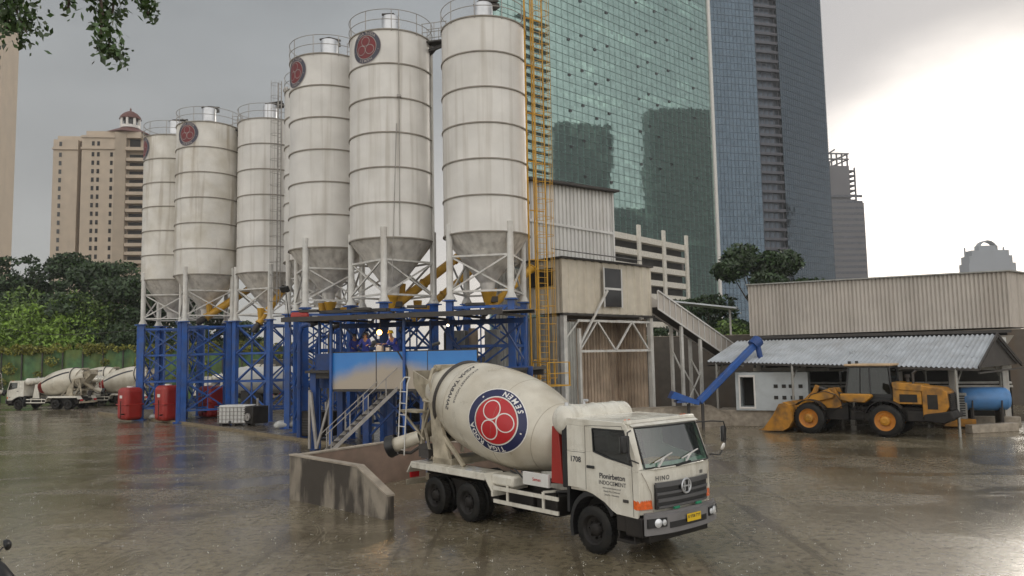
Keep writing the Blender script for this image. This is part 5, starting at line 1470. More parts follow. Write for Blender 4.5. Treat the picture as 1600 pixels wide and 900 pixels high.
for (x, y) in ((-1.3, .45), (-1.3, 2.9), (1.6, 2.9), (1.6, .45), (4.6, .45), (4.6, 2.9), (pw, 2.9), (pw + 2.0, 1.0)):
    o = part('support_post', pm, M['bluedark'], P, smooth=False) if p0 is None else dup(p0); p0 = p0 or o; o.location = (x, y, 0)  # darker blue than the canopy posts: shade below the deck painted in
m = MB()
m.bar((-.1, -.05, 0), (-.05, -.05, 2.9), .14); m.bar((-.95, .1, .1), (-1.3, .1, 2.8), .13); m.bar((-.95, .1, .1), (-.1, .1, 2.8), .10); m.bar((-1.35, .1, .1), (-1.35, .1, 2.9), .10)
part('grey_props', m, M['rail'], P, smooth=False)
m = MB()
for (a, b) in (((-1.3, 2.9, 1.0), (1.6, 2.9, 3.4)), ((-1.3, 2.9, 3.4), (1.6, 2.9, 1.0)), ((1.6, .45, .6), (4.6, .45, 3.4)), ((1.6, .45, 3.4), (4.6, .45, .6)), ((1.6, 2.9, 3.4), (4.6, 2.9, 1.0)), ((4.6, .45, 3.4), (7.2, .45, .6)), ((pw * .3, 3.1, 4.0), (pw * .55, 3.1, 6.2)), ((pw * .55, 3.1, 6.2), (pw * .8, 3.1, 4.0)), ((pw * .8, 3.1, 4), (pw + 1.3, 3.1, 6.1)), ((pw, 3.1, 6.1), (pw + 1.3, 3.1, 4)), ((-1.4, 3.1, 4.0), (1, 3.1, 6.2)), ((-1.4, 3.1, 6.2), (1, 3.1, 4.0))):
    m.bar(a, b, .09)
m.bb(-1.4, pw + 1.3, 3.05, 3.15, 5.95, 6.2)
part('bracing', m, M['bluedark'], P, smooth=False)
# staircase
S0 = at(505, 702, 34.6); S1 = at(618, 604, 36.2); S0.z = 0.05; S1.z = 3.0
st = thing('staircase', 'grey steel staircase slanting up to the platform behind the truck chute', 'staircase', (S0.x, S0.y, 0), e2(S0, S1))
Ls = (V((S1.x - S0.x, S1.y - S0.y, 0))).length
for y in (-.38, .38):
    m = MB(); m.bar((0, y, .1), (Ls, y, 3.0), .05, .16); part('stringer', m, M['rail'], st, smooth=False)
    m = MB(); m.bar((0, y, 1.05), (Ls, y, 3.95), .035)
    for k in range(4): x = Ls * (k + .3) / 4; m.bar((x, y, .1 + 2.9 * x / Ls), (x, y, 1.05 + 2.9 * x / Ls), .04)
    part('handrail', m, M['rail'], st, smooth=False)
m = MB()
for k in range(13): x = Ls * (k + .5) / 13; m.bb(x - .13, x + .13, -.35, .35, .1 + 2.9 * (k + .5) / 13, .14 + 2.9 * (k + .5) / 13)
part('treads', m, M['darkmetal'], st, smooth=False)
# lamps
def lamp(px_, py_, Y, lb, mm, en, col, r):
    q = at(px_, py_, Y); t = thing('work_lamp', lb, 'lamp', q, 0, 'lit lamps under the canopy')
    m = MB(); m.rev((0, 0, 0), (0, -1, -.25), [(-.02, r * .3), (0, r * .7), (.05, r), (.08, r * .8), (.09, 0)], 14); part('bulb', m, mm, t)
    m = MB(); m.rev((0, .1, .03), (0, -1, -.25), [(-.1, .04), (-.08, r * .8), (.08, r * 1.25)], 14, cap=False); m.tube((0, .1, 0), (0, .1, 6.2 - q.z), .018, 5); part('shade', m, M['darkmetal'], t)
    l = bpy.data.lights.new('lamp_light', 'POINT'); l.energy = en; l.color = col; l.shadow_soft_size = .1
    lo = bpy.data.objects.new('lamp_light', l); COL.objects.link(lo); lo.parent = t; lo.location = (0, -.22, -.1)
lamp(593, 519, 36.2, 'bright orange lamp glowing between the workers under the canopy', M['bulb'], 14, (1, .6, .25), .13)
lamp(700, 508, 35.3, 'smaller white lamp hanging under the right part of the canopy', M['bulbw'], 5, (1, .85, .6), .06)

# ------------------------------------------------------------------ people
def person(label, loc, rz, lean=0.0, arm=0.3, helmet=True, sc=1.0):
    t = thing('person', label, 'person', loc, rz, None)
    V_ = []; E = []; Rr = []
    def j(p, r, par=None):
        V_.append(p); Rr.append(r)
        if par is not None: E.append((par, len(V_) - 1))
        return len(V_) - 1
    L_ = lean
    pel = j((0, 0, .93), .135); wst = j((0, -L_ * .08, 1.12), .125, pel); ch = j((0, -L_ * .25, 1.34), .155, wst); nk = j((0, -L_ * .34, 1.49), .06, ch); 
    hd = j((0, -L_ * .40 - .01, 1.60), .085, nk); tp = j((0, -L_ * .42, 1.72), .075, hd)
    arms = []
    for s in (-1, 1):
        hp = j((s * .10, 0, .88), .105, pel); kn = j((s * .12, -.02, .48), .068, hp); an = j((s * .12, .02, .09), .045, kn); to = j((s * .13, -.15, .04), .04, an)
        sh = j((s * .19, -L_ * .28, 1.42), .062, ch); el = j((s * .27, -L_ * .3 - .1 * arm, 1.15), .045, sh); wr = j((s * .22, -L_ * .3 - .32 * arm - .05, 1.02 + .12 * arm), .030, el)
        pa_ = j((s * .21, -L_ * .3 - .40 * arm - .08, 1.00 + .12 * arm), .032, wr); arms.append((pa_, s))
    body_n = len(V_)
    for pa_, s in arms:
        px0 = V(V_[pa_])
        for k in range(5):
            off = (k - 2) * .019; ln = (.055, .07, .075, .07, .055)[k]
            a = j(tuple(px0 + V((off, -.045, -.005 if k != (0 if s > 0 else 4) else .01))), .0095, pa_); b_ = j(tuple(px0 + V((off, -.045 - ln * .6, -.02))), .0085, a); j(tuple(px0 + V((off, -.045 - ln * .9, -.045))), .0075, b_)
    me = bpy.data.meshes.new('person_body'); me.from_pydata(V_, E, []); me.materials.append(M['skin'])
    o = bpy.data.objects.new('body', me); COL.objects.link(o); o.parent = t
    md = o.modifiers.new('skin', 'SKIN'); md.use_smooth_shade = True
    sv = me.skin_vertices[0].data
    for i, r in enumerate(Rr): sv[i].radius = (r, r); sv[i].use_root = (i == 0)
    ss = o.modifiers.new('sub', 'SUBSURF'); ss.levels = 1; ss.render_levels = 2
    # overalls: same figure without head and hands, a little fuller
    vi = [0, 1, 2]; me2 = bpy.data.meshes.new('overalls')
    keep = [i for i in range(body_n) if i not in (nk, hd, tp) and i not in [a for a, _ in arms]]
    mp = {v: k for k, v in enumerate(keep)}
    E2 = [(mp[a], mp[b]) for a, b in E if a in mp and b in mp]
    me2.from_pydata([V_[i] for i in keep], E2, []); me2.materials.append(M['overall'])
    o2 = bpy.data.objects.new('overalls', me2); COL.objects.link(o2); o2.parent = t
    md = o2.modifiers.new('skin', 'SKIN'); md.use_smooth_shade = True
    sv = me2.skin_vertices[0].data
    for k, i in enumerate(keep): sv[k].radius = (Rr[i] + .016, Rr[i] + .016); sv[k].use_root = (k == 0)
    ss = o2.modifiers.new('sub', 'SUBSURF'); ss.levels = 1; ss.render_levels = 2
    hy = -L_ * .42
    m = MB(); m.rev((0, hy - .115, 1.615), (0, -1, -.3), [(0, .022), (.03, .012), (.035, 0)], 8)
    for s in (-1, 1): m.rev((s * .088, hy, 1.63), (s, 0, 0), [(0, .03), (.018, .02), (.02, 0)], 8)
    part('nose_and_ears', m, M['skin'], t)
    m = MB()
    for s in (-1, 1): m.rev((s * .034, hy - .088, 1.65), (0, -1, 0), [(0, .013), (.01, .008), (.012, 0)], 8)
    m.box((0, hy - .088, 1.565), (.05, .02, .01)); part('eyes_and_mouth', m, M['black'], t)
    m = MB(); c = (0, hy + .01, 1.70)
    if helmet:
        m.rev(c, (0, 0, 1), [(-.01, .155), (0, .16), (.01, .135), (.06, .125), (.11, .09), (.135, .03), (.137, 0)], 20); m.bb(-.02, .02, hy - .12, hy + .12, 1.80, 1.842); part('helmet', m, M['helmet'], t)
    else:
        m.rev(c, (0, 0, 1), [(-.10, .06), (-.06, .095), (.02, .10), (.07, .07), (.085, 0)], 14); part('hair', m, M['black'], t)
    m = MB()
    for s in (-1, 1): m.bb(s * .13 - .055, s * .13 + .055, -.20, .09, .0, .09)
    part('shoes', m, M['black'], t, bevel=.02)
def wp(px_, Y): q = at(px_, 545, Y); return V((q.x, q.y, 3.84))
person('worker in blue overalls left of the orange lamp, leaning on the platform rail', wp(572, 36.85), prz + .3, .6, 1.3, False)
person('worker in a yellow helmet right of the orange lamp, bending over the panel', wp(620, 36.3), prz - .4, .9, 1.5, True)
person('worker in dark blue standing behind, at the left of the trio under the canopy', wp(553, 38.2), prz + 1.0, .1, .4, False)
# desk controls on the rail
q = at(600, 548, 36.6); t = thing('control_desk', 'small pale control desk on the platform between the workers', 'desk', (q.x, q.y, 3.84), prz)
m = MB(); m.bb(-.5, .5, -.2, .2, 0, .85); part('cabinet', m, M['cladw'], t, bevel=.01)
m = MB(); m.box((-.2, -.05, 1.0), (.3, .2, .26)); m.box((.25, -.05, .95), (.2, .16, .16)); part('switch_box', m, M['cladw'], t, bevel=.01)

# ------------------------------------------------------------------ concrete wash bays
def wall_profile(name, lb, a, b, prof, th, mats, cat='wall', group=None):
    """wall from a to b (ground points); prof = [(fraction, height)] top line"""
    a, b = V((a.x, a.y, 0)), V((b.x, b.y, 0)); L0 = (b - a).length
    t = thing(name, lb, cat, a, e2(a, b), group)
    m = MB(); poly = [(0, 0, -.05), (L0, 0, -.05)] + [(L0 * f, 0, h) for f, h in reversed(prof)]
    m.prism(poly, (0, th, 0)); part('wall', m, mats[0], t, smooth=False, bevel=.015)
    m = MB(); 
    for (f0, h0), (f1, h1) in zip(prof[:-1], prof[1:]):
        m.prism([(L0 * f0, -.025, h0 + .002), (L0 * f1, -.025, h1 + .002), (L0 * f1, -.025, h1 + .05), (L0 * f0, -.025, h0 + .05)], (0, th + .05, 0))
    part('cap', m, mats[1], t, smooth=False)
    return t
B0 = gnd(452, 780); B1 = gnd(606, 813)
wall_profile('bay_wall', 'stained near wall of the concrete bay behind the mixer truck, streaked black', B0, B1, [(0, 1.36), (.72, 1.30), (1.0, .62)], .22, (M['conc'], M['conclight']), group='concrete bay walls')
dv = (B1 - B0).normalized(); pv = V((-dv.y, dv.x, 0))
B2 = at(642, 700, 28.4); B2.z = 0
b0s = B0 + pv * .24 + dv * .0
wall_profile('bay_wall', 'rear wall of the concrete bay, its wet brown inner face behind the truck chute', b0s, b0s + (B2 - b0s) * 1.15, [(0, 1.30), (1, 1.42)], .22, (M['concin'], M['conclight']), group='concrete bay walls')
c0 = b0s + (B2 - b0s) * 1.15; wall_profile('bay_wall', 'far side wall of the concrete bay, hidden beyond the truck rear wheels', c0 - dv * 0 - pv * .0 + dv * .24, c0 + dv * 4.6, [(0, 1.36), (.72, 1.30), (1.0, .62)], .22, (M['concin'], M['conclight']), group='concrete bay walls')
D0 = at(880, 660, 42.5); D1 = at(1146, 662, 46)
wall_profile('bay_wall', 'long low beige wall below the batching tower, sloping down at its right end', D0, D1, [(0, 1.25), (.86, 1.22), (1.0, .5)], .3, (M['conclight'], M['conclight']), group='concrete bay walls')

# ------------------------------------------------------------------ batching tower
bc = at(883, 630, 44.0); bd_ = at(1024, 630, 49.9); bc.z = bd_.z = 0
brz = e2(bc, bd_); bw = (bd_ - bc).length
BT = thing('batching_tower', 'white clad batching tower on posts with a dark window strip, right of the yellow ladder', 'batching tower', bc, brz)
za, zb = 6.78, 9.92
m = MB(); m.corr((0, 0, za), (bw, 0, za), (bw, 0, zb), (0, 0, zb), 11, -.12); m.corr((0, 3.1, za), (0, 0, za), (0, 0, zb), (0, 3.1, zb), 5, -.05)
m.bb(0.06, bw - .06, .06, 3.1, za + .05, zb - .05); part('cabin_wall', m, mat('cream cabin cladding', (0.62, 0.56, 0.46), .5, var=.08, streak=.4, scol=(0.35, .28, .2), ssc=(1.5, 1.5, .15)), BT, smooth=False)
m = MB(); m.bb(3.55, 5.15, -.19, -.13, za + .45, zb - .35); w_ = part('cabin_window', m, M['dkwin'], BT, smooth=False); m = MB(); m.bb(-.14, -.10, .6, 2.6, za + 1.6, zb - .5); part('cabin_window', m, M['dkwin'], BT, smooth=False)
m = MB(); m.bb(3.45, 5.25, -.24, -.195, 8.25, 8.38); m.bb(3.45, 3.55, -.24, -.195, za + .4, zb - .3); m.bb(5.15, 5.25, -.24, -.195, za + .4, zb - .3); part('window_frame', m, M['cladw'], w_, smooth=False)
m = MB(); m.bb(-.12, bw + .12, -.14, 3.2, zb, zb + .12); m.prism([(-.4, -.7, zb + .30), (bw * .8, -.7, zb + .22), (bw * .8, .4, zb + .5), (-.4, .4, zb + .55)], (0, 0, .04)); m.bb(-.12, bw + .12, -.14, .1, za - .14, za - .01); part('eaves', m, M['darkmetal'], BT, smooth=False)
# upper block
ua = at(826, 350, 46.0); ub = at(956, 350, 50.3); Mi = rootmat(BT).inverted(); ual = Mi @ V((ua.x, ua.y, 0)); ubl = Mi @ V((ub.x, ub.y, 0))
zt0 = at(834, 284, 46.3).z; zt1 = at(955, 301, 50.3).z
m = MB(); m.corr((ual.x, ual.y, zb + .12), (ubl.x, ubl.y, zb + .12), (ubl.x, ubl.y, zt1), (ual.x, ual.y, zt0), 22, -.12, rows=1)
m.prism([(ual.x, ual.y + .1, zb + .1), (ubl.x, ubl.y + .1, zb + .1), (ubl.x, ubl.y + .1, zt1), (ual.x, ual.y + .1, zt0)], (0, 3.2, 0)); part('upper_wall', m, M['cladw'], BT, smooth=False)
m = MB(); m.prism([(ual.x - .3, ual.y - .5, zt0), (ubl.x + .3, ubl.y - .5, zt1), (ubl.x + .3, ubl.y - .5, zt1 + .14), (ual.x - .3, ual.y - .5, zt0 + .14)], (0, 4.4, 0)); part('upper_roof', m, M['darkmetal'], BT, smooth=False)
m = MB(); m.bb(ubl.x - .02, ubl.x + .12, ubl.y - .12, ubl.y + .02, zb, zt1 - .01); m.prism([(ual.x, ual.y - .1, 12.45), (ubl.x, ubl.y - .1, 12.2), (ubl.x, ubl.y - .1, 12.35), (ual.x, ual.y - .1, 12.6)], (0, .04, 0)); part('corner_strip', m, M['cladw'], BT, smooth=False)
# lower frame and bay
pm = MB(); pm.bb(-.14, .14, -.14, .14, 0, za - .15); p0 = None
for (x, y) in ((.15, .1), (bw - .15, .1), (.15, 3.0), (bw - .15, 3.0)):
    o = part('post', pm, M['wsteel'], BT, smooth=False) if p0 is None else dup(p0); p0 = p0 or o; o.location = (x, y, 0)
pm = MB(); pm.bb(-.09, .09, -.09, .09, 0, za - .9); o = part('slim_post', pm, M['wsteel'], BT, smooth=False); o.location = (1.35, .0, 0)
m = MB(); zc_, zd_ = 4.55, 6.35
m.bb(1.3, bw - .25, .02, .12, zd_ - .07, zd_ + .07); m.bb(1.3, bw - .25, .02, .12, zc_ - .07, zc_ + .07)
xs_ = [1.4 + (bw - 1.8) * k / 4 for k in range(5)]
for k in range(4): m.bar((xs_[k], .07, zc_ if k % 2 == 0 else zd_), (xs_[k + 1], .07, zd_ if k % 2 == 0 else zc_), .10)
m.bar((1.4, .03, 4.9), (3.7, -.3, 8.2), .12); m.bar((.1, .0, 5.2), (1.3, .0, 6.3), .07)
part('truss', m, M['wsteel'], BT, smooth=False)
m = MB(); m.corr((.3, 2.9, .2), (bw - .3, 2.9, .2), (bw - .3, 2.9, za - .2), (.3, 2.9, za - .2), 26, -.10); part('bay_lining', m, M['cladglow'], BT, smooth=False)
m = MB(); m.corr((bw - .3, 2.9, .2), (bw - .3, .3, .2), (bw - .3, .3, za - .2), (bw - .3, 2.9, za - .2), 10, -.12); part('bay_lining', m, M['cladglow'], BT, smooth=False); m = MB(); m.corr((0, 3.1, 0), (0, .25, 0), (0, .25, za - .2), (0, 3.1, za - .2), 8, -.06); part('side_lining', m, M['cladgrey'], BT, smooth=False); m = MB(); m.corr((.3, .15, 0), (1.25, .15, 0), (1.25, .15, za - .5), (.3, .15, za - .5), 4, -.05); part('side_lining', m, M['cladgrey'], BT, smooth=False)
m = MB(); m.bb(.2, bw - .2, .2, 3.0, za - .16, za - .02 - .13); part('bay_ceiling', m, M['darkmetal'], BT, smooth=False)
m = MB(); m.corr((-2.4, 3.3, 0), (-.1, 3.3, 0), (-.1, 3.3, 9.6), (-2.4, 3.3, 9.6), 8, -.06); m.bb(-2.2, -.3, 2.6, 3.2, 3.0, 3.1); part('annexe_wall', m, M['cladgrey'], BT, smooth=False)
# ------------------------------------------------------------------ belt conveyor gallery
ca = at(1018, 470, 50.0); cb_ = at(1150, 560, 53.5)
t = thing('belt_conveyor', 'beige covered belt conveyor sloping down from the batching tower to the right', 'conveyor', (ca.x, ca.y, 0), e2(ca, cb_))
Lc = V((cb_.x - ca.x, cb_.y - ca.y, 0)).length
m = MB(); m.prism([(0, -.6, ca.z - .6), (Lc, -.6, cb_.z - .6), (Lc, -.6, cb_.z + .55), (0, -.6, ca.z + .6)], (0, .04, 0)); m.prism([(0, .6, ca.z - .6), (Lc, .6, cb_.z - .6), (Lc, .6, cb_.z + .4), (0, .6, ca.z + .6)], (0, .04, 0))
part('side_panel', m, M['clad'], t, smooth=False)
m = MB()
for k in range(16):
    f = k / 15; x = Lc * f; z = ca.z + (cb_.z - ca.z) * f; m.bar((x, -.64, z - .6), (x, -.64, z + .58), .05)
m.bar((0, -.66, ca.z + .62), (Lc, -.66, cb_.z + .57), .09); m.bar((0, -.66, ca.z - .58), (Lc, -.66, cb_.z - .6), .09)
part('frame', m, M['cladw'], t, smooth=False)
m = MB(); m.prism([(0, -.55, ca.z - .5), (Lc, -.55, cb_.z - .5), (Lc, -.55, cb_.z - .44), (0, -.55, ca.z - .44)], (0, 1.1, 0)); part('belt', m, M['darkmetal'], t, smooth=False)
for px_ in (1054, 1083):
    q = Mi @ V((0, 0, 0)); f = (px_ - 1018) / (1150 - 1018); x = Lc * f; z = ca.z + (cb_.z - ca.z) * f - .6
    m = MB(); m.bar((x, -.5, 0), (x, -.5, z), .18); m.bar((x, .5, 0), (x, .5, z), .18); m.bar((x, -.5, z * .5), (x, .5, z * .75), .08); part('leg', m, M['wsteel'], t, smooth=False)
m = MB(); x0, x1 = Lc * .27, Lc * .5; m.bar((x0, -.52, .6), (x1, -.52, 3.2), .07); m.bar((x0, -.52, 3.4), (x1, -.52, .9), .07); part('leg_bracing', m, M['wsteel'], t, smooth=False)
# small flat roof beyond the conveyor
q = at(1100, 480, 62); t = thing('shelter', 'small shelter with a pale tilted roof beyond the conveyor', 'shelter', (q.x, q.y, 0), R(-12))
m = MB(); m.prism([(-2.6, -1.5, 8.4), (2.4, -1.5, 7.7), (2.4, -1.5, 7.82), (-2.6, -1.5, 8.52)], (0, 3, 0)); part('roof', m, M['galv'], t, smooth=False)
for x in (-2.2, 2.0): m = MB(); m.bar((x, 0, 0), (x, 0, 7.8), .15); part('post', m, M['wsteel'], t, smooth=False)
# retaining wall behind the right yard
a = at(1018, 600, 60); b = at(1700, 600, 57); wall_profile('retaining_wall', 'dark brown retaining wall running behind the conveyor and sheds', a, b, [(0, 5.6), (1, 5.6)], .5, (mat('brown rendered wall', (0.115, 0.10, 0.085), .8, var=.2, streak=.6, ssc=(1, 1, .15)), M['conclight']))
# site wall behind the silos, darkened in colour to deepen shade under the frames
a = at(395, 600, 86); b = at(1020, 600, 66); wall_profile('site_wall', 'dull grey site wall glimpsed between the blue lattice legs', a, b, [(0, 4.4), (1, 4.4)], .4, (mat('grey site wall', (0.07, 0.07, 0.066), .8, var=.2, streak=.5, ssc=(1, 1, .15)), M['conclight']))

# blue inclined feed pipe with hopper
a = at(1092, 628, 44.5); b = at(1180, 538, 45.5)
t = thing('feed_conveyor', 'bright blue inclined tube conveyor leaning to the left end of the tin canopy', 'conveyor', a, 0)
m = MB(); d = b - a; m.bar((0, 0, 0), d, .36, .38); part('tube', m, M['blue'], t, bevel=.06)
m = MB(); m.rev(d + V((0, 0, .05)), d, [(-.2, .36), (.3, .36), (.42, .2)], 14); m.tube(d + V((.1, -.1, 0)), d + V((.25, -.1, -.9)), .16, 10); part('head_motor', m, M['bluedark'], t)
m = MB(); m.prism([(-1.7, -.5, .25), (-.1, -.5, -.15), (-.1, -.5, .1), (-1.5, -.5, .65)], (0, 1.0, 0)); m.box((-.7, 0, .05), (1.3, .9, .12)); part('hopper', m, M['blue'], t)
m = MB(); m.bar((-.6, 0, -.1), (-.6, 0, -a.z), .15); m.bar((.2, 0, -.1), (.2, 0, -a.z), .15); part('stand', m, M['darkmetal'], t)

# ------------------------------------------------------------------ aggregate shed
A = at(1170, 485, 50); B = at(1577, 470, 44); az0, az1 = at(1170, 525, 50).z, at(1170, 446, 50).z; bz0, bz1 = at(1577, 511, 44).z, at(1577, 424, 44).z
A.z = B.z = 0; t = thing('aggregate_shed', 'long beige corrugated storage shed raised above the wheel loader', 'shed', A, e2(A, B)); Ls_ = (B - A).length
Mi = rootmat(t).inverted(); Cc = Mi @ V((B.x + 6.0, B.y + 5.2, 0)); Dd = Mi @ V((A.x + 5, A.y + 6, 0))
m = MB(); m.corr((0, 0, az0), (Ls_, 0, bz0), (Ls_, 0, bz1), (0, 0, az1), 64, -.07); part('front_cladding', m, M['clad'], t, smooth=False)
m = MB(); m.corr((Ls_, 0, bz0), (Cc.x, Cc.y, bz0), (Cc.x, Cc.y, bz1 + .1), (Ls_, 0, bz1), 28, -.07); part('end_cladding', m, mat('paler end cladding', (0.55, 0.50, 0.45), .55, var=.08, streak=.3, ssc=(1.2, 1.2, .12)), t, smooth=False)
m = MB(); m.corr((Dd.x, Dd.y, az0), (0, 0, az0), (0, 0, az1), (Dd.x, Dd.y, az1), 24, -.07); part('left_cladding', m, M['clad'], t, smooth=False)
m = MB(); m.prism([(-.1, -.2, az1), (Ls_ + .1, -.2, bz1), (Cc.x + .1, Cc.y, bz1 + .1), (Dd.x, Dd.y, az1)], (0, 0, .07)); part('roof', m, M['cladgrey'], t, smooth=False)
m = MB(); m.prism([(.15, .15, az0 + .05), (Ls_ - .15, .15, bz0 + .05), (Cc.x - .3, Cc.y, bz0 + .05), (Dd.x, Dd.y, az0 + .05)], (0, 0, .1)); m.bb(0, Ls_, .0, .1, az0 - .2, az0 - .02); part('floor_beams', m, M['darkmetal'], t, smooth=False)
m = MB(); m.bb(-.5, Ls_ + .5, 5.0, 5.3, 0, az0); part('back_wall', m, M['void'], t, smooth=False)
hm = MB()
hm.add([(-1.6, -1.6, 0), (1.6, -1.6, 0), (1.6, 1.6, 0), (-1.6, 1.6, 0), (-.4, -.4, -2.0), (.4, -.4, -2.0), (.4, .4, -2.0), (-.4, .4, -2.0)], [(0, 1, 5, 4), (1, 2, 6, 5), (2, 3, 7, 6), (3, 0, 4, 7), (4, 5, 6, 7), (3, 2, 1, 0)])
h0 = None
for k in range(4):
    o = part('hopper', hm, M['clad'], t, smooth=False) if h0 is None else dup(h0); h0 = h0 or o; o.location = (2 + k * (Ls_ - 3.4) / 3, 2.2, 5.0)
pm = MB(); pm.bb(-.15, .15, -.15, .15, 0, 4.9); p0 = None
for k in range(6):
    o = part('post', pm, M['wsteel'], t, smooth=False) if p0 is None else dup(p0); p0 = p0 or o; o.location = (.4 + k * (Ls_ - .8) / 5, .5, 0)
m = MB(); m.bb(0, Ls_, .9, 1.0, 3.0, 3.25); m.bb(0, Ls_, 1.2, 1.9, 2.2, 2.3); m.bb(2, Ls_, .9, 1.0, 2.0, 2.12); part('conveyor_frame', m, M['wsteel'], t, smooth=False)
m = MB(); m.prism([(Ls_ - .3, .1, 0), (Ls_ + 4.5, 3.0, 0), (Ls_ + 4.5, 3.0, 4.4), (Ls_ - .3, .1, 4.4)], (.1, .3, 0)) if False else m.bb(Ls_ + .8, Ls_ + 7, .9, 1.2, 0, 4.2); part('block_wall', m, M['clad'], t, smooth=False)

# tin canopy in front of the shed
E0, E1 = at(1105, 564, 46.5), at(1529, 574, 37.4); R0_, R1_ = at(1153, 532, 49.5), at(1558, 521, 41)
K1 = at(1596, 567, 44.5); K0 = at(1180, 562, 54)
t = thing('tin_canopy', 'galvanised corrugated lean-to canopy with an open dark gable, above the wheel loader', 'canopy', (E0.x, E0.y, 0), 0)
o0 = V((E0.x, E0.y, 0))
m = MB(); m.corr(R0_ - o0, R1_ - o0, E1 - o0, E0 - o0, 62, .09, box=False); m.corr(K0 - o0, K1 - o0, R1_ - o0 - V((0, 0, .01)), R0_ - o0 - V((0, 0, .01)), 62, .06, box=False)
part('roof_sheets', m, M['galv'], t, ang=80)
m = MB(); m.add([E1 - o0 + V((-.25, .2, -.06)), K1 - o0 + V((-.25, 0, -.06)), R1_ - o0 + V((-.25, 0, -.08))], [(0, 1, 2)]); m.bar(E1 - o0, R1_ - o0, .07, .1); m.bar(K1 - o0, R1_ - o0, .07, .1)
for f in (0, .25, .5, .75, 1.0):
    e = E0.lerp(E1, f) - o0; k_ = K0.lerp(K1, f) - o0; r = R0_.lerp(R1_, f) - o0; dz = V((0, 0, -.14)); m.bar(e + dz, r + dz, .08); m.bar(r + dz, k_ + dz, .08); m.bar(e + dz * 2, k_ + dz * 2, .08)
m.bar(E0 - o0 + V((0, 0, -.12)), E1 - o0 + V((0, 0, -.12)), .10)
part('rafters', m, M['darkmetal'], t, smooth=False)
for f in (.04, .36, .68, .93):
    for (p_, q_) in ((E0, E1), (K0, K1)):
        e = p_.lerp(q_, f) - o0; m = MB(); m.bar((e.x, e.y, 0), e + V((0, 0, -.1)), .10); m.bar(e + V((0, 0, -.9)), e.lerp(K0.lerp(K1, f) - o0 if p_ is E0 else E0.lerp(E1, f) - o0, .15), .06); part('post', m, M['cladgrey'], t, smooth=False)
# plinths
def block(lb, px_, py_, Y, dims, rz, mm, name='concrete_block', cat='block', group=None):
    q = at(px_, py_, Y); m = MB(); m.bb(-dims[0] / 2, dims[0] / 2, -dims[1] / 2, dims[1] / 2, 0, dims[2]); o = part(name, m, mm, bevel=.02); o.location = (q.x, q.y, 0); o.rotation_euler = (0, 0, rz); tag(o, lb, cat, group); return o
rzs = e2(A, B)
block('long pale concrete plinth under the white control cabin', 1195, 648, 46.2, (5.2, 2.2, .92), rzs, M['conclight'], 'plinth', 'plinth')
block('pale concrete kerb block at the right end in front of the blue tank', 1550, 660, 40.0, (3.0, .45, .42), rzs + R(40), M['conclight'], 'concrete_block', 'block')
block('low concrete sill below the small blue tank', 1525, 655, 43.6, (4.2, .5, .5), rzs, M['conclight'], 'concrete_block', 'block')
# control cabin
q = at(1150, 620, 45.6); t = thing('control_cabin', 'small white control cabin with an open doorway and two rows of square vents', 'cabin', (q.x, q.y, .93), rzs)
L1 = 4.0
m = MB(); m.bb(0, .25, 0, 2.0, 0, 2.2); m.bb(1.05, L1, 0, 2.0, 0, 2.2); m.bb(.25, 1.05, 0, 2.0, 1.95, 2.2); m.bb(.25, 1.05, 0, 2, 0, .2); m.bb(.25, 1.05, 1.5, 2.0, .2, 1.95); cw = part('cabin_wall', m, mat('pale blue grey cabin', (0.50, 0.54, 0.56), .45, var=.08, dirt=.2), t, smooth=False)
m = MB(); 
for (x0, x1, z0, z1) in ((.18, .27, .1, 2.05), (1.03, 1.12, .1, 2.05), (.27, 1.03, 1.93, 2.05), (.27, 1.03, .1, .2)): m.bb(x0, x1, -.05, -.004, z0, z1)
part('door_frame', m, M['white'], t, smooth=False)
m = MB(); m.bb(.3, 1.0, 1.3, 1.48, .2, 1.9); part('interior', m, M['void'], t, smooth=False)
vm2 = MB(); vm2.bb(-.11, .11, -.04, -.003, -.10, .10); v0 = None
for k in range(4):
    for z in (.75, 1.4):
        if k == 1 and False: continue
        o = part('vent', vm2, M['void'], t, smooth=False) if v0 is None else dup(v0); v0 = v0 or o; o.location = (2.25 + .45 * k - (.08 if z > 1 and k == 2 else 0), 0, z)
# blue tank, generator
q = at(1538, 640, 42.2); t = thing('water_tank', 'pale blue horizontal tank on a stand at the right, below the canopy gable', 'tank', (q.x, q.y, 0), rzs + R(8))
m = MB(); m.rev((-1.25, 0, 1.55), (1, 0, 0), [(0, 0), (.001, .3), (.08, .5), (.22, .6), (.7, .63), (1.8, .63), (2.3, .6), (2.45, .48), (2.52, .25), (2.521, 0)], 28)
part('vessel', m, mat('pale blue paint', (0.10, 0.27, 0.58), .4, var=.12, dirt=.2), t)
m = MB()
for x in (-.7, .7): m.bb(x - .08, x + .08, -.5, .5, 0, 1.1); m.bar((x, -.5, 0), (x, -.62, 1.5), .06)
part('stand', m, M['darkmetal'], t, smooth=False)
q = at(1492, 640, 42.6); t = thing('generator', 'grey generator with a slatted radiator between the loader and the blue tank', 'generator', (q.x, q.y, 0), rzs)
m = MB(); m.bb(-.55, .55, -.5, .9, .5, 1.9); part('housing', m, M['cladgrey'], t, bevel=.03)
m = MB()
for k in range(9): m.bb(-.45, .45, -.55, -.51, .65 + .13 * k, .72 + .13 * k)
part('slats', m, M['black'], t, smooth=False)
m = MB(); m.bb(-.6, .9, -.7, 1.0, .1, .5); part('skid', m, M['orange_dirty'], t, bevel=.02)
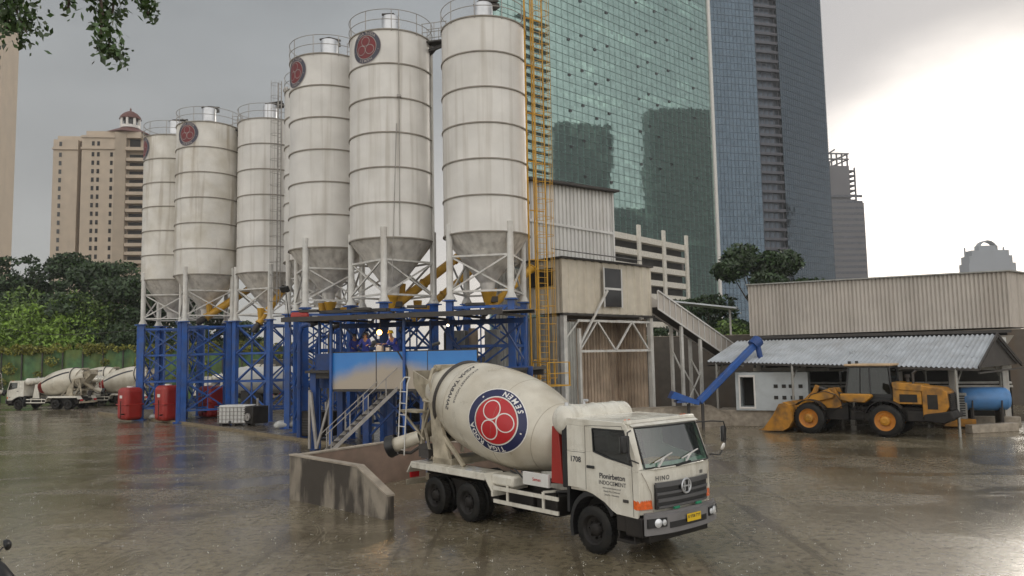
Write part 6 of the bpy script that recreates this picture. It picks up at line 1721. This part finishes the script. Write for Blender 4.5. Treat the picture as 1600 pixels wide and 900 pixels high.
# ------------------------------------------------------------------ wheel loader
def loader():
    rp_ = gnd(1393, 679); fp = at(1271, 646, rp_.y + 2.5)
    rear = V((18.5, 38.7, 0)); hd = V((-.76, .65, 0)).normalized()
    side = V((-hd.y, hd.x, 0))
    org = rear + V((0.66, .75, 0)) * 1.05       # axle centre line lies beyond the near wheel
    t = thing('wheel_loader', 'muddy yellow wheel loader parked below the tin canopy, bucket to the left', 'wheel loader', org, math.atan2(hd.y, hd.x))
    O = M['orange']; OD = M['orange_dirty']
    r = .80
    for x in (0, 3.75):
        for y in (-1.05, 1.05):
            wheel(t, x, y, r, .58, tyre_m=M['rubber'], rim_m=M['rimor'], outer=1 if y > 0 else -1)
            m = MB(); s = 1 if y > 0 else -1; m.rev((x, y + s * .16, r), (0, s, 0), [(0, .24), (.14, .22), (.16, .14), (.2, .12), (.2, 0)], 16); part('hub', m, O, t)
    m = MB(); m.bb(-2.4, 1.6, -.42, .42, .75, 1.45); m.bb(2.0, 4.3, -.40, .40, .7, 1.55); m.bb(1.5, 2.1, -.2, .2, .7, 1.3)
    for x in (0, 3.75): m.bb(x - .22, x + .22, -.85, .85, .6, 1.0)
    m.bb(.7, 1.7, .4, .95, .75, 1.25); m.bb(.7, 1.7, -.95, -.4, .75, 1.25)
    for z in (.5, .85, 1.2): m.bb(1.05, 1.5, .85, 1.15, z, z + .04)
    m.bar((1.08, 1.1, .5), (1.08, 1.1, 1.5), .04); m.bar((1.47, 1.1, .5), (1.47, 1.1, 1.5), .04)
    m.bb(-2.3, -.9, -.8, .8, .8, 1.3)
    part('chassis', m, M['chassis'], t, bevel=.02)
    # front tower and boom
    m = MB()
    for y in (-.42, .30): m.prism([(2.3, y, 1.3), (3.6, y, 1.3), (3.4, y, 1.75), (2.95, y, 2.35), (2.6, y, 2.35), (2.35, y, 1.8)], (0, .12, 0))
    part('front_frame', m, OD, t, bevel=.02)
    m = MB()
    for y in (-.62, .50): m.prism([(2.55, y, 2.05), (2.95, y, 2.30), (3.9, y, 1.95), (4.6, y, 1.35), (4.95, y, .55), (4.75, y, .45), (4.35, y, 1.05), (3.7, y, 1.6), (2.7, y, 1.85)], (0, .12, 0))
    m.bb(4.1, 4.35, -.5, .5, 1.15, 1.4)
    part('boom', m, O, t, bevel=.02)
    m = MB(); m.prism([(3.5, -.1, 2.4), (3.75, -.1, 2.5), (4.35, -.1, 1.25), (4.1, -.1, 1.2)], (0, .2, 0)); m.bar((3.6, 0, 2.35), (4.9, 0, 1.2), .12)
    part('tilt_lever', m, OD, t, bevel=.02)
    m = MB()
    for y in (-.3, .3): m.tube((2.4, y, 1.2), (3.6, y, 1.6), .09, 10); m.tube((2.4, y * .2, 2.0), (3.55, y * .2, 2.35), .08, 10)
    part('hydraulic_ram', m, M['darkmetal'], t)
    for s_ in (-1, 1):
        m = MB()
        m.path([(2.2, s_ * .45, 1.5), (2.5, s_ * .62, 2.0), (3.1, s_ * .66, 2.2), (3.8, s_ * .66, 2.0), (4.3, s_ * .5, 1.4)], .022, 5)
        m.path([(1.6, s_ * .5, 1.3), (2.0, s_ * .6, 1.6), (2.4, s_ * .5, 1.35), (2.8, s_ * .45, 1.2)], .025, 5)
        m.path([(1.5, s_ * .8, 1.2), (1.2, s_ * .95, 1.5), (.9, s_ * .9, 1.7)], .025, 5)
        part('hydraulic_hose', m, M['black'], t)
    # bucket
    W_ = 1.45
    pr = [(4.75, .30), (4.55, .65), (4.55, 1.05), (4.72, 1.38), (4.95, 1.55), (5.25, 1.52)]
    pr2 = [(5.25, 1.47), (4.98, 1.48), (4.78, 1.33), (4.63, 1.04), (4.63, .68), (4.82, .37)]
    m = MB()
    base = [(6.25, .06), (5.1, .08), (4.75, .30)]
    outer = pr[::-1] + [(5.1, .08), (6.25, .06)]; inner = [(6.25, .10), (5.12, .14)] + pr2[::-1]
    out = outer; inn = [(6.25, .11), (5.13, .14), (4.82, .36), (4.63, .68), (4.63, 1.04), (4.78, 1.33), (4.98, 1.48), (5.25, 1.47)][::-1]
    n = len(out)
    vs = [(x, -W_, z) for x, z in out] + [(x, W_, z) for x, z in out] + [(x, -W_, z) for x, z in inn] + [(x, W_, z) for x, z in inn]
    fs = []
    for i in range(n - 1): fs += [(i, i + 1, n + i + 1, n + i), (2 * n + i, 3 * n + i, 3 * n + i + 1, 2 * n + i + 1), (i, i + 1, 2 * n + i + 1, 2 * n + i), (n + i, 3 * n + i, 3 * n + i + 1, n + i + 1)]
    fs += [(0, n, 3 * n, 2 * n), (n - 1, 3 * n - 1, 4 * n - 1, 2 * n - 1)]
    m.add(vs, fs)
    for s in (-1, 1):
        y = s * W_; m.prism([(5.25, y, 1.52), (4.95, y, 1.55), (4.72, y, 1.38), (4.55, y, 1.05), (4.55, y, .65), (4.75, y, .30), (5.1, y, .08), (6.25, y, .06), (6.1, y, .25), (5.6, y, .9)], (0, s * .04, 0))
    for k in range(8): y = -1.3 + 2.6 * k / 7; m.prism([(6.2, y - .05, .06), (6.2, y + .05, .06), (6.48, y + .02, .05), (6.48, y - .02, .05)], (0, 0, .05))
    for y in (-.6, -.5, .45, .55): m.prism([(4.55, y, .4), (4.75, y, .35), (4.6, y, 1.4), (4.4, y, 1.1)], (0, .05, 0))
    m.prism([(4.72, -W_, 1.38), (4.95, -W_, 1.56), (5.1, -W_, 1.60), (4.75, -W_, 1.45)], (0, 2 * W_, 0))
    part('bucket', m, OD, t, ang=40)
    # front fenders
    for y in (-1.32, .78):
        m = MB(); arc = [(3.75 + math.cos(a) * .95, .8 + math.sin(a) * .93) for a in [R(150) - k * R(105) / 8 for k in range(9)]]
        for i in range(8): m.prism([(arc[i][0], y, arc[i][1]), (arc[i + 1][0], y, arc[i + 1][1]), (arc[i + 1][0], y, arc[i + 1][1] + .04), (arc[i][0], y, arc[i][1] + .04)], (0, .54, 0))
        part('front_fender', m, M['chassis'], t)
    # platform fenders under the cab
    for s in (-1, 1):
        m = MB(); y = s * 1.18
        m.prism([(2.15, y, 2.10), (2.15, y, 1.80), (1.75, y, 1.68), (.95, y, 1.66), (.72, y, 1.85), (.60, y, 2.0), (.70, y, 2.10)], (0, -s * .45, 0)); part('cab_fender', m, O, t, bevel=.05)
        m = MB(); arc = [(math.cos(a) * .98, .8 + math.sin(a) * .98) for a in [R(20) + k * R(120) / 9 for k in range(10)]]
        for i in range(9): m.prism([(arc[i][0], y * 1.12, arc[i][1]), (arc[i + 1][0], y * 1.12, arc[i + 1][1]), (arc[i + 1][0], y * 1.12, arc[i + 1][1] + .04), (arc[i][0], y * 1.12, arc[i][1] + .04)], (0, -s * .5, 0))
        part('rear_fender', m, M['chassis'], t)
    # cab
    x0, x1, x2, wy, z0, z1 = -.25, .75, 2.0, .78, 2.02, 3.48
    m = MB()
    for s in (-1, 1):
        for (x, xt) in ((x0, x0 + .1), (x1, x1 + .03), (x2, x2 - .22)): m.bar((x, s * wy, z0 - .2), (xt, s * (wy - .07), z1), .085)
        m.bb(x0, x2, s * wy - .04, s * wy + .04, z0 - .1, z0 + .08); m.bar((x0 + .1, s * (wy - .07), z1 - .04), (x2 - .22, s * (wy - .07), z1 - .04), .08)
        m.bar((1.25, s * wy, z0), (1.2, s * (wy - .07), z1), .05)
    m.bb(x0, x2, -wy, wy, z0 - .3, z0 - .11); m.bar((x2 - .22, -wy, z1 - .04), (x2 - .22, wy, z1 - .04), .08); m.bar((x2, -wy, z0), (x2, wy, z0), .08); m.bar((x0 + .1, -wy, z1 - .04), (x0 + .1, wy, z1 - .04), .08)
    cb = part('cab', m, M['black'], t, smooth=False)
    for s in (-1, 1):
        m = MB(); m.prism([(x0 + .05, s * wy, z0), (x2 - .04, s * wy, z0), (x2 - .25, s * (wy - .07), z1), (x0 + .13, s * (wy - .07), z1)], (0, s * .01, 0)); part('side_glass', m, M['cabglass'], cb)
    m = MB(); m.prism([(x2 - .02, -wy, z0), (x2 - .02, wy, z0), (x2 - .24, wy - .07, z1), (x2 - .24, -wy + .07, z1)], (.01, 0, 0)); part('front_glass', m, M['cabglass'], cb)
    m = MB(); m.prism([(x0 + .02, -wy, z0), (x0 + .02, wy, z0), (x0 + .12, wy - .07, z1), (x0 + .12, -wy + .07, z1)], (-.01, 0, 0)); part('rear_glass', m, M['cabglass'], cb)
    m = MB(); m.bb(x0 - .02, x2 - .02, -.86, .86, z1 + .01, z1 + .13); part('cab_roof', m, mat('dusty roof', (0.50, 0.36, 0.22), .6, var=.2), cb, bevel=.04)
    m = MB(); m.bb(.5, 1.0, -.28, .28, 2.1, 2.45); m.bb(.42, .56, -.26, .26, 2.45, 3.1); m.bb(1.55, 1.8, -.2, .2, 2.1, 2.75); part('seat', m, M['seatcloth'], cb, bevel=.03)
    m = MB()
    for s in (-1, 1): m.bar((1.85, s * .8, 3.3), (2.05, s * 1.15, 3.2), .03); m.box((2.05, s * 1.18, 3.05), (.05, .2, .35)); m.box((1.75, s * .6, 3.68), (.12, .16, .14)); m.bar((1.75, s * .6, 3.55), (1.75, s * .6, 3.62), .04)
    part('mirror_and_lamp', m, M['black'], cb)
    m = MB(); m.bar((x1 - .7, -.84, z0 + .2), (x1 - .7, -.84, z0 + .9), .03); m.bb(.75, .8, .80, .84, 2.3, 2.32); part('handle', m, M['black'], cb)
    # bonnet and rear
    m = MB(); m.prism([(-.30, -.80, 1.62), (-.30, -.80, 2.62), (-1.60, -.80, 2.50), (-1.60, -.80, 1.62)], (0, 1.6, 0)); m.prism([(-.28, -.84, 2.50), (-.28, -.84, 2.70), (-1.62, -.84, 2.57), (-1.72, -.84, 2.30), (-1.62, -.84, 2.25), (-.4, -.84, 2.32)], (0, 1.68, 0))
    part('bonnet', m, O, t, bevel=.03)
    m = MB(); m.bb(-1.4, -.6, .801, .82, 1.72, 2.1); part('side_grille', m, M['chassis'], t, smooth=False)
    m = MB(); m.prism([(-1.62, -.84, 1.0), (-1.62, -.84, 2.52), (-2.45, -.84, 2.42), (-2.70, -.84, 2.25), (-2.75, -.84, 1.55), (-2.45, -.84, .95)], (0, 1.68, 0)); part('radiator_housing', m, OD, t, bevel=.04)
    m = MB(); m.bb(-2.80, -2.74, -.62, .62, 1.35, 2.15); m.bb(-2.3, -1.85, .845, .86, 1.4, 2.1)
    for k in range(8): m.bb(-2.83, -2.801, -.6, .6, 1.38 + k * .095, 1.42 + k * .095)
    part('radiator_grille', m, M['chassis'], t, smooth=False)
    m = MB(); m.prism([(-1.7, -1.15, .85), (-1.7, -1.15, 1.15), (-2.9, -1.15, 1.35), (-3.0, -1.15, 1.0), (-2.6, -1.15, .75)], (0, 2.3, 0)); part('counterweight', m, M['chassis'], t, bevel=.05)
    m = MB(); m.tube((-1.15, .3, 2.55), (-1.15, .3, 3.15), .06, 10); m.tube((-1.15, .3, 3.12), (-1.3, .3, 3.25), .06, 10); m.rev((-.75, -.3, 2.6), (0, 0, 1), [(0, .08), (.3, .08), (.3, .14), (.45, .14)], 12); part('exhaust', m, M['darkmetal'], t)
    for y in (-.9, .9):
        m = MB(); m.rev((-2.86, y, 1.2), (-1, 0, 0), [(0, .07), (.03, .06), (.03, 0)], 10); part('tail_lamp', m, M['red'], t)
loader()

# ------------------------------------------------------------------ things under the silos
def red_tank(px_, py_, Y, w, h, lb):
    q = gnd(px_, py_) if Y is None else at(px_, py_, Y); t = thing('red_tank', lb, 'tank', (q.x, q.y, .08), R(-38), 'red tanks under the silos')
    m = MB(); m.bb(-w / 2, w / 2, -w * .44, w * .44, .02, h); part('body', m, M['redtank'], t, bevel=.34, seg=6)
    m = MB(); m.bb(-w / 2 - .02, w / 2 + .02, -w * .46, w * .46, h * .46, h * .50); part('rib', m, M['redtank'], t, bevel=.04)
    m = MB(); m.box((0, -w * .44 - .01, h * .72), (.35, .03, .22)); m.rev((0, 0, h), (0, 0, 1), [(-.01, .25), (.1, .25), (.1, 0)], 14); part('label_plate_and_lid', m, M['white'], t)
    m = MB(); m.tube((w * .3, -w * .38, .5), (w * .45, -w * .62, .5), .05, 8); m.bar((w * .1, -w * .5, .2), (w * .1, -w * .5, h * .6), .04); part('outlet', m, M['chassis'], t)
red_tank(203, 640, 58.5, 1.55, 2.45, 'single red tank standing left of the leftmost blue posts')
red_tank(262, 652, 57.0, 1.6, 2.6, 'left red tank behind the second pair of blue posts')
red_tank(330, 640, 60, 1.7, 2.4, 'right red tank half hidden behind the white cube tank')
def ibc(px_, py_, lb):
    q = gnd(px_, py_); t = thing('cube_tank', lb, 'tank', (q.x, q.y, .08), R(-8))
    m = MB(); m.bb(-1.05, 1.05, -.55, .55, .16, 1.35); part('bottle', m, M['ibc'], t, bevel=.06)
    m = MB()
    for k in range(9): x = -1.08 + 2.16 * k / 8; m.bb(x - .015, x + .015, -.60, -.57, .15, 1.25); m.bb(x - .015, x + .015, .57, .60, .15, 1.25)
    for z in (.2, .45, .7, .95, 1.22): m.bb(-1.1, 1.1, -.635, -.605, z - .015, z + .015); m.bb(-1.1, -1.07, -.56, .56, z - .015, z + .015); m.bb(1.07, 1.1, -.56, .56, z - .015, z + .015)
    part('cage', m, M['rail'], t, smooth=False)
    m = MB()
    for x in (-.9, 0, .9): m.bb(x - .1, x + .1, -.55, .55, 0, .12)
    m.bb(-1.08, 1.08, -.58, .58, .12, .155); part('pallet', m, M['darkmetal'], t, smooth=False)
    m = MB(); m.rev((-.2, -.64, .25), (0, -1, 0), [(0, .09), (.06, .09), (.06, 0)], 10); m.rev((0, 0, 1.22), (0, 0, 1), [(0, .12), (.06, .12), (.06, 0)], 10); part('valve', m, M['black'], t)
ibc(371, 666, 'white cube shaped liquid tank in a wire cage standing before the silo posts')
random.seed(4)
def sack(px_, py_, s, lb, rz=0.0):
    q = gnd(px_, py_); t = MB()
    def f(u, v):
        a = u * 2 * PI; b = -PI / 2 + v * PI; sx_ = math.copysign(abs(math.cos(b)) ** .5, 1); c, d = math.cos(a), math.sin(a)
        return V((s * .6 * sx_ * math.copysign(abs(c) ** .6, c) * (1 + .12 * math.sin(3 * a + b * 2)), s * .42 * sx_ * math.copysign(abs(d) ** .6, d), s * .22 + s * .22 * math.sin(b) * (1 + .15 * math.cos(2 * a))))
    t.grid(f, 20, 10); o = part('sack', t, M['bagwhite'], ang=60); o.location = (q.x, q.y, .07); o.rotation_euler = (0, 0, rz); tag(o, lb, 'sack', 'white sacks by the silo posts')
sack(446, 671, 1.1, 'white sack slumped left of the thick blue corner post', .4); sack(470, 668, 1.0, 'white sack right of the thick blue corner post', -.3)
sack(243, 656, .8, 'small pale sack squeezed between the leftmost posts', .2)
# horizontal white storage tank in the back and tall pipes
for (px_, Y, lb, L0) in ((425, 70, 'long white horizontal tank lying behind the blue lattice', 7.0),):
    q = at(px_, 575, Y); t = thing('storage_tank', lb, 'tank', (q.x, q.y, 0), R(-8))
    m = MB(); m.rev((-L0 / 2, 0, 2.6), (1, 0, 0), [(0, 0), (.001, .5), (.2, 1.0), (.5, 1.2), (L0 - .5, 1.2), (L0 - .2, 1.0), (L0 - .001, .5), (L0, 0)], 24); part('vessel', m, M['ibc'], t)
    m = MB(); m.bb(-L0 * .35, -L0 * .25, -1, 1, 0, 1.7); m.bb(L0 * .25, L0 * .35, -1, 1, 0, 1.7); part('saddle', m, M['darkmetal'], t, smooth=False)
q = at(740, 520, 40); t = thing('control_cabinet', 'grey steel cabinets standing at the back of the platform, right of the workers', 'cabinet', (q.x, q.y, 3.84), prz)
m = MB(); m.bb(-1.2, -.5, 0, .5, 0, 1.9); m.bb(.6, 1.3, 0, .5, 0, 1.9); part('cabinet_body', m, M['cladgrey'], t, bevel=.02)
m = MB(); m.tube((-.1, .2, 0), (-.1, .2, 2.0), .25, 14); part('filter_can', m, mat('tan can', (.42, .33, .24), .6), t)
# ladders of pipes leaning: thin dark stand pipes
for (px_, py_, z1, lb) in ((280, 655, 9.2, 'thin dark standpipe between the two leftmost silos'), (446, 660, 9.8, 'thin dark standpipe in front of the third silo'), (566, 660, 9.6, 'thin dark standpipe rising through the canopy left of the workers')):
    q = gnd(px_, py_); m = MB(); m.tube((0, 0, 0), (0, 0, z1), .07, 8); m.rev((0, 0, z1), (0, 0, 1), [(-.05, .11), (.1, .11)], 8); m.rev((0, 0, 2.2), (0, 0, 1), [(0, .1), (.08, .1)], 8); o = part('standpipe', m, M['darkmetal']); o.location = (q.x, q.y, .07); tag(o, lb, 'pipe', 'dark standpipes among the silo legs')
# red tarp / buckets on the canopy end, floodlight
q = at(470, 492, 39.5); t = thing('red_motor', 'red motor unit perched above the left end of the canopy', 'motor', (q.x, q.y, q.z - .3), .3)
m = MB(); m.rev((-.5, 0, .2), (1, 0, 0), [(0, .18), (.1, .24), (.8, .24), (.9, .15)], 14); m.box((0, 0, 0), (.9, .5, .1)); m.box((.2, 0, .45), (.3, .25, .15)); part('motor_body', m, M['redtank'], t)
# floodlight at the blue lattice
q = at(445, 452, 44); t = thing('floodlight', 'black floodlight mounted between the third silo and the badged silo', 'floodlight', q, -.5)
m = MB(); m.box((0, 0, 0), (.55, .2, .35), M3=Matrix.Rotation(.5, 3, 'X')); m.bar((0, .1, -.2), (0, .4, -2.2), .05); part('housing', m, M['black'], t, bevel=.02)

# ------------------------------------------------------------------ motor scooter, bottom left corner
t = thing('motor_scooter', 'black motor scooter cut off by the bottom left corner, only mirror and fairing showing', 'scooter', at(8, 850, 13.3) - V((.86, -.1, .0)), R(-6))
t.location.z = 0
m = MB()
m.grid(lambda u, v: V((.50 + .22 * math.sin(u * PI) - .1 * u, (v - .5) * 2 * (.26 - .06 * u + .10 * math.sin(u * 3)), .45 + .62 * u)) - V((abs(v - .5) ** 2 * .9, 0, 0)), 12, 14)
part('front_fairing', m, M['black'], t, ang=60)
m = MB(); m.rev((.40, 0, 1.13), (.42, 0, -.60), [(-.06, 0), (-.04, .10), (.08, .19), (.3, .27), (.55, .30), (.72, .24), (.8, .1), (.82, 0)], 24); part('front_cowl', m, M['black'], t, ang=50)
m = MB(); m.grid(lambda u, v: V((-1.0 + 1.0 * u, (v - .5) * (.5 - .15 * u), .62 + .16 * math.sin(v * PI) + .12 * math.sin(u * 2))), 12, 10); part('seat', m, M['black'], t, ang=60)
m = MB(); m.grid(lambda u, v: V((-1.05 + 1.1 * u, math.cos(v * PI) * (.22), .62 - .30 * math.sin(v * PI) * .8)), 10, 10); m.bb(-.1, .5, -.2, .2, .28, .34); part('rear_body', m, M['black'], t, ang=60)
m = MB(); m.path([(.48, -.36, 1.03), (.50, -.2, 1.08), (.52, 0, 1.06), (.50, .2, 1.08), (.48, .36, 1.03)], .025, 8); part('handlebar', m, M['chassis'], t)
for s in (-1, 1):
    m = MB(); m.path([(.50, s * .22, 1.08), (.52, s * .30, 1.2), (.53, s * .36, 1.24)], .012, 6); ma = part('mirror_stem', m, M['black'], t)
    m = MB(); m.rev((.53, s * .42, 1.26), (.5, .8, .2), [(-.02, .05), (-.01, .085), (.02, .09), (.05, .06), (.06, 0)], 18); m.v = [(x, (y - s * .42) * 2.0 + s * .42, (z - 1.26) * 1.1 + 1.26) for x, y, z in m.v]; part('mirror', m, M['black'], ma)
for x in (.62, -.72):
    w_ = wheel(t, x, 0, .27, .10, outer=1)
m = MB(); m.bar((.62, -.08, .27), (.5, -.08, .8), .04); m.bar((.62, .08, .27), (.5, .08, .8), .04); part('fork', m, M['chassis'], t)
m = MB(); m.rev((.68, 0, .95), (1, 0, -.1), [(0, .09), (.03, .08), (.04, 0)], 12); part('headlight', m, M['lamp'], t)

# ------------------------------------------------------------------ rain splashes on the wet yard (crowns of drops)
random.seed(9); m = MB()
for _ in range(2600):
    Y = 12.5 + 38 * random.random() ** 1.4; x = (random.random() * 1.4 - .7) * Y
    s = random.uniform(.006, .02)
    for k in range(3):
        a = random.random() * 6.28; p = V((x + math.cos(a) * s * 1.6, Y + math.sin(a) * s * 1.6, 0.01 + random.random() * s * 2.4)); r = s * random.uniform(.3, .6)
        m.add([p + V((r, 0, 0)), p + V((0, r, 0)), p + V((-r, 0, 0)), p + V((0, -r, 0)), p + V((0, 0, r * 1.6)), p + V((0, 0, -r))], [(0, 1, 4), (1, 2, 4), (2, 3, 4), (3, 0, 4), (1, 0, 5), (2, 1, 5), (3, 2, 5), (0, 3, 5)])
struct('rain_splashes', m, mat('water drops', (.62, .61, .58), .15, var=.05), kind='stuff', smooth=False)

# ------------------------------------------------------------------ rain haze: even, pale air round the whole scene
m = MB(); m.bb(-1400, 1400, -350, 1000, -1.0, 260)
hz_ = part('haze', m, [], smooth=False); hz_['kind'] = 'stuff'
hm_ = bpy.data.materials.new('rain haze'); hm_.use_nodes = True
nt = hm_.node_tree; nt.nodes.remove(nt.nodes['Principled BSDF'])
pv_ = nt.nodes.new('ShaderNodeVolumePrincipled'); pv_.inputs['Color'].default_value = (0.86, 0.88, 0.92, 1); pv_.inputs['Density'].default_value = 0.00024; pv_.inputs['Anisotropy'].default_value = 0.2
nt.links.new(pv_.outputs[0], nt.nodes['Material Output'].inputs['Volume'])
hz_.data.materials.append(hm_)
S.cycles.volume_bounces = 1

# overhead cable on the left
a = at(-30, 506, 86); b = at(235, 512, 66); m = MB()
m.path([a.lerp(b, k / 16) - a + V((0, 0, -.9 * math.sin(PI * k / 16))) for k in range(17)], .03, 5)
o = part('cable', m, M['chassis']); o.location = a; tag(o, 'thin dark cable sagging in front of the bushes to the leftmost silo', 'cable')

# pipework and machines in the shade behind the platform
t = thing('pipe_rack', 'cluster of grey and dark pipes standing behind the loading platform', 'pipes', at(560, 600, 41.5) * 1, prz); t.location.z = 0.07
random.seed(12)
for k in range(9):
    x = -3.6 + k * 1.05 + random.uniform(-.2, .2); h = random.uniform(4.8, 7.0); m = MB(); r_ = random.choice((.06, .09, .14)); y = random.uniform(-.5, .6)
    m.path([(x, y, 0), (x, y, h - .5), (x + .15, y, h - .1), (x + .6, y, h)], r_, 8); m.rev((x, y, h * .45), (0, 0, 1), [(-.05, r_ + .05), (.05, r_ + .05)], 10)
    part('pipe', m, M[random.choice(('rail', 'darkmetal', 'cladgrey', 'bluedark'))], t)
for (px_, Y, lb, w_, h_) in ((500, 42.5, 'dark compressor box on the ground left below the platform', 1.8, 1.5), (655, 43, 'dark pump housing on the ground below the middle of the platform', 2.4, 2.0), (395, 52, 'dark machine box between the blue posts beside the white cube tank', 1.9, 1.3)):
    q = at(px_, 600, Y); t = thing('machine_housing', lb, 'machine', (q.x, q.y, .07), R(-38), 'machine housings among the posts')
    m = MB(); m.bb(-w_ / 2, w_ / 2, -.6, .6, .15, h_); part('housing', m, M['chassis'], t, bevel=.05)
    m = MB()
    for k in range(6): m.bb(-w_ * .4, w_ * .1, -.64, -.605, .35 + k * .14, .41 + k * .14)
    part('louvres', m, M['darkmetal'], t, smooth=False)
    m = MB(); m.tube((w_ * .3, 0, h_ - .02), (w_ * .3, 0, h_ + .5), .07, 8); m.rev((w_ * .25, -.62, .6), (0, -1, 0), [(0, .25), (.1, .25), (.1, .1), (.15, .1)], 16); part('fan_and_stack', m, M['rail'], t)
